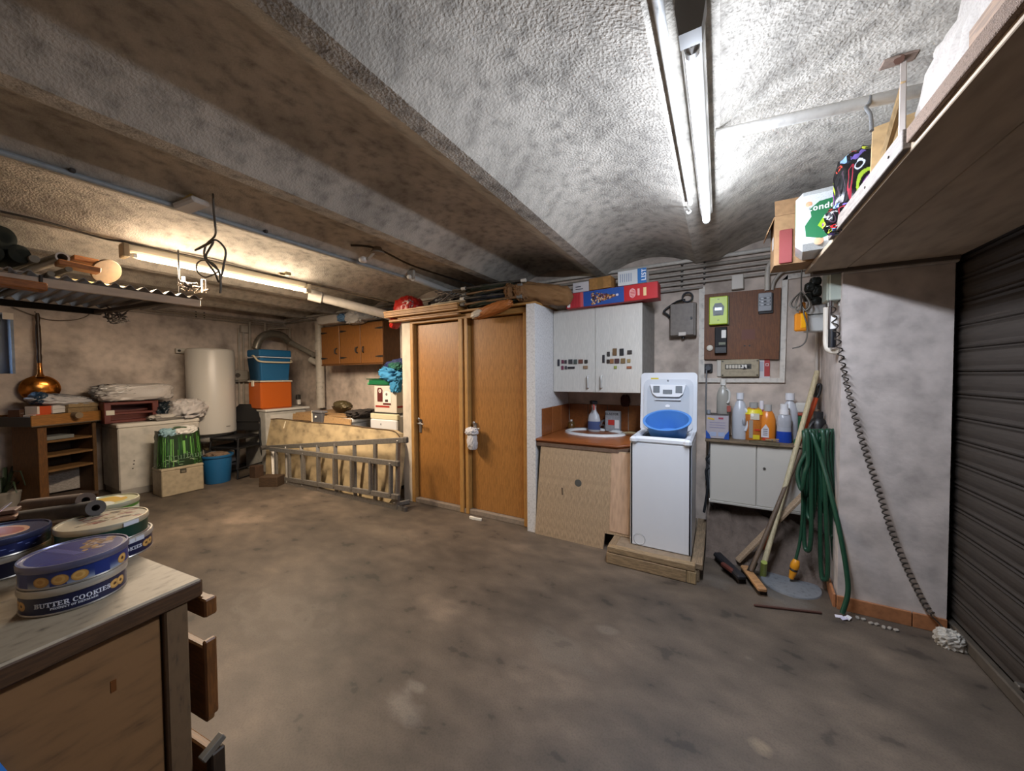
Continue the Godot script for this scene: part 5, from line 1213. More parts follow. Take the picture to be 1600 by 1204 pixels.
	hose.append_array([Vector3(0.520, 1.016, -2.980), Vector3(0.561, 0.851, -2.920), Vector3(0.592, 0.674, -2.850), Vector3(0.623, 0.468, -2.790), Vector3(0.647, 0.278, -2.760), Vector3(0.653, 0.140, -2.740), Vector3(0.625, 0.019, -2.720)])
	var ho := thing("garden_hose", "dark green garden hose coiled in long loops over the wall hook", "hose", hose[0])
	var rel := []
	for q in spline(hose, 7): rel.append(q - hose[0])
	T(ho, "tube", m("194430", 0.4, "mottle", Vector3.ONE * 3), rel, 0.0125, 8)
	var tail := spline([Vector3(0.499, 0.945, -3.050), Vector3(0.486, 0.692, -3.030), Vector3(0.486, 0.481, -3.020), Vector3(0.475, 0.286, -3.020), Vector3(0.450, 0.159, -3.000)], 8)
	var rel2 := []
	for q in tail: rel2.append(q - hose[0])
	T(ho, "tube", m("194430", 0.4, "mottle", Vector3.ONE * 3), rel2, 0.009, 8)
	var yc := thing("hose_connector", "yellow and black hose connector hanging at the hose end above the round cover", "connector", Vector3(0.428, 0.032, -3.000))
	var ya := m("d8901e", 0.35)
	L(yc, "nozzle", ya, Vector3.ZERO, [Vector2(0, 0), Vector2(0.014, 0), Vector2(0.021, 0.05), Vector2(0.021, 0.055), Vector2(0, 0.055)], 16, Vector3(0, 0, -12))
	L(yc, "ring", black, Vector3(0.011, 0.055, 0), [Vector2(0.02, 0), Vector2(0.024, 0.006), Vector2(0.02, 0.014)], 16, Vector3(0, 0, -12))
	L(yc, "coupling", ya, Vector3(0.014, 0.07, 0), [Vector2(0.022, 0), Vector2(0.025, 0.008), Vector2(0.025, 0.03), Vector2(0.018, 0.06), Vector2(0.01, 0.066)], 16, Vector3(0, 0, -12))
	# bits of wiring on the floor in the corner
	wire("cable", "thin dark wire tangled on the floor between the cover and the pillar", "cable", m("3c3028", 0.6), [Vector3(0.573, 0.010, -3.345), Vector3(0.593, 0.030, -3.214), Vector3(0.620, 0.020, -3.175), Vector3(0.608, 0.040, -3.259), Vector3(0.635, 0.020, -3.148)], 0.004)

func loft() -> void:
	var um := m("bba68c", 0.8, "mottle", Vector3(2, 2, 0.6))
	var chip := m("b9a595", 0.85, "fine", Vector3.ONE * 5)
	var lo := thing("loft_shelf", "loft shelf of dark boards with a pale front batten, over the roller shutter side", "shelf", Vector3(0.445, 2.0, -2.82))
	B(lo, "board", um, Vector3(0.095, 0.011, 1.65), Vector3(0.185, 0.022, 3.3), 0.002)
	B(lo, "board", um, Vector3(0.415, 0.013, 1.65), Vector3(0.445, 0.022, 3.3), 0.002)
	B(lo, "front_batten", wood("877b70", "z", 0.7), Vector3(-0.006, 0.036, 1.02), Vector3(0.018, 0.055, 0.78), 0.002)
	B(lo, "chipboard_edge", m("86705f", 0.95, "grime", Vector3.ONE * 12, 0.0, "stucco", 0.3), Vector3(-0.002, 0.035, 2.35), Vector3(0.02, 0.04, 1.85), 0.002)
	for z in [0.78, 1.12, 1.32]: rod(lo, "nail", m("4a4038", 0.5), Vector3(-0.018, 0.034, z), Vector3(-0.012, 0.034, z), 0.004)
	B(lo, "cross_bearer", m("5b5148", 0.8), Vector3(0.33, -0.004, 0.02), Vector3(0.6, 0.03, 0.05), 0.003)
	# hanging rod
	var hr := thing("hanger_strap", "pale flat iron strap holding the loft shelf up to the ceiling", "strap", Vector3(0.448, 2.03, -1.47))
	bar(hr, "strap", m("cbbfb6", 0.6), Vector3(0, 0.0, 0), Vector3(0.554, 2.490, -1.818) - Vector3(0.448, 2.03, -1.47), 0.016, 0.006)
	B(hr, "ceiling_plate", m("a08a7c", 0.7, "mottle", Vector3.ONE * 6), Vector3(0.552, 2.500, -1.821) - Vector3(0.448, 2.03, -1.47) + Vector3(-0.01, 0, 0.0), Vector3(0.09, 0.008, 0.05), 0.002)
	rod(hr, "bolt", m("5a3a2a", 0.6), Vector3(0.538, 2.490, -1.802) - Vector3(0.448, 2.03, -1.47), Vector3(0.543, 2.500, -1.819) - Vector3(0.448, 2.03, -1.47), 0.014, 8)
	# open cardboard box at the far end
	var cb := thing("cardboard_box", "open cardboard carton overhanging the far end of the loft shelf", "box", Vector3(0.43, 2.024, -2.70))
	var cm := m("a9835c", 0.85, "mottle", Vector3.ONE * 3)
	B(cb, "side", cm, Vector3(-0.155, 0.14, 0.0), Vector3(0.005, 0.28, 0.18), 0.001)
	B(cb, "side", cm, Vector3(0.155, 0.14, 0.0), Vector3(0.005, 0.28, 0.18), 0.001)
	B(cb, "end", cm, Vector3(0.0, 0.14, 0.09), Vector3(0.31, 0.28, 0.005), 0.001)
	B(cb, "end", cm, Vector3(0.0, 0.14, -0.09), Vector3(0.31, 0.28, 0.005), 0.001)
	B(cb, "bottom", cm, Vector3(0, 0.003, 0), Vector3(0.31, 0.005, 0.18), 0.001)
	B(cb, "flap", cm, Vector3(-0.02, 0.33, 0.075), Vector3(0.27, 0.10, 0.005), 0.001, Vector3(-16, 0, 0))
	B(cb, "flap", cm, Vector3(-0.175, 0.235, -0.0), Vector3(0.005, 0.10, 0.17), 0.001, Vector3(0, 0, -22))
	B(cb, "white_label", m("cfcbc4", 0.6), Vector3(-0.1585, 0.14, 0.03), Vector3(0.001, 0.07, 0.05), 0.0)
	B(cb, "red_parcel", m("8c3a38", 0.5, "stripe", Vector3(12, 12, 2)), Vector3(-0.105, 0.10, 0.10), Vector3(0.06, 0.19, 0.012), 0.003)
	# pack of paper towels in printed film
	var pk := thing("paper_towel_pack", "white and green plastic-wrapped pack of paper rolls on the loft shelf edge", "paper rolls", Vector3(0.465, 2.028, -2.48), -8.0)
	var g := G.new()
	var film := m("d3d6d4", 0.25, "fine", Vector3.ONE * 3)
	g.box(Vector3(0.0, 0.15, 0), Vector3(0.225, 0.30, 0.24), 0.03)
	put(pk, "wrapped_rolls", g.done(), film)
	for j in 2: L(pk, "roll_end", film, Vector3(-0.055 + 0.11 * j, 0.30, 0.0), [Vector2(0.05, 0), Vector2(0.045, 0.006), Vector2(0.015, 0.004), Vector2(0, 0)], 20)
	var gz := 0.1205
	PR(pk, "green_shape", m("1f6a40", 0.3), [Vector2(-0.07, 0.055), Vector2(-0.01, 0.035), Vector2(0.06, 0.06), Vector2(0.09, 0.09), Vector2(0.09, 0.19), Vector2(0.04, 0.225), Vector2(-0.02, 0.22), Vector2(-0.055, 0.19), Vector2(-0.05, 0.15), Vector2(-0.075, 0.11)], 0.002, Vector3(0.0, 0.01, gz))
	PR(pk, "lime_shape", m("93c81e", 0.3), [Vector2(-0.025, 0.10), Vector2(0.0, 0.075), Vector2(0.09, 0.07), Vector2(0.075, 0.12), Vector2(0.03, 0.165), Vector2(0.0, 0.145)], 0.002, Vector3(0.0, 0.01, gz + 0.0015))
	PR(pk, "green_edge", m("2a8a48", 0.3), [Vector2(-0.10, 0.13), Vector2(0.03, 0.13), Vector2(0.05, 0.20), Vector2(0.03, 0.25), Vector2(-0.10, 0.25)], 0.002, Vector3(-0.113, 0.01, 0.03), Vector3(0, -90, 0))
	TX(pk, "Condor", 0.026, m("e2eae4", 0.4), Vector3(-0.005, 0.20, gz + 0.003))
	TX(pk, "MAX", 0.022, m("1f4a2a", 0.4), Vector3(0.03, 0.145, gz + 0.004))
	TX(pk, "ABSO", 0.022, m("1f4a2a", 0.4), Vector3(0.035, 0.115, gz + 0.004))
	for q in [[-0.02, 0.035, 0.02], [-0.06, 0.225, 0.014]]: L(pk, "flower_print", m("d9a07a", 0.4), Vector3(q[0], q[1], gz), [Vector2(q[2], 0), Vector2(q[2] * 0.4, 0.002), Vector2(0, 0.002)], 14, Vector3(90, 0, 0))
	# black patterned bag
	var im := canvas(128, 128, "0e0d10")
	disc(im, 50, 24, 20, 18, "a8c83a", 0.72); disc(im, 50, 24, 11, 10, "7a3a8a"); disc(im, 52, 24, 5, 5, "d0503a")
	disc(im, 95, 92, 18, 20, "8ab0e8", 0.6); disc(im, 95, 92, 9, 10, "28408a"); disc(im, 22, 88, 22, 16, "6a58a0", 0.5); disc(im, 84, 60, 22, 9, "c04030", 0.7)
	disc(im, 15, 40, 8, 26, "a02a3a", 0.6); disc(im, 110, 118, 14, 12, "b82a2a", 0.5); disc(im, 60, 106, 26, 8, "c8d040", 0.75); disc(im, 32, 58, 10, 14, "d8e0f0", 0.7); disc(im, 112, 30, 12, 22, "40303a", 0.7)
	var bb := thing("gift_bag", "glossy black bag with coloured rings, slumped on the loft shelf edge", "bag", Vector3(0.55, 2.03, -2.14), -10)
	var pm := printed(im, 0.18)
	pm.uv1_scale = Vector3(4, 2, 1); pm.uv1_offset = Vector3(0.3, 0.2, 0)
	BL(bb, "pouch", pm, Vector3(0.0, 0.155, 0.0), Vector3(0.10, 0.16, 0.07), 0.22, 1.8, 15, 0.62)
	BL(bb, "sagging_corner", pm, Vector3(-0.03, 0.03, 0.07), Vector3(0.10, 0.06, 0.06), 0.25, 1.8, 19, 0.7)
	# wooden crate / nest box
	var ply := m("c2a172", 0.7, "mottle", Vector3.ONE * 3)
	var nb := thing("wooden_nest_box", "small open plywood nest box beside the strap on the loft shelf", "nest box", Vector3(0.60, 2.03, -1.83), -20)
	B(nb, "back", ply, Vector3(0.0, 0.15, 0.0), Vector3(0.24, 0.30, 0.012), 0.002, Vector3(-14, 0, 0))
	PR(nb, "side", wood("c9a674", "y", 0.7), [Vector2(0, 0.02), Vector2(0.05, 0.10), Vector2(0.11, 0.34), Vector2(0.0, 0.27)], 0.012, Vector3(-0.115, 0.0, 0.03), Vector3(-14, -90, 0))
	PR(nb, "side", wood("c9a674", "y", 0.7), [Vector2(0, 0.06), Vector2(0.07, 0.09), Vector2(0.05, 0.20), Vector2(0.0, 0.22)], 0.012, Vector3(0.105, 0.0, 0.03), Vector3(-14, -90, 0))
	B(nb, "top", ply, Vector3(0.03, 0.275, -0.12), Vector3(0.22, 0.012, 0.16), 0.002)
	B(nb, "floor", ply, Vector3(0.0, 0.007, 0.03), Vector3(0.24, 0.012, 0.12), 0.002)
	# pale cloth over boards at the near end
	var rows := []
	var n := FastNoiseLite.new(); n.seed = 77; n.frequency = 1.0
	for i in 50:
		var row := []
		for j in 20:
			var u := float(i) / 49.0; var v := float(j) / 19.0
			var z := lerpf(-1.40, -0.2, u)
			var hgt := 0.16 + 0.05 * sin(u * 9.0)
			var pr := Vector3(0.452 + 0.02 * v + 0.5 * pow(maxf(0.0, v - 0.45), 1.3), 2.045 + hgt * pow(sin(minf(v * 2.6, 1.57)), 0.8), z)
			pr.y += 0.03 * n.get_noise_2d(u * 7.0, v * 3.0) * minf(1.0, v * 6.0)
			pr.x += -0.05 * absf(n.get_noise_2d(u * 9.0 + 3.0, v * 2.0)) + 0.02
			if i == 0: pr.y = 2.045 + (pr.y - 2.045) * 0.3
			row.append(pr)
		rows.append(row)
	g = G.new(Vector3(0.5, 2.04, -0.8)); g.grid(rows)
	var cl := put(self, "dust_sheet", g.done(), m("a89f95", 0.8, "fine", Vector3.ONE * 3), Vector3(0.5, 2.04, -0.8))
	tag(cl, "creased off-white dust sheet draped along the near part of the loft shelf", "sheet")
	var pl := B(self, "plank", wood("8a6a4c", "z", 0.7), Vector3(0.475, 2.085, -0.95), Vector3(0.05, 0.06, 0.42), 0.004)
	tag(pl, "brown plank end showing under the creased dust sheet on the loft shelf", "plank")

func far_alcove() -> void:
	# machine in the corner, with cool boxes on it
	var ap := thing("corner_appliance", "white appliance in the far corner under the two cool boxes", "appliance", Vector3(-6.05, 0, -3.13))
	B(ap, "cabinet", m("b9b6ae", 0.4, "mottle", Vector3.ONE), Vector3(0, 0.445, 0), Vector3(0.6, 0.89, 0.6), 0.01)
	B(ap, "worktop", m("cbc8c0", 0.35), Vector3(0.005, 0.91, -0.02), Vector3(0.64, 0.035, 0.66), 0.006)
	B(ap, "door_panel", m("c4c1b9", 0.4), Vector3(0.302, 0.44, -0.02), Vector3(0.012, 0.80, 0.5), 0.006)
	var oc := thing("cool_box", "orange cool box, lower of the two stacked in the far corner", "cool box", Vector3(-5.97, 0.928, -3.02))
	var oran := m("b8560c", 0.45)
	B(oc, "body", oran, Vector3(0, 0.20, 0), Vector3(0.36, 0.40, 0.45), 0.02)
	B(oc, "rim", m("cfc8b8", 0.5), Vector3(0, 0.41, 0), Vector3(0.37, 0.022, 0.46), 0.006)
	B(oc, "latch", m("d8d0bd", 0.5), Vector3(-0.02, 0.38, 0.235), Vector3(0.06, 0.09, 0.02), 0.006)
	var bc := thing("cool_box", "blue cool box with a cream handle, stacked on the orange one", "cool box", Vector3(-5.975, 1.352, -3.02))
	var blue := m("155a86", 0.4)
	var g := G.new()
	g.grid([[Vector3(-0.155, 0, 0.20), Vector3(-0.175, 0.33, 0.225)], [Vector3(0.135, 0, 0.20), Vector3(0.15, 0.33, 0.225)], [Vector3(0.155, 0, 0.18), Vector3(0.175, 0.33, 0.20)], [Vector3(0.155, 0, -0.18), Vector3(0.175, 0.33, -0.20)], [Vector3(0.135, 0, -0.20), Vector3(0.15, 0.33, -0.225)], [Vector3(-0.155, 0, -0.20), Vector3(-0.175, 0.33, -0.225)]], true)
	g.box(Vector3(0, 0.012, 0), Vector3(0.30, 0.024, 0.39), 0.004)
	put(bc, "body", g.done(), blue)
	B(bc, "white_stripe", m("cfd4dc", 0.4), Vector3(0, 0.345, 0), Vector3(0.355, 0.014, 0.455), 0.003)
	B(bc, "lid", blue, Vector3(0, 0.405, 0), Vector3(0.36, 0.105, 0.46), 0.015)
	T(bc, "handle", m("c9bda2", 0.45), spline([Vector3(0.0, 0.365, 0.235), Vector3(0.06, 0.36, 0.245), Vector3(0.14, 0.30, 0.24), Vector3(0.19, 0.275, 0.20), Vector3(0.195, 0.27, 0.0), Vector3(0.19, 0.275, -0.20), Vector3(0.14, 0.30, -0.24), Vector3(0.0, 0.365, -0.235)], 5), 0.013, 8)
	# small dark bits beside the cool box
	var sg := thing("plug_adaptor", "small dark plug on the corner appliance right of the orange cool box", "plug", Vector3(-6.000, 1.051, -3.455))
	B(sg, "body", m("2a2723", 0.6), Vector3(0, 0.02, 0), Vector3(0.06, 0.08, 0.06), 0.01)
	B(sg, "socket", m("c9c5bd", 0.5), Vector3(0.01, -0.06, 0), Vector3(0.05, 0.08, 0.05), 0.008)
	# flexible duct
	var dp := spline([Vector3(-6.300, 1.842, -2.988), Vector3(-6.300, 1.965, -3.028), Vector3(-6.300, 2.063, -3.114), Vector3(-6.320, 2.109, -3.259), Vector3(-6.360, 2.085, -3.430), Vector3(-6.400, 1.999, -3.544)], 8)
	var rad := []
	for i in dp.size(): rad.append(0.062 if i % 2 == 0 else 0.053)
	var du := T(self, "flexible_duct", m("8b867b", 0.35, "mottle", Vector3.ONE * 3, 0.6), dp, rad, 14)
	tag(du, "ribbed silver duct bending behind the blue cool box", "duct")
	var dr := rod(self, "vent_pipe", m("9c968a", 0.5, "mottle", Vector3.ONE * 3, 0.2), Vector3(-6.420, 2.012, -3.556), Vector3(-5.788, 1.762, -3.600), 0.042, 14)
	tag(dr, "grey pipe slanting from the silver duct down to the white standpipe", "pipe")
	var sp := thing("standpipe", "tall white waste pipe in the far corner left of the brown wall cupboard", "pipe", Vector3(-5.62, 0.9, -3.60))
	rod(sp, "pipe", pvc, Vector3(0, 0, 0), Vector3(0.0, 1.38, 0), 0.065, 16)
	rod(sp, "collar", pvc, Vector3(0, 0.92, 0), Vector3(0, 1.04, 0), 0.078, 16)
	rod(sp, "branch", pvc, Vector3(-0.2, 0.78, 0.03), Vector3(0.0, 0.70, 0.0), 0.05, 12)
	# pipes and sockets on the left wall in the corner
	var k := 0
	for q in [[372, 515, 620], [380, 518, 620], [391, 505, 595], [415, 505, 527], [420, 508, 520]]:
		pass
	var lab := ["leftmost thin white pipe down the left wall right of the water heater", "second thin white pipe right of the water heater", "white pipe down the left wall just left of the blue cool box", "short white pipe above the silver duct"]
	var pp := [[Vector3(-6.700, 2.194, -2.935), Vector3(-6.700, 0.880, -2.912)], [Vector3(-6.700, 2.180, -2.998), Vector3(-6.700, 0.874, -2.975)], [Vector3(-6.700, 2.305, -3.094), Vector3(-6.700, 1.308, -3.079)], [Vector3(-6.700, 2.312, -3.326), Vector3(-6.700, 2.106, -3.321)]]
	for i in 4:
		var o := rod(self, "wall_pipe", m("a9a196", 0.55), pp[i][0], pp[i][1], [0.012, 0.012, 0.018, 0.018][i], 8)
		tag(o, lab[i], "pipe", "pipes beside the water heater")
	wire("wall_pipe", "white pipe stepping round the corner above the silver duct", "pipe", m("b0a89c", 0.55), [Vector3(-6.680, 2.099, -3.372), Vector3(-6.680, 2.208, -3.374), Vector3(-6.680, 2.234, -3.416), Vector3(-6.618, 2.256, -3.660), Vector3(-6.561, 2.207, -3.660), Vector3(-6.568, 2.039, -3.660)], 0.014, 8, 4)
	var jb := thing("junction_box", "small white junction box on the left wall above the twin pipes", "junction box", Vector3(-6.700, 2.182, -3.017))
	B(jb, "lid", m("b5ada2", 0.5), Vector3(0, 0.0, 0), Vector3(0.03, 0.11, 0.10), 0.006)
	B(jb, "body", m("a39b90", 0.5), Vector3(-0.02, 0.0, 0), Vector3(0.03, 0.12, 0.11), 0.004)
	var sk := thing("wall_socket", "grey double socket on the left wall between the water heater and the cool boxes", "socket", Vector3(-6.690, 1.435, -2.939))
	B(sk, "plate", m("9c968c", 0.5), Vector3(0, 0, 0), Vector3(0.04, 0.16, 0.20), 0.006)
	L(sk, "outlet", m("55504a", 0.5), Vector3(0.02, 0.0, 0.05), [Vector2(0.035, 0), Vector2(0.035, 0.01), Vector2(0.026, 0.01), Vector2(0.02, 0.002), Vector2(0, 0.002)], 16, Vector3(0, 0, -90))
	B(sk, "switch_box", m("6e675c", 0.5), Vector3(0.005, 0.0, -0.13), Vector3(0.05, 0.12, 0.07), 0.006)
	B(sk, "shelf", m("a39d92", 0.5), Vector3(0.02, -0.095, -0.04), Vector3(0.08, 0.015, 0.30), 0.003)
	# second chest freezer with cardboard and bits on it
	var fz := thing("chest_freezer", "white chest freezer behind the ladder, cardboard sheets on its lid", "freezer", Vector3(-4.72, 0, -3.32))
	B(fz, "body", m("c4c4c2", 0.4, "mottle", Vector3.ONE), Vector3(0, 0.40, 0), Vector3(1.33, 0.80, 0.62), 0.01)
	B(fz, "lid", m("cfcfcb", 0.35), Vector3(0, 0.835, 0), Vector3(1.34, 0.06, 0.63), 0.015)
	var cs := thing("cardboard_sheet", "flattened brown cardboard laid over the lid of the freezer behind the ladder", "cardboard", Vector3(-4.65, 0.868, -3.30))
	var cb := m("9a7a52", 0.9, "grime", Vector3(3, 3, 3))
	B(cs, "top", cb, Vector3(-0.05, 0.01, -0.02), Vector3(1.22, 0.02, 0.62), 0.003)
	B(cs, "front_fold", cb, Vector3(-0.32, -0.032, 0.325), Vector3(0.66, 0.085, 0.02), 0.003, Vector3(-6, 0, 0))
	B(cs, "front_fold", m("a3835a", 0.9, "grime", Vector3(3, 3, 3)), Vector3(0.36, -0.045, 0.335), Vector3(0.55, 0.10, 0.02), 0.003, Vector3(-9, 0, -2))
	B(cs, "second_layer", m("8a6c48", 0.9, "grime", Vector3(3, 3, 3)), Vector3(0.05, 0.026, -0.05), Vector3(0.9, 0.014, 0.5), 0.003, Vector3(0, 3, 0))
	var dc := BL(self, "dark_cloth", m("2b2521", 0.9), Vector3(-4.10, 0.91, -3.20), Vector3(0.14, 0.05, 0.18), 0.3, 2.2, 61, 0.7)
	tag(dc, "dark crumpled cloth at the right end of the cardboard-covered freezer", "cloth")
	var tn := thing("cash_tin", "small grey metal tin with a white knob hanging over the freezer's front edge", "tin", Vector3(-4.66, 0.78, -2.955))
	B(tn, "body", m("56565a", 0.45, "mottle", Vector3.ONE * 4), Vector3(0, 0.065, 0), Vector3(0.21, 0.15, 0.06), 0.012)
	B(tn, "lid", m("66666a", 0.45), Vector3(0, 0.15, -0.01), Vector3(0.215, 0.03, 0.10), 0.008)
	BL(tn, "knob", m("e6e2da", 0.3), Vector3(-0.02, 0.085, 0.035), Vector3(0.016, 0.016, 0.012), 0.0, 1.0, 1, 1.0)
	B(tn, "strap", m("cfc3a8", 0.6), Vector3(-0.11, 0.08, 0.012), Vector3(0.018, 0.17, 0.05), 0.004)
	var bw := thing("bowl", "dark pointed metal bowl on the cardboard-covered freezer", "bowl", Vector3(-4.55, 0.90, -3.22))
	L(bw, "bowl", m("453a2a", 0.4, "mottle", Vector3.ONE * 6, 0.3), Vector3.ZERO, [Vector2(0, 0.0), Vector2(0.07, 0.0), Vector2(0.13, 0.05), Vector2(0.15, 0.085), Vector2(0.145, 0.088), Vector2(0.10, 0.05), Vector2(0, 0.02)], 28, Vector3.ZERO, 0.75)
	BL(bw, "cover", m("54492f", 0.45, "mottle", Vector3.ONE * 6, 0.3), Vector3(0.02, 0.10, 0.0), Vector3(0.13, 0.06, 0.09), 0.2, 1.6, 7, 0.9, Vector3(0, 0, -8))
	for s in [-1, 1]: L(bw, "spout", m("453a2a", 0.4), Vector3(0.14 * s, 0.065, 0.0), [Vector2(0.02, 0), Vector2(0.004, 0.09), Vector2(0, 0.09)], 10, Vector3(0, 0, -80 * s))
	# fridge with a coffee machine carton
	var fr := thing("fridge", "small white fridge tight against the closet's left side", "fridge", Vector3(-3.645, 0, -3.40))
	B(fr, "body", m("c9cacc", 0.35), Vector3(0, 0.475, -0.02), Vector3(0.48, 0.87, 0.46), 0.01)
	B(fr, "door", m("d2d3d6", 0.3), Vector3(0, 0.46, 0.235), Vector3(0.48, 0.80, 0.04), 0.012)
	B(fr, "top_band", m("cdc7a8", 0.4), Vector3(0, 0.895, 0.225), Vector3(0.485, 0.07, 0.05), 0.008)
	B(fr, "handle_gap", m("33322e", 0.5), Vector3(0, 0.938, 0.20), Vector3(0.40, 0.012, 0.06), 0.003)
	B(fr, "badge", m("8e8f92", 0.4), Vector3(-0.04, 0.80, 0.256), Vector3(0.022, 0.022, 0.003), 0.001)
	for x in [-1, 1]: rod(fr, "foot", black, Vector3(0.2 * x, 0, 0.15), Vector3(0.2 * x, 0.045, 0.15), 0.025, 10)
	var cf := thing("coffee_machine_carton", "white printed carton showing two coffee machines, on top of the small fridge", "box", Vector3(-3.64, 0.945, -3.33))
	B(cf, "carton", m("c9c3b6", 0.6), Vector3(0, 0.17, 0), Vector3(0.40, 0.34, 0.30), 0.004)
	B(cf, "red_band", m("9a2e26", 0.5), Vector3(-0.05, 0.075, 0.151), Vector3(0.25, 0.024, 0.002), 0.0)
	B(cf, "red_band", m("9a2e26", 0.5), Vector3(0.201, 0.075, 0.04), Vector3(0.002, 0.024, 0.2), 0.0)
	PR(cf, "red_machine_print", m("5a2420", 0.5), [Vector2(-0.05, -0.09), Vector2(0.045, -0.09), Vector2(0.045, 0.06), Vector2(0.02, 0.085), Vector2(-0.035, 0.085), Vector2(-0.05, 0.06)], 0.002, Vector3(-0.09, 0.225, 0.151))
	PR(cf, "white_machine_print", m("e2ddd4", 0.4), [Vector2(-0.065, -0.09), Vector2(0.075, -0.09), Vector2(0.075, 0.03), Vector2(0.05, 0.065), Vector2(-0.03, 0.07), Vector2(-0.065, 0.03)], 0.002, Vector3(0.03, 0.20, 0.153))
	L(cf, "dial_print", m("d8d0c4", 0.4), Vector3(-0.09, 0.27, 0.153), [Vector2(0.025, 0), Vector2(0, 0.001)], 16, Vector3(90, 0, 0))
	L(cf, "dial_print", m("6a5a50", 0.4), Vector3(-0.09, 0.27, 0.1545), [Vector2(0.009, 0), Vector2(0, 0.001)], 12, Vector3(90, 0, 0))
	L(cf, "dial_print", m("6f6a64", 0.4), Vector3(0.03, 0.23, 0.1555), [Vector2(0.018, 0), Vector2(0, 0.001)], 14, Vector3(90, 0, 0))
	B(cf, "outlet_print", m("3a2e2a", 0.4), Vector3(0.03, 0.15, 0.1555), Vector3(0.05, 0.03, 0.001), 0.0)
	B(cf, "tray_print", m("5a2420", 0.4), Vector3(0.035, 0.11, 0.1545), Vector3(0.14, 0.022, 0.001), 0.0)
	var gn := thing("green_case", "flat green case on the coffee machine carton", "case", Vector3(-3.74, 1.288, -3.28))
	B(gn, "body", m("14623a", 0.4), Vector3(0, 0.035, 0), Vector3(0.36, 0.065, 0.24), 0.008)
	B(gn, "rim", m("5a9a6a", 0.4), Vector3(-0.19, 0.02, 0.0), Vector3(0.03, 0.035, 0.24), 0.006)
	B(gn, "lid_edge", m("0e4a2c", 0.4), Vector3(-0.02, 0.072, 0.0), Vector3(0.40, 0.012, 0.25), 0.004, Vector3(0, 0, -2))
	var b1 := BL(self, "blue_cloth", m("3a8ab8", 0.8, "fine", Vector3.ONE * 4), Vector3(-3.54, 1.415, -3.28), Vector3(0.18, 0.085, 0.15), 0.45, 2.6, 25, 0.8, Vector3(0, 0, -10))
	tag(b1, "light blue crumpled cloth heaped on the green case beside the closet", "cloth")
	var b1b := BL(self, "blue_cloth", m("3487b4", 0.8, "fine", Vector3.ONE * 4), Vector3(-3.44, 1.30, -3.17), Vector3(0.07, 0.10, 0.04), 0.4, 2.4, 27, 0.8)
	tag(b1b, "fold of light blue cloth hanging down the right of the coffee machine carton", "cloth")
	var b2 := BL(self, "dark_blue_cloth", m("1c2a5a", 0.7, "fine", Vector3.ONE * 4), Vector3(-3.50, 1.53, -3.34), Vector3(0.21, 0.07, 0.14), 0.45, 2.4, 29, 0.8, Vector3(0, 0, 8))
	tag(b2, "dark blue cloth on top of the light blue cloth heap", "cloth")
	var b3 := BL(self, "green_cloth", m("1a5a48", 0.7), Vector3(-3.47, 1.52, -3.22), Vector3(0.10, 0.045, 0.06), 0.4, 2.4, 31, 0.8)
	tag(b3, "dark green scrap of cloth between the two blue cloths", "cloth")
	# brown wall cupboard
	var wc := thing("wall_cupboard", "brown wooden wall cupboard with three doors and black strap hinges", "cupboard", Vector3(-4.58, 1.578, -3.40))
	var wd := wood("80511f", "y", 0.5, "veneer")
	B(wc, "body", wood("5c3a17", "y", 0.6), Vector3(0, 0.285, -0.15), Vector3(1.34, 0.57, 0.28), 0.004)
	B(wc, "base_rail", wood("6a431c", "x", 0.6), Vector3(0, -0.005, 0.0), Vector3(1.34, 0.02, 0.03), 0.003)
	var iron := m("1c1a18", 0.5)
	for q in [[-0.453, 0.425, 1, -1], [0.0, 0.44, 1, -1], [0.45, 0.44, -1, 1]]:
		var d := B(wc, "door", wd, Vector3(q[0], 0.285, 0.0), Vector3(q[1], 0.555, 0.022), 0.004)
		for y in [-0.19, 0.19]:
			PR(d, "hinge", iron, [Vector2(0, -0.012), Vector2(0.04 * q[2], -0.014), Vector2(0.14 * q[2], -0.004), Vector2(0.14 * q[2], 0.004), Vector2(0.04 * q[2], 0.014), Vector2(0, 0.012)], 0.006, Vector3(q[3] * q[1] / 2, y, 0.013))
		var hx: float = q[1] / 2 * q[2] - 0.055 * q[2]
		T(d, "handle", iron, spline([Vector3(hx, -0.13, 0.011), Vector3(hx - 0.012 * q[2], -0.12, 0.035), Vector3(hx - 0.016 * q[2], -0.09, 0.04), Vector3(hx - 0.012 * q[2], -0.06, 0.035), Vector3(hx, -0.05, 0.011)], 4), 0.008, 8)
	var tb := [["paper_parcel", "b9b2aa", Vector3(-4.92, 2.225, -3.36), Vector3(0.27, 0.065, 0.10), "white paper parcel at the left on top of the brown wall cupboard", "parcel"], ["blue_bag", "5f86ad", Vector3(-4.60, 2.225, -3.36), Vector3(0.10, 0.055, 0.10), "pale blue bag in the middle on top of the brown wall cupboard", "bag"], ["plastic_bag", "c6c3c0", Vector3(-4.36, 2.21, -3.33), Vector3(0.15, 0.085, 0.09), "white plastic bag slumping over the brown wall cupboard's top edge", "bag"], ["plastic_bag", "aeb2b6", Vector3(-4.10, 2.22, -3.36), Vector3(0.14, 0.06, 0.10), "grey-white plastic bag at the right on top of the brown wall cupboard", "bag"]]
	for i in 4:
		var o := BL(self, tb[i][0], m(tb[i][1], 0.4, "fine", Vector3.ONE * 3), tb[i][2], tb[i][3], [0.08, 0.3, 0.4, 0.4][i], 2.4, 80 + i, [0.45, 0.7, 0.8, 0.8][i])
		tag(o, tb[i][4], tb[i][5])
	# foam mattress board leaning in front
	var mt := thing("foam_mattress", "stained yellow foam mattress leaning on its side behind the ladder", "mattress", Vector3(-4.35, 0, -2.80))
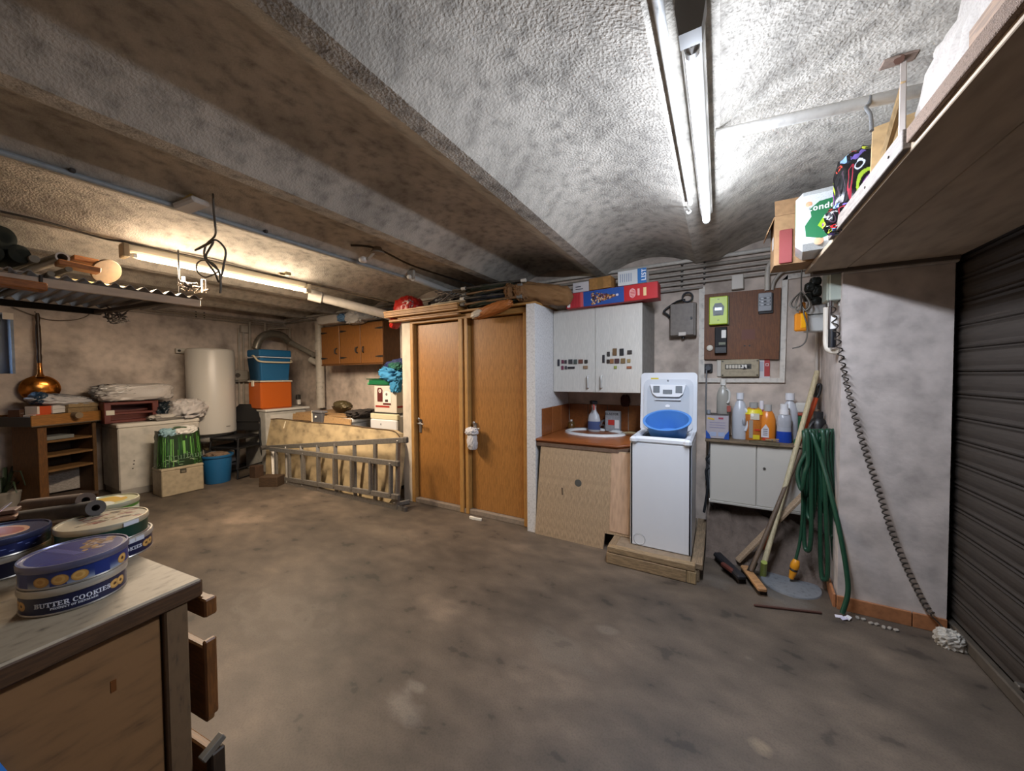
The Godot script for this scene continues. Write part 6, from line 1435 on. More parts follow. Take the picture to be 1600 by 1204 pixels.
	var fmt := m("bfa982", 0.9, "blotch", Vector3(0.9, 1.4, 1.0))
	PR(mt, "foam", fmt, [Vector2(-1.28, 0.0), Vector2(1.22, 0.0), Vector2(1.28, 0.08), Vector2(1.28, 0.68), Vector2(1.22, 0.765), Vector2(1.10, 0.80), Vector2(0.7, 0.80), Vector2(0.2, 0.81), Vector2(-0.5, 0.80), Vector2(-0.9, 0.79), Vector2(-1.10, 0.81), Vector2(-1.40, 0.79), Vector2(-1.40, 0.4)], 0.10, Vector3(0, 0.0, 0), Vector3(-11, 0, 0))
	T(mt, "piping", m("5a4630", 0.8), spline([Vector3(-1.4, 0.783, -0.10), Vector3(-1.1, 0.80, -0.104), Vector3(-0.5, 0.79, -0.102), Vector3(0.2, 0.80, -0.104), Vector3(0.8, 0.79, -0.102), Vector3(1.12, 0.785, -0.102), Vector3(1.23, 0.75, -0.094), Vector3(1.28, 0.67, -0.08), Vector3(1.283, 0.4, -0.026)], 5), 0.007, 6)
	B(mt, "tear", m("e2d8bd", 0.9), Vector3(-5.240, 0.739, -2.840) - Vector3(-4.35, 0, -2.80) + Vector3(0, 0, 0.02), Vector3(0.012, 0.10, 0.01), 0.002, Vector3(-11, 0, -10))
	# aluminium ladder lying on its side, both sections
	var ld := thing("folding_ladder", "aluminium folding ladder lying on its side in front of the foam mattress", "ladder", Vector3(-4.1, 0, -2.70))
	var al := m("8c8780", 0.4, "mottle", Vector3.ONE * 5, 0.45)
	var o0 := Vector3(-4.1, 0, -2.70)
	var A := [Vector3(-5.311, 0.424, -2.660), Vector3(-2.879, 0.499, -2.660), Vector3(-5.313, 0.046, -2.660), Vector3(-2.887, 0.151, -2.660)]
	var C := [Vector3(-5.571, 0.404, -2.740), Vector3(-2.797, 0.745, -2.700), Vector3(-5.386, 0.020, -2.655), Vector3(-2.833, 0.020, -2.702)]
	for sec in [A, C]:
		bar(ld, "rail", al, sec[0] - o0, sec[1] - o0, 0.028, 0.055, 0.003)
		bar(ld, "rail", al, sec[2] - o0, sec[3] - o0, 0.028, 0.055, 0.003)
		for i in 8:
			var f := 0.06 + 0.90 * i / 7.0
			bar(ld, "rung", al, (sec[0] as Vector3).lerp(sec[1], f) - o0, (sec[2] as Vector3).lerp(sec[3], f) - o0, 0.042, 0.03, 0.003)
	bar(ld, "foot_bar", al, Vector3(-3.042, 0.020, -2.738) - o0, Vector3(-2.936, 0.030, -2.876) - o0, 0.03, 0.04, 0.003)
	for c in [C[1], C[3], A[1], A[3]]: B(ld, "rubber_foot", m("55504a", 0.7), (c as Vector3) - o0, Vector3(0.06, 0.06, 0.036), 0.008)
	rod(ld, "hinge", m("5a5550", 0.5, "", Vector3.ONE, 0.4), C[0] - o0 + Vector3(-0.03, 0, 0.06), C[0] - o0 + Vector3(-0.03, 0, -0.02), 0.03, 12)
	# wooden blocks
	var wb := B(self, "wood_block", wood("4a3622", "x", 0.8), Vector3(-4.993, 0.060, -2.506) + Vector3(-0.04, 0.0, -0.03), Vector3(0.24, 0.13, 0.16), 0.006, Vector3(0, 28, 0))
	tag(wb, "dark square wooden block on the floor at the ladder's left end", "block")
	var wb2 := B(self, "wood_block", wood("4d3624", "y", 0.8), Vector3(-5.641, 0.080, -2.642), Vector3(0.12, 0.17, 0.12), 0.006, Vector3(0, 10, 0))
	tag(wb2, "dark upright wooden block behind the square block, near the corner appliance", "block")
	# stacked black chairs
	var ch := thing("stacking_chair", "black plastic stacking chair, lower of the two beside the water heater", "chair", Vector3(-6.02, 0, -2.58), 22, "stacked black chairs")
	var bp := m("141416", 0.45)
	var sg2 := G.new()
	sg2.grid([[Vector3(-0.21, 0.44, -0.20), Vector3(-0.21, 0.44, 0.22)], [Vector3(-0.1, 0.425, -0.2), Vector3(-0.1, 0.425, 0.235)], [Vector3(0.1, 0.425, -0.2), Vector3(0.1, 0.425, 0.235)], [Vector3(0.21, 0.44, -0.20), Vector3(0.21, 0.44, 0.22)]])
	sg2.box(Vector3(0, 0.42, 0.01), Vector3(0.42, 0.03, 0.43), 0.012)
	put(ch, "seat", sg2.done(), bp)
	PR(ch, "backrest", bp, [Vector2(-0.2, 0.62), Vector2(0.2, 0.62), Vector2(0.225, 0.70), Vector2(0.215, 0.83), Vector2(0.16, 0.88), Vector2(-0.16, 0.88), Vector2(-0.215, 0.83), Vector2(-0.225, 0.70)], 0.025, Vector3(0, 0.0, -0.10), Vector3(-9, 0, 0))
	for s in [-1, 1]:
		T(ch, "leg", bp, spline([Vector3(0.21 * s, 0.72, -0.21), Vector3(0.21 * s, 0.44, -0.17), Vector3(0.22 * s, 0.2, -0.2), Vector3(0.225 * s, 0.012, -0.25)], 4), 0.012, 8)
		T(ch, "leg", bp, [Vector3(0.21 * s, 0.43, 0.19), Vector3(0.225 * s, 0.012, 0.24)], 0.012, 8)
		T(ch, "runner", bp, [Vector3(0.225 * s, 0.012, 0.24), Vector3(0.225 * s, 0.012, -0.25)], 0.011, 8)
	copy(ch, "black plastic stacking chair, upper of the two beside the water heater", Vector3(-6.02, 0.13, -2.575), 22)

func left_wall_things() -> void:
	# water heater
	var wh := thing("water_heater", "white cylindrical water heater hung on the left wall", "water heater", Vector3(-6.41, 0.585, -2.44))
	L(wh, "tank", m("c2beb6", 0.35), Vector3.ZERO, [Vector2(0, 0.0), Vector2(0.24, 0.0), Vector2(0.277, 0.025), Vector2(0.28, 0.06), Vector2(0.28, 1.19), Vector2(0.272, 1.215), Vector2(0.255, 1.225), Vector2(0.25, 1.225), Vector2(0, 1.235)], 48)
	L(wh, "bottom_cover", m("a9a49a", 0.4), Vector3(0, -0.12, 0), [Vector2(0, 0), Vector2(0.14, 0), Vector2(0.19, 0.04), Vector2(0.20, 0.12)], 32)
	for y in [0.25, 0.98]: B(wh, "wall_bracket", m("9a958c", 0.5), Vector3(-0.28, y, 0), Vector3(0.06, 0.05, 0.4), 0.004)
	B(wh, "nameplate", m("7c7870", 0.5), Vector3(0.268, 0.115, -0.085), Vector3(0.002, 0.012, 0.06), 0.0, Vector3(0, 18, 0))
	for z in [-0.07, 0.07]: rod(wh, "water_pipe", pvc, Vector3(-0.12, -0.10, z), Vector3(-0.12, -0.55, z), 0.014, 8)
	rod(wh, "valve", m("8a7a5a", 0.4, "", Vector3.ONE, 0.5), Vector3(-0.12, -0.20, 0.07), Vector3(0.0, -0.22, 0.07), 0.02, 10)
	var tm := thing("wall_switch", "small square switch on the left wall just left of the water heater's top", "switch", Vector3(-6.710, 1.786, -2.209))
	B(tm, "plate", m("b5afa4", 0.5), Vector3.ZERO, Vector3(0.05, 0.07, 0.13), 0.006)
	rod(tm, "button", black, Vector3(0.025, 0, 0.03), Vector3(0.032, 0, 0.03), 0.018, 12)
	# chest freezer on the left
	var fz := thing("chest_freezer", "white chest freezer along the left wall, cluttered with bags", "freezer", Vector3(-6.40, 0, -1.79))
	var fw := m("c6c0b4", 0.4, "mottle", Vector3.ONE)
	B(fz, "plinth", m("8f8a82", 0.6), Vector3(0.01, 0.04, 0), Vector3(0.58, 0.08, 0.75), 0.004)
	B(fz, "body", fw, Vector3(0, 0.44, 0), Vector3(0.60, 0.74, 0.77), 0.012)
	B(fz, "lid", m("cbc5b9", 0.4), Vector3(0, 0.835, 0), Vector3(0.61, 0.05, 0.78), 0.012)
	for q in [[0.42, 0.16], [0.46, 0.155], [0.37, 0.17]]: B(fz, "rivet", m("4a463f", 0.5), Vector3(0.3005, q[0] - 0.05, q[1] + 0.10), Vector3(0.003, 0.014, 0.014), 0.002)
	# things on it
	var par := thing("wrapped_parcel", "long parcel in crumpled white plastic on top of the red crate", "parcel", Vector3(-6.47, 1.125, -1.66))
	BL(par, "parcel", m("c4bdb6", 0.35, "fine", Vector3.ONE * 3), Vector3(0, 0.095, 0), Vector3(0.17, 0.105, 0.33), 0.13, 2.2, 90, 0.42)
	BL(par, "loose_film", m("a9a59f", 0.25), Vector3(0.02, 0.12, 0.18), Vector3(0.14, 0.07, 0.18), 0.4, 2.4, 92, 0.7)
	var cr := thing("red_crate", "dark red plastic crate on the freezer under the white parcel", "crate", Vector3(-6.44, 0.862, -1.58))
	var rc := m("5c2318", 0.5)
	for y in [0.02, 0.115, 0.235]: B(cr, "rail", rc, Vector3(0.16, y, 0), Vector3(0.02, 0.03, 0.46), 0.004)
	for z in [-0.21, 0.21]: B(cr, "corner_post", rc, Vector3(0.15, 0.125, z), Vector3(0.04, 0.25, 0.06), 0.005)
	for z in [-0.23, 0.23]: B(cr, "end_wall", rc, Vector3(0, 0.125, z), Vector3(0.30, 0.25, 0.016), 0.004)
	B(cr, "back_wall", rc, Vector3(-0.16, 0.125, 0), Vector3(0.016, 0.25, 0.46), 0.004)
	B(cr, "floor", rc, Vector3(0, 0.008, 0), Vector3(0.32, 0.016, 0.46), 0.003)
	B(cr, "price_tag", m("c9c3b4", 0.6), Vector3(0.172, 0.13, 0.19), Vector3(0.003, 0.055, 0.07), 0.0)
	var bb := BL(self, "dark_bag", m("17242c", 0.4, "fine", Vector3.ONE * 3), Vector3(-6.40, 0.965, -1.93), Vector3(0.20, 0.105, 0.13), 0.3, 2.2, 94, 0.75)
	tag(bb, "dark blue-green bag on the freezer right of the red crate", "bag")
	var gl := thing("leafy_sprig", "green leafy sprig poking out behind the crumpled white sheet on the freezer", "plant", Vector3(-6.50, 1.0, -2.05))
	var r := RandomNumberGenerator.new(); r.seed = 3
	for i in 14: PR(gl, "leaf", m(["3f5626", "52682f"][i % 2], 0.7), [Vector2(0, 0), Vector2(0.014, 0.035), Vector2(0, 0.085), Vector2(-0.014, 0.035)], 0.002, Vector3(r.randf_range(-0.04, 0.04), r.randf_range(-0.02, 0.03), r.randf_range(-0.08, 0.08)), Vector3(r.randf_range(-50, 50), r.randf() * 180, r.randf_range(-50, 50)))
	rod(gl, "stem", m("4a4a28", 0.7), Vector3(0, -0.10, 0), Vector3(0, 0.02, 0), 0.006)
	var wsht := BL(self, "crumpled_sheet", m("c2bcb8", 0.7, "fine", Vector3.ONE * 3), Vector3(-6.22, 0.975, -2.09), Vector3(0.15, 0.12, 0.17), 0.42, 2.0, 96, 0.8)
	tag(wsht, "crumpled white sheet at the right end of the freezer beside the water heater", "sheet")
	var pa := BL(self, "white_cloth", m("bfb8ad", 0.7, "fine", Vector3.ONE * 3), Vector3(-6.22, 0.90, -1.93), Vector3(0.10, 0.035, 0.20), 0.35, 2.4, 98, 0.8)
	tag(pa, "flat white cloth on the freezer in front of the dark bag", "cloth")
	var mg := thing("newspapers", "flat stack of grey newspapers on the freezer's front edge", "newspapers", Vector3(-6.22, 0.861, -1.92))
	for i in 3: B(mg, "newspaper", m(["6e6a64", "8a857c", "77716a"][i], 0.8), Vector3(0.01 * i, 0.007 + i * 0.012, 0.01 * i), Vector3(0.24, 0.012, 0.36 - 0.02 * i), 0.002, Vector3(0, 3 - 3 * i, 0))
	# beige metal box with green bag
	var mb := thing("metal_chest", "beige metal chest on the floor in front of the freezer", "chest", Vector3(-5.78, 0, -1.84))
	B(mb, "body", m("a2947a", 0.5, "mottle", Vector3.ONE * 2), Vector3(0, 0.15, 0), Vector3(0.28, 0.30, 0.40), 0.008)
	B(mb, "lid", m("a89a80", 0.5, "mottle", Vector3.ONE * 2), Vector3(0, 0.315, 0), Vector3(0.285, 0.03, 0.405), 0.006)
	B(mb, "lock_plate", m("4f4a40", 0.4, "", Vector3.ONE, 0.5), Vector3(0.142, 0.275, 0.0), Vector3(0.008, 0.05, 0.06), 0.004)
	B(mb, "lock", m("8a8270", 0.35, "", Vector3.ONE, 0.6), Vector3(0.147, 0.27, 0.0), Vector3(0.006, 0.026, 0.04), 0.003)
	var im := canvas(256, 128, "10280c")
	var rr := RandomNumberGenerator.new(); rr.seed = 6
	for i in 90:
		var x := rr.randi_range(0, 255)
		rect(im, x, rr.randi_range(0, 40), rr.randi_range(1, 4), rr.randi_range(50, 110), ["1c4a14", "2c6a20", "0a1c08", "4a8a34", "16381a", "6aa050"][i % 6])
	for i in 60: rect(im, rr.randi_range(0, 255), rr.randi_range(96, 126), rr.randi_range(3, 12), 2, ["6a8a68", "2c4a2a", "a0b090"][i % 3])
	var gb := thing("shopping_bag", "green shopping bag printed with bamboo stalks standing on the beige metal chest", "bag", Vector3(-5.80, 0.332, -1.85))
	var rows := []
	var n := FastNoiseLite.new(); n.seed = 55; n.frequency = 1.0
	for i in 41:
		var row := []
		var a := TAU * i / 40.0 + PI
		for j in 12:
			var v := float(j) / 11.0
			var cx := signf(sin(a)) * pow(absf(sin(a)), 0.5); var cz := signf(cos(a)) * pow(absf(cos(a)), 0.5)
			var k := 1.0 + 0.05 * n.get_noise_2d(a * 4.0, v * 3.0)
			row.append(Vector3(cx * lerpf(0.135, 0.115, v) * k, v * (0.41 + 0.03 * cos(a * 2.0)), cz * lerpf(0.215, 0.195, v) * k))
		rows.append(row)
	var g := G.new(); g.grid(rows)
	var bm := printed(im, 0.4); bm.uv1_scale = Vector3(2.0, -1.0, 1); 
	put(gb, "sides", g.done(), bm)
	B(gb, "base", m("10280c", 0.6), Vector3(0, 0.004, 0), Vector3(0.24, 0.006, 0.40), 0.002)
	TX(gb, "Truffaut", 0.062, m("5f7a60", 0.5), Vector3(0.139, 0.115, -0.02), Vector3(4, 90, 0), false, true)
	for s in [-1, 1]: T(gb, "handle", m("27421c", 0.6), spline([Vector3(0.02 * s + 0.05, 0.42, 0.10), Vector3(0.02 * s + 0.06, 0.465, 0.04), Vector3(0.02 * s + 0.06, 0.46, -0.05), Vector3(0.02 * s + 0.05, 0.42, -0.11)], 5), 0.008, 6)
	BL(gb, "white_contents", m("c9c6bf", 0.6), Vector3(0.02, 0.405, -0.05), Vector3(0.08, 0.06, 0.12), 0.35, 2.2, 101, 0.8)
	BL(gb, "blue_contents", m("7a9aa2", 0.6), Vector3(0.04, 0.40, 0.11), Vector3(0.07, 0.055, 0.07), 0.35, 2.2, 103, 0.8)
	# bucket
	var bk := thing("bucket", "blue plastic bucket on the floor under the water heater", "bucket", Vector3(-5.86, 0, -2.27))
	var bl := m("1d5a86", 0.4)
	L(bk, "pail", bl, Vector3.ZERO, [Vector2(0, 0), Vector2(0.135, 0), Vector2(0.14, 0.01), Vector2(0.163, 0.34), Vector2(0.178, 0.345), Vector2(0.18, 0.37), Vector2(0.165, 0.372), Vector2(0.158, 0.36), Vector2(0.13, 0.02), Vector2(0, 0.015)], 36)
	T(bk, "bail", m("7a7a78", 0.4, "", Vector3.ONE, 0.6), spline([Vector3(0, 0.34, 0.185), Vector3(-0.06, 0.36, 0.16), Vector3(-0.15, 0.39, 0.0), Vector3(-0.06, 0.36, -0.16), Vector3(0, 0.34, -0.185)], 6), 0.004, 6)
	BL(bk, "rag", m("6e5a48", 0.9), Vector3(-0.02, 0.35, 0.0), Vector3(0.12, 0.04, 0.12), 0.35, 2.4, 105, 0.8)
	# open shelf unit standing askew
	var su := thing("shelf_unit", "brown open wooden shelf unit standing askew by the left wall", "shelf unit", Vector3(-6.25, 0, -0.845), 111.7)
	var sw := wood("6b4419", "y", 0.6); var sx := wood("79562c", "x", 0.7)
	B(su, "side_panel", sw, Vector3(0.012, 0.445, -0.165), Vector3(0.024, 0.89, 0.33), 0.003)
	B(su, "front_stile", sw, Vector3(0.035, 0.445, 0.006), Vector3(0.07, 0.89, 0.02), 0.003)
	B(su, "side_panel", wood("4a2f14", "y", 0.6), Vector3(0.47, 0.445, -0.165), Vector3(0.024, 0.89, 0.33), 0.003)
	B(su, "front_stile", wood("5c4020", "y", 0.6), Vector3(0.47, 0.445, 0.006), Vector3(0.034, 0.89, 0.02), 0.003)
	for y in [0.885, 0.72, 0.56, 0.40]: B(su, "shelf", sx, Vector3(0.24, y, -0.16), Vector3(0.44, 0.024, 0.33), 0.003)
	B(su, "shelf", m("4f4035", 0.8, "mottle", Vector3.ONE * 3), Vector3(0.24, 0.06, -0.14), Vector3(0.44, 0.03, 0.40), 0.003)
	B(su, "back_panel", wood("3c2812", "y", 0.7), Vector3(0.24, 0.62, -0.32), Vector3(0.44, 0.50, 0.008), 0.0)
	B(su, "grey_tray", m("6f716e", 0.6), Vector3(0.17, 0.755, -0.10), Vector3(0.26, 0.04, 0.2), 0.004)
	var pbk := B(self, "whitewashed_board", m("a79f97", 0.8, "wood", Vector3(2, 9, 2)), Vector3(-6.62, 0.25, -1.12), Vector3(0.02, 0.30, 0.36), 0.002)
	tag(pbk, "pale whitewashed board seen through the bottom of the brown shelf unit", "board")
	var tr := thing("wooden_tray", "shallow orange-brown wooden tray lying on the brown shelf unit", "tray", Vector3(-6.25, 0.90, -0.845), 111.7)
	var tw := wood("97652c", "x", 0.5, "veneer")
	B(tr, "front_side", tw, Vector3(0.235, 0.062, 0.05), Vector3(0.60, 0.115, 0.016), 0.003)
	B(tr, "back_side", tw, Vector3(0.235, 0.062, -0.40), Vector3(0.60, 0.115, 0.016), 0.003)
	B(tr, "left_side", m("3c3834", 0.6), Vector3(-0.06, 0.055, -0.175), Vector3(0.014, 0.10, 0.44), 0.003)
	B(tr, "right_side", tw, Vector3(0.53, 0.062, -0.175), Vector3(0.014, 0.115, 0.44), 0.003)
	B(tr, "bottom", wood("6a5a48", "x", 0.7), Vector3(0.235, 0.004, -0.175), Vector3(0.60, 0.012, 0.47), 0.002)
	# things in the tray
	var items := [["orange_carton", "c8501e", Vector3(0.03, 0.10, -0.03), Vector3(0.15, 0.05, 0.10), 10.0, "flat white and orange carton at the left front of the wooden tray"], ["white_carton", "cfc9be", Vector3(0.155, 0.095, 0.0), Vector3(0.14, 0.04, 0.09), -4.0, "flat white carton at the front of the wooden tray"], ["orange_carton", "b8481c", Vector3(0.075, 0.165, -0.09), Vector3(0.13, 0.085, 0.12), 12.0, "upright orange carton end in the wooden tray"], ["white_carton", "c6c2bd", Vector3(0.20, 0.165, -0.10), Vector3(0.13, 0.085, 0.12), 12.0, "upright white carton in the middle of the wooden tray"], ["brown_carton", "4a2e1e", Vector3(0.0, 0.14, -0.20), Vector3(0.12, 0.08, 0.10), 20.0, "dark brown carton behind the orange ones in the wooden tray"]]
	for q in items:
		var t2 := Transform3D(Basis(Vector3.UP, deg_to_rad(111.7)), Vector3(-6.25, 0.90, -0.845))
		var o := thing(q[0], q[5], "box", t2 * (q[2] - Vector3(0, q[3].y / 2, 0)), 111.7 + q[4])
		B(o, "carton", m(q[1], 0.6), Vector3(0, q[3].y / 2, 0), q[3], 0.003)
		if q[0] == "orange_carton": B(o, "white_panel", m("cfc6bb", 0.6), Vector3(-q[3].x * 0.42, q[3].y / 2, 0), Vector3(q[3].x * 0.17, q[3].y * 1.02, q[3].z * 1.02), 0.002)
		else: B(o, "flap_line", m("8d8880", 0.6), Vector3(0, q[3].y / 2, q[3].z / 2 + 0.0005), Vector3(q[3].x * 0.9, 0.004, 0.002), 0.0)
	var t3 := Transform3D(Basis(Vector3.UP, deg_to_rad(111.7)), Vector3(-6.25, 0.90, -0.845))
	var cbx := thing("cardboard_box", "flat brown cardboard box at the right of the wooden tray", "box", t3 * Vector3(0.42, 0.07, -0.12), 114)
	B(cbx, "carton", m("8d7450", 0.85, "mottle", Vector3.ONE * 4), Vector3(-0.02, 0.05, 0), Vector3(0.28, 0.10, 0.20), 0.004)
	B(cbx, "lid", m("98805c", 0.85, "mottle", Vector3.ONE * 4), Vector3(0.01, 0.125, -0.01), Vector3(0.34, 0.045, 0.24), 0.004)
	B(cbx, "tape", m("b9a684", 0.5), Vector3(-0.04, 0.149, 0.0), Vector3(0.06, 0.002, 0.24), 0.0)
	var crk := L(self, "paper_tube", m("7a6a54", 0.8), t3 * Vector3(0.27, 0.09, 0.01), [Vector2(0, 0), Vector2(0.03, 0), Vector2(0.035, 0.02), Vector2(0.035, 0.12), Vector2(0, 0.12)], 18, Vector3(90, 111, 0))
	tag(crk, "grey-brown cardboard tube end beside the flat box in the wooden tray", "tube")
	var bg := thing("plastic_bag", "white plastic bag with a blue end, heaped on the wooden tray's boxes", "bag", t3 * Vector3(0.25, 0.215, -0.13), 111.7)
	BL(bg, "white_bag", m("bfbcbc", 0.4, "fine", Vector3.ONE * 3), Vector3(0.04, 0.035, 0), Vector3(0.22, 0.055, 0.12), 0.35, 2.2, 111, 0.8, Vector3(0, 0, -8))
	BL(bg, "blue_end", m("1f3a50", 0.4), Vector3(-0.15, 0.07, 0.0), Vector3(0.05, 0.065, 0.09), 0.25, 2.0, 113, 0.8)
	BL(bg, "grey_fold", m("8f8c8a", 0.4), Vector3(0.10, 0.075, -0.01), Vector3(0.15, 0.022, 0.10), 0.3, 2.2, 115, 0.8, Vector3(0, 0, -12))
	# copper warming pan
	var cp := thing("warming_pan", "copper warming pan with a long dark handle hung on the left wall", "warming pan", Vector3(-6.70, 1.16, -0.945))
	L(cp, "pan", m("c07a34", 0.18, "", Vector3.ONE, 0.95), Vector3(0.01, 0.13, 0), [Vector2(0.0, -0.02), Vector2(0.13, -0.02), Vector2(0.148, 0.0), Vector2(0.15, 0.012), Vector2(0.135, 0.032), Vector2(0.10, 0.052), Vector2(0.05, 0.062), Vector2(0, 0.064)], 40, Vector3(0, 0, -90))
	L(cp, "ferrule", m("b8763a", 0.22, "", Vector3.ONE, 0.9), Vector3(0.03, 0.26, 0.0), [Vector2(0.04, 0), Vector2(0.024, 0.04), Vector2(0.018, 0.12), Vector2(0.018, 0.16), Vector2(0, 0.16)], 14)
	L(cp, "handle", m("2c1d12", 0.4), Vector3(0.03, 0.41, 0.0), [Vector2(0.017, 0), Vector2(0.021, 0.08), Vector2(0.016, 0.12), Vector2(0.021, 0.22), Vector2(0.02, 0.42), Vector2(0.014, 0.46), Vector2(0.02, 0.52), Vector2(0.012, 0.57), Vector2(0, 0.57)], 12)
	T(cp, "hanging_loop", m("3a3028", 0.5), [Vector3(0.03, 0.97, 0), Vector3(0.03, 0.99, 0.02), Vector3(0.03, 1.01, 0.0), Vector3(0.03, 0.99, -0.02), Vector3(0.03, 0.97, 0)], 0.004, 6)
	# potted plant at the edge
	var pt := thing("potted_plant", "dark strap-leaved plant in a pot at the left edge beside the shelf unit", "plant", Vector3(-6.524, 0.000, -0.659))
	var o1 := pt.position
	L(pt, "pot", m("8a8378", 0.7), Vector3.ZERO, [Vector2(0, 0), Vector2(0.09, 0), Vector2(0.12, 0.2), Vector2(0.125, 0.2), Vector2(0.125, 0.225), Vector2(0.10, 0.225), Vector2(0, 0.20)], 24)
	for i in 14:
		var a := TAU * i / 14.0 + 0.2; var l := r.randf_range(0.18, 0.32); var hh := r.randf_range(0.10, 0.30)
		var w := []
		for q in [[0.0, 0.2], [0.45, 0.2 + hh], [0.8, 0.22 + hh * 0.9], [1.0, 0.16 + hh * 0.5]]:
			var c: Vector3 = Vector3(cos(a) * l * q[0], q[1], sin(a) * l * q[0]); var s: Vector3 = Vector3(-sin(a), 0, cos(a)) * 0.018 * (1.0 - q[0] * 0.7)
			w.append([c - s, c + Vector3(0, -0.006, 0), c + s])
		var lg := G.new(); lg.grid(w)
		put(pt, "leaf", lg.done(), m(["1c2a1a", "26361f", "172216"][i % 3], 0.5))
	# thin wire on wall above
	wire("cable", "thin wire drooping on the left wall below the corrugated sheets", "cable", m("6e6256", 0.6), [Vector3(-6.720, 2.184, -0.788), Vector3(-6.720, 2.086, -1.003), Vector3(-6.720, 2.096, -1.193), Vector3(-6.720, 2.159, -1.321), Vector3(-6.720, 2.261, -1.381)], 0.005)

func hanging_shelf() -> void:
	# corrugated sheets on bearers, hung under the ceiling
	var y0 := 2.035
	var g := G.new(Vector3(-4.2, y0, -0.6))
	var rows := []; var rows2 := []
	for i in 190:
		var z := lerpf(0.9, -1.33, i / 189.0)
		var far := -4.85 + clampf((-z - 0.95) * 0.9, 0.0, 0.4)
		var yy := y0 + 0.016 * sin(z * TAU / 0.072)
		rows.append([Vector3(-3.60, yy, z), Vector3(-4.2, yy + 0.0, z), Vector3(far, yy, z)])
	g.grid(rows)
	for i in 189: g.flat(rows[i][0], rows[i + 1][0], rows[i + 1][0] + Vector3(0, 0.006, 0), rows[i][0] + Vector3(0, 0.006, 0), Vector3.RIGHT)
	var up := []
	for r0 in rows: up.append([r0[0] + Vector3(0, 0.006, 0), r0[1] + Vector3(0, 0.006, 0), r0[2] + Vector3(0, 0.006, 0)])
	g.grid(up, false, true)
	var sh := put(self, "corrugated_sheet", g.done(), m("6f675f", 0.45, "grime", Vector3(1, 1, 1)), Vector3(-4.2, y0, -0.6))
	tag(sh, "grey corrugated sheeting lying as a hanging shelf under the left lamp", "corrugated sheet")
	var rk := thing("hanging_shelf", "hanging shelf frame with a white front batten carrying the corrugated sheeting", "shelf", Vector3(-3.62, 1.97, -0.2))
	B(rk, "front_batten", m("cfbfae", 0.7, "mottle", Vector3(2, 2, 0.6)), Vector3(0.0, 0.022, -0.64), Vector3(0.03, 0.055, 0.96), 0.003)
	B(rk, "front_batten", m("c9baa9", 0.7, "mottle", Vector3(2, 2, 0.6)), Vector3(-0.004, 0.024, 0.32), Vector3(0.03, 0.05, 0.98), 0.003)
	B(rk, "rear_batten", m("1b1815", 0.9), Vector3(-1.17, 0.02, -0.28), Vector3(0.04, 0.05, 1.1), 0.003)
	for z in [-0.95, 0.3]: bar(rk, "bearer", m("4f463c", 0.8), Vector3(0.0, 0.012, z), Vector3(-1.15, 0.012, z + (0.15 if z < 0 else 0.0)), 0.04, 0.03)
	for z in [-1.0, 0.25]: rod(rk, "hanger", darkmetal, Vector3(-0.02, 0.03, z), Vector3(-0.02, 0.42, z), 0.005, 6)
	B(rk, "pale_strip", m("d8c27a", 0.7), Vector3(-0.25, 0.10, -0.55), Vector3(0.02, 0.03, 0.5), 0.003)
	var op := thing("orange_plank", "orange wooden plank clamped below the near part of the hanging shelf", "plank", Vector3(-3.620, 1.956, -0.474))
	var a0: Vector3 = Vector3(-3.620, 1.969, -0.223); var a1: Vector3 = Vector3(-3.620, 1.960, -0.550)
	bar(op, "plank", wood("a8682c", "z", 0.55), a0 - op.position, a1 - op.position, 0.10, 0.05, 0.006)
	rod(op, "clamp", darkmetal, Vector3(-3.600, 2.031, -0.530) - op.position, Vector3(-3.600, 1.933, -0.527) - op.position, 0.008)
	# long objects lying across, ends towards the room
	var spec := [
		["metal_tube", "a19a92", [98, 402], -0.9, 0.032, "grey metal tube with an open end on the hanging shelf, its mouth to the room", 0.0],
		["metal_tube", "5c564c", [50, 405], -1.0, 0.02, "thin dark tube left of the grey open tube on the hanging shelf", -0.02],
		["pole", "4a463c", [78, 428], -0.8, 0.014, "thin dark pole low on the hanging shelf, crossing the white batten", -0.05],
		["pole", "8d8476", [106, 421], -0.9, 0.014, "thin grey pole under the orange laths on the hanging shelf", -0.03]]
	for q in spec:
		var e: Vector3 = TIPS[spec.find(q)]
		var o := thing(q[0], q[5], "tube", e)
		if q[4] > 0.03:
			L(o, "tube", m(q[1], 0.4, "mottle", Vector3.ONE * 4, 0.3), Vector3.ZERO, [Vector2(q[4] * 0.72, -0.3), Vector2(q[4] * 0.72, 0.0), Vector2(q[4], 0.0), Vector2(q[4], -1.3)], 20, Vector3(0, 6, -90))
			L(o, "dark_bore", black, Vector3(-0.25, 0, 0.02), [Vector2(0.03, 0), Vector2(0, 0.001)], 14, Vector3(0, 6, -90))
		else:
			rod(o, "shaft", m(q[1], 0.6), Vector3.ZERO, Vector3(-1.25, q[6], 0.12), q[4], 10)
			rod(o, "end_cap", m("77705f", 0.5), Vector3(0.0, 0, 0), Vector3(0.02, 0, -0.002), q[4] * 1.15, 10)
	for i in 2:
		var e: Vector3 = [Vector3(-3.680, 2.129, -0.789), Vector3(-3.800, 2.208, -0.807)][i]
		var s: Vector3 = [Vector3(-3.680, 2.141, -0.605), Vector3(-3.800, 2.212, -0.691)][i]
		var o := bar(self, "orange_lath", wood("b3733a", "z", 0.55), s, e, 0.10, 0.035, 0.004)
		tag(o, ["lower orange-brown lath lying along the hanging shelf", "upper orange-brown lath lying along the hanging shelf"][i], "lath")
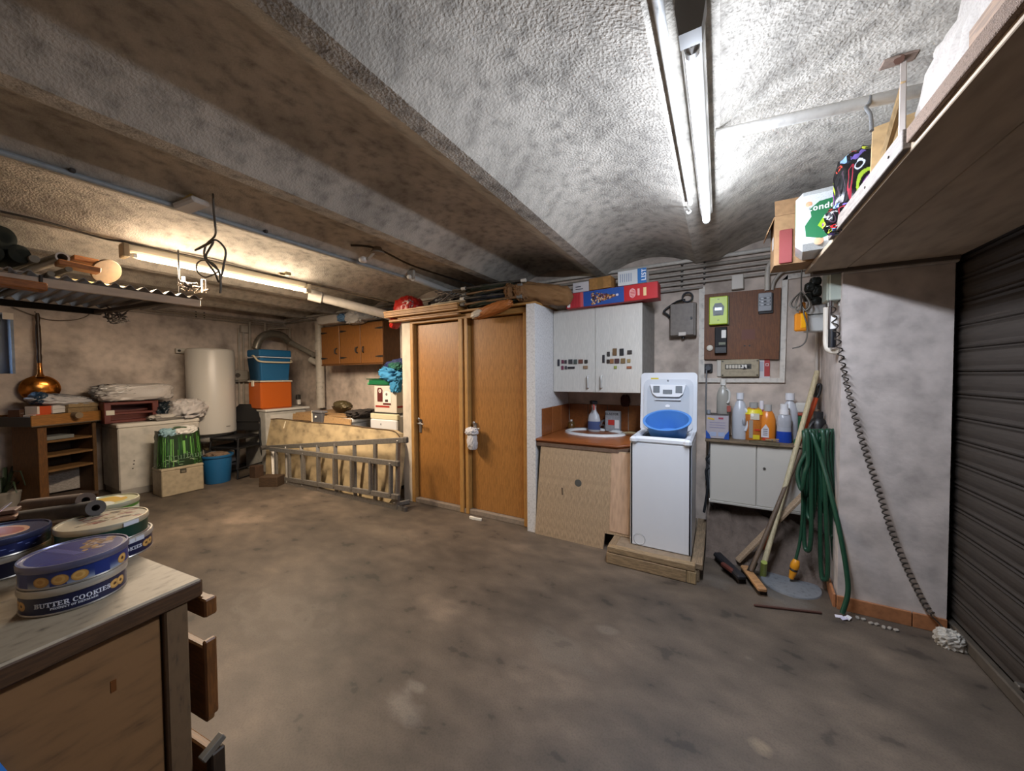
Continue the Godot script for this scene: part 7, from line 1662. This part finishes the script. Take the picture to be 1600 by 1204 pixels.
	var dk := L(self, "round_board", m("5f4a2e", 0.7, "mottle", Vector3.ONE * 4), Vector3(-3.750, 2.151, -0.838), [Vector2(0, -0.008), Vector2(0.085, -0.008), Vector2(0.09, 0.0), Vector2(0.085, 0.008), Vector2(0, 0.008)], 32, Vector3(0, 25, 62))
	tag(dk, "round brown disc standing on the corrugated sheets behind the laths", "disc")
	var tp := thing("rolled_groundsheet", "dark green rolled groundsheet on the left of the hanging shelf", "roll", Vector3(-3.720, 2.243, -0.470))
	for q in [[0.0, 0.0, 0.075], [-0.06, -0.10, 0.06], [0.03, -0.12, 0.05]]: L(tp, "roll", m("22281e", 0.8, "fine", Vector3.ONE * 4), Vector3(0, q[1] * 0.8, q[0] + 0.06), [Vector2(0, 0.0), Vector2(q[2] * 0.5, 0.012), Vector2(q[2] * 0.9, 0.005), Vector2(q[2], -0.02), Vector2(q[2], -1.2)], 20, Vector3(0, 5, -90), 0.8)
	var wbx := B(self, "white_board", m("c9bfb2", 0.6), Vector3(-3.700, 2.064, -0.463) + Vector3(-0.25, -0.012, 0.05), Vector3(0.5, 0.015, 0.55), 0.002, Vector3(0, 12, 0))
	tag(wbx, "white board lying flat under the poles on the hanging shelf", "board")
	# bundle of wooden sticks at the right end
	var bs := thing("stick_bundle", "bundle of short grey sticks tied at the right end of the hanging shelf", "sticks", Vector3(-3.660, 2.104, -1.285))
	var r := RandomNumberGenerator.new(); r.seed = 19
	for i in 16:
		var a := r.randf_range(-1.2, 1.2)
		var l := r.randf_range(0.07, 0.14)
		rod(bs, "stick", m(["6a6054", "7d7264", "584f45"][i % 3], 0.8), Vector3(r.randf_range(-0.1, 0.0), r.randf_range(-0.01, 0.05), r.randf_range(-0.06, 0.06)), Vector3(r.randf_range(0.03, 0.10), r.randf_range(-0.03, 0.04), 0.02 + l * sin(a)), 0.009, 6)
	B(bs, "upright_slat", m("a89a86", 0.7), Vector3(0.0, 0.04, -0.075), Vector3(0.03, 0.11, 0.025), 0.003)
	B(bs, "upright_slat", m("948774", 0.7), Vector3(-0.05, 0.05, 0.035), Vector3(0.02, 0.10, 0.02), 0.003)
	var kn := thing("wire_tangle", "tangle of grey wire hanging below the far edge of the corrugated sheets", "wire", Vector3(-4.600, 1.999, -1.081))
	for i in 7:
		var p := []
		for j in 6: p.append(Vector3(r.randf_range(-0.03, 0.03), r.randf_range(-0.12, 0.02), r.randf_range(-0.08, 0.08)))
		T(kn, "loop", m("57504a", 0.6), spline(p, 4), 0.005, 5)
	rod(kn, "tail", m("8d857a", 0.6), Vector3(0, 0.0, -0.02), Vector3(0.03, 0.14, -0.06), 0.004, 5)

func _tin(lower: String, label: String, at: Vector3, r: float, h: float, side: Image, lid: Image, turn: float, rim := "b9b3a8") -> Node3D:
	var t := thing(lower, label, "tin", at, turn, "")
	L(t, "body", printed(side, 0.3), Vector3.ZERO, [Vector2(r * 0.985, 0.002), Vector2(r * 0.985, h - 0.014)], 56)
	L(t, "base", m("9a958c", 0.3, "", Vector3.ONE, 0.6), Vector3.ZERO, [Vector2(0, 0), Vector2(r * 0.98, 0), Vector2(r * 1.0, 0.003), Vector2(r * 0.986, 0.006)], 56)
	L(t, "lid", m(rim, 0.28, "", Vector3.ONE, 0.5), Vector3(0, h - 0.016, 0), [Vector2(r * 1.0, 0), Vector2(r * 1.015, 0.002), Vector2(r * 1.015, 0.012), Vector2(r * 1.0, 0.0165), Vector2(r * 0.965, 0.0165), Vector2(r * 0.95, 0.0135), Vector2(r * 0.93, 0.0135)], 56)
	L(t, "lid_print", printed(lid, 0.25), Vector3(0, h - 0.0025, 0), [Vector2(r * 0.94, 0), Vector2(r * 0.5, 0.0008), Vector2(0, 0.001)], 48, Vector3.ZERO, 1.0, true)
	return t

func _cookie(im: Image, x: float, y: float, rx: float, ry: float, hole := true) -> void:
	disc(im, x, y, rx, ry, "8a6a3a"); disc(im, x, y, rx * 0.93, ry * 0.93, "b98a48"); disc(im, x - rx * 0.1, y - ry * 0.1, rx * 0.7, ry * 0.7, "caa05c", 0.55)
	if hole: disc(im, x, y, rx * 0.3, ry * 0.3, "4a3020")

func desk() -> void:
	var D := thing("workbench", "old brown wooden workbench with a worn pale top in the left foreground", "workbench", Vector3(-1.257, 0, -0.432), 6.0)
	var side := m("84603c", 0.6, "grime", Vector3(1.4, 3.0, 0.8))
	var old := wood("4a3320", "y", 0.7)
	# local: x to the left is negative, z towards the viewer positive; the top's far right corner is the origin
	B(D, "top", m("a2937b", 0.55, "grime", Vector3(4, 4, 2)), Vector3(-0.625, 0.826, 0.62), Vector3(1.25, 0.026, 1.26), 0.004)
	B(D, "top_edge", wood("553a22", "z", 0.6), Vector3(-0.008, 0.812, 0.62), Vector3(0.022, 0.046, 1.262), 0.004)
	B(D, "top_edge", wood("553a22", "x", 0.6), Vector3(-0.625, 0.812, -0.006), Vector3(1.25, 0.046, 0.016), 0.004)
	B(D, "side_panel", side, Vector3(-0.025, 0.41, 0.65), Vector3(0.02, 0.78, 1.15), 0.003)
	B(D, "corner_post", m("6a5238", 0.7, "grime", Vector3(6, 2, 6)), Vector3(-0.022, 0.40, 0.045), Vector3(0.036, 0.79, 0.05), 0.004)
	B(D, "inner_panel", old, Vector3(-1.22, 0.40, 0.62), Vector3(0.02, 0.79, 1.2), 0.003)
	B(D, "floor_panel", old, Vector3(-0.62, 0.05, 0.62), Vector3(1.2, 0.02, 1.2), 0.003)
	for q in [[0.745, 0.06], [0.52, 0.22], [0.20, 0.26]]:
		B(D, "drawer_front", wood("7d5228", "x", 0.5), Vector3(-0.60, q[0], -0.028), Vector3(1.18, q[1], 0.022), 0.004)
	for q in [[0.755, 0.05, 0.008], [0.55, 0.22, -0.004]]:
		B(D, "drawer_edge", wood("7a4c22", "y", 0.5), Vector3(0.006, q[0], -0.022), Vector3(0.02 + q[2], q[1], 0.03), 0.004)
	B(D, "metal_runner", m("8f8a80", 0.4, "", Vector3.ONE, 0.6), Vector3(0.008, 0.345, -0.02), Vector3(0.022, 0.02, 0.06), 0.002, Vector3(25, 0, 0))
	B(D, "drawer_edge", wood("3a2a1a", "y", 0.6), Vector3(0.008, 0.25, -0.028), Vector3(0.03, 0.17, 0.035), 0.004)
	B(D, "scratch", m("6a3c14", 0.5), Vector3(-0.0145, 0.665, 0.165), Vector3(0.001, 0.028, 0.010), 0.0)
	for q in [[0.60, 0.40], [0.58, 0.375], [0.45, 0.62], [0.43, 0.63]]: B(D, "chip", m("2e1c10", 0.6), Vector3(-0.0145, q[0], q[1]), Vector3(0.001, 0.006, 0.014), 0.0)
	var ty := 0.8395
	# blue tins
	var s1 := canvas(512, 96, "12183c")
	for x in [85, 101, 236, 262, 420, 436]: _cookie(s1, x, 46, 12, 24)
	rect(s1, 0, 0, 512, 4, "c8c0a8")
	var l1 := canvas(128, 128, "232658")
	var s2 := canvas(512, 96, "22386c")
	for y in 96:
		var c := Color("1c2c66").lerp(Color("9aa2ae"), smoothstep(0.35, 1.0, y / 96.0))
		s2.fill_rect(Rect2i(0, y, 512, 1), c)
	for x in 8: rect(s2, x * 64 + 40, 0, 26, 96, "1e2f70")
	for x in [474, 502, -10, 18, 96, 250, 276, 300, 400]: _cookie(s2, x, 54, 13, 30, x % 4 != 2)
	var l2 := canvas(128, 128, "34346a")
	disc(l2, 64, 64, 64, 64, "8f8a90"); disc(l2, 64, 64, 60, 60, "33356e")
	var r := RandomNumberGenerator.new(); r.seed = 2
	for i in 40: disc(l2, 88 + r.randf_range(-18, 18), 46 + r.randf_range(-30, 30), r.randf_range(4, 9), r.randf_range(3, 8), ["8a6a48", "a37e52", "6f5440", "9a8a88"][i % 4])
	for i in 12: rect(l2, 20 + i * 4, 30 + i * 5, 14, 2, "6a6a98")
	var ink := m("d5d8e4", 0.4)
	var ca := Vector3(-1.4425, ty, -0.2472)
	# the lettering faces the viewer
	var face := rad_to_deg(atan2(-ca.x, -ca.z))
	var t := _tin("cookie_tin", "dark blue butter cookie tin at the bottom of the front stack on the workbench", ca, 0.0915, 0.062, s1, l1, face - 14.0)
	bent(t, "BUTTER COOKIES", 0.0106, ink, 0.0908, 0.027, 11.0)
	bent(t, "PRODUCT OF DENMARK", 0.0046, ink, 0.0908, 0.0165, 12.0)
	var t2 := _tin("cookie_tin", "pale blue tin with pictured cookies on top of the front stack on the workbench", ca + Vector3(-0.004, 0.0622, -0.003), 0.094, 0.056, s2, l2, face - 10.0, "6c6d88")
	var cb := Vector3(-1.695, ty, -0.356)
	var t3 := _tin("cookie_tin", "dark blue butter cookie tin under the green tin on the workbench", cb, 0.106, 0.062, s1, l1, face - 6.0)
	bent(t3, "BUTTER COOKIES", 0.0106, ink, 0.1052, 0.027, 14.0)
	B(t3, "white_sticker", m("c9ccd4", 0.5), Vector3(0.0, 0.05, 0.1065), Vector3(0.045, 0.013, 0.002), 0.0)
	t3.get_child(-1).position = Vector3(0.1065 * sin(0.70), 0.0515, 0.1065 * cos(0.70)); t3.get_child(-1).rotation.y = 0.70
	var s3 := canvas(64, 32, "10382c"); rect(s3, 0, 0, 64, 3, "a89c78")
	var l3 := canvas(128, 128, "b9ad94")
	for i in 60: disc(l3, 70 + r.randf_range(-40, 50), 50 + r.randf_range(-40, 40), r.randf_range(3, 12), r.randf_range(2, 5), ["6a5a44", "8a4a42", "a08a68", "c8bfa8", "4a4034", "9a6a5a"][i % 6])
	var t4 := _tin("biscuit_tin", "dark green tin with a pictured lid on the rear stack of the workbench", cb + Vector3(0.012, 0.0622, 0.006), 0.100, 0.058, s3, l3, face, "c6bda4")
	B(t4, "white_sticker", m("c9ccd4", 0.5), Vector3(0.102 * sin(0.55), 0.049, 0.102 * cos(0.55)), Vector3(0.04, 0.012, 0.002), 0.0, Vector3(0, 31.5, 0))
	# left stack
	var cc := Vector3(-1.83, ty, -0.165)
	var s4 := canvas(512, 96, "12142c")
	for x in [40, 168, 296, 424]: disc(s4, x, 46, 22, 26, "a07a58")
	var t5 := _tin("cookie_tin", "near-black tin with a pictured biscuit, bottom left on the workbench", cc, 0.10, 0.062, s4, l1, 20.0)
	var l4 := canvas(128, 128, "1c1e3c")
	disc(l4, 60, 60, 48, 36, "b98a68"); disc(l4, 60, 56, 40, 24, "9a5a48"); disc(l4, 70, 90, 34, 12, "d0b890"); rect(l4, 30, 76, 50, 10, "c8c4d0"); rect(l4, 34, 79, 40, 4, "a83a34")
	var s5 := canvas(256, 32, "1c2450")
	for i in 40: rect(s5, i * 6, 5 + (i % 3) * 7, 4, 2, "7a86b8")
	var t6 := _tin("cookie_tin", "dark blue tin with a pictured pastry on its lid, leftmost on the workbench", cc + Vector3(0, 0.0622, 0), 0.103, 0.052, s5, l4, 30.0, "3a3e5c")
	# yellow-green tin behind
	var s6 := canvas(64, 32, "4a7a2a"); rect(s6, 0, 4, 64, 8, "d8d4b8")
	var l6 := canvas(128, 128, "b9b68a")
	disc(l6, 60, 50, 40, 30, "c8a030"); disc(l6, 90, 80, 30, 20, "d8d8c8"); disc(l6, 40, 90, 30, 16, "6a8a3a"); rect(l6, 20, 20, 40, 10, "e0dcc8")
	_tin("biscuit_tin", "yellow and green tin behind the green tin on the workbench", Vector3(-1.955, ty, -0.415), 0.085, 0.112, s6, l6, 10.0, "c9c6a8")
	# foam pipe insulation tubes
	var fo := m("55504c", 0.9, "mottle", Vector3.ONE * 4)
	for i in 2:
		var e: Vector3 = [Vector3(-1.750, 0.982, -0.348), Vector3(-1.865, 0.988, -0.349)][i]
		var dir: Vector3 = ([Vector3(-2.3, 0.877, -0.245), Vector3(-2.45, 0.885, -0.30)][i] - e).normalized()
		var o := thing("foam_tube", ["grey foam pipe insulation tube, nearer of the two across the tins", "brown-grey foam pipe insulation tube, farther of the two across the tins"][i], "tube", e)
		var ring := []
		var bs := Basis(dir.cross(Vector3.UP).normalized(), dir, dir.cross(Vector3.UP).normalized().cross(dir))
		var g := G.new(); g.lathe([Vector2(0.010, 0.10), Vector2(0.010, 0.0), Vector2(0.0245, 0.0), Vector2(0.0245, 0.60)], 24, Transform3D(bs, Vector3.ZERO))
		put(o, "foam", g.done(), fo if i == 0 else m("6b594c", 0.9, "mottle", Vector3.ONE * 4))
		var g2 := G.new(); g2.lathe([Vector2(0.010, 0.03), Vector2(0, 0.03)], 16, Transform3D(bs, Vector3.ZERO))
		put(o, "dark_bore", g2.done(), black)
	# flat brown folder like things at the left edge
	var pl := thing("leather_straps", "pile of flat brown straps behind the foam tubes on the workbench", "straps", Vector3(-2.198, 0.930, -0.252))
	for i in 5: bar(pl, "strap", m(["5a3a2a", "6d4a36", "4a2e22", "7a5640", "503426"][i], 0.6), Vector3(0.07 - 0.02 * i, -0.075 + i * 0.018, 0.0), Vector3(-0.12, -0.075 + i * 0.019, 0.20 + 0.02 * i), 0.06, 0.014, 0.003)
	var wd := thing("wooden_stand", "small pale turned wooden spool between the tins on the workbench", "spool", Vector3(-1.876, 0.840, -0.273))
	L(wd, "spool", m("a98a6a", 0.6), Vector3.ZERO, [Vector2(0, 0), Vector2(0.02, 0), Vector2(0.02, 0.03), Vector2(0.012, 0.045), Vector2(0.012, 0.06), Vector2(0.034, 0.08), Vector2(0.03, 0.085), Vector2(0, 0.085)], 20)
	L(wd, "white_base", m("cfcac2", 0.5), Vector3.ZERO, [Vector2(0.0205, 0.0), Vector2(0.0205, 0.028)], 16)
	var pc := B(self, "paper_card", m("c2b9c0", 0.6), Vector3(-1.953, 0.990, -0.188), Vector3(0.05, 0.002, 0.05), 0.0, Vector3(40, 20, 20))
	tag(pc, "pinkish white card corner at the left edge above the tins", "card")
	# blue thing at the bottom left corner of the view
	var bx := thing("blue_crate", "bright blue plastic crate corner at the bottom left of the view", "crate", Vector3(-1.205, 0.325, 0.0), 6)
	B(bx, "side", m("1566b0", 0.4), Vector3.ZERO, Vector3(0.06, 0.64, 0.2), 0.012)
	B(bx, "rim", m("1a70c0", 0.4), Vector3(0, 0.31, 0), Vector3(0.075, 0.03, 0.215), 0.008)
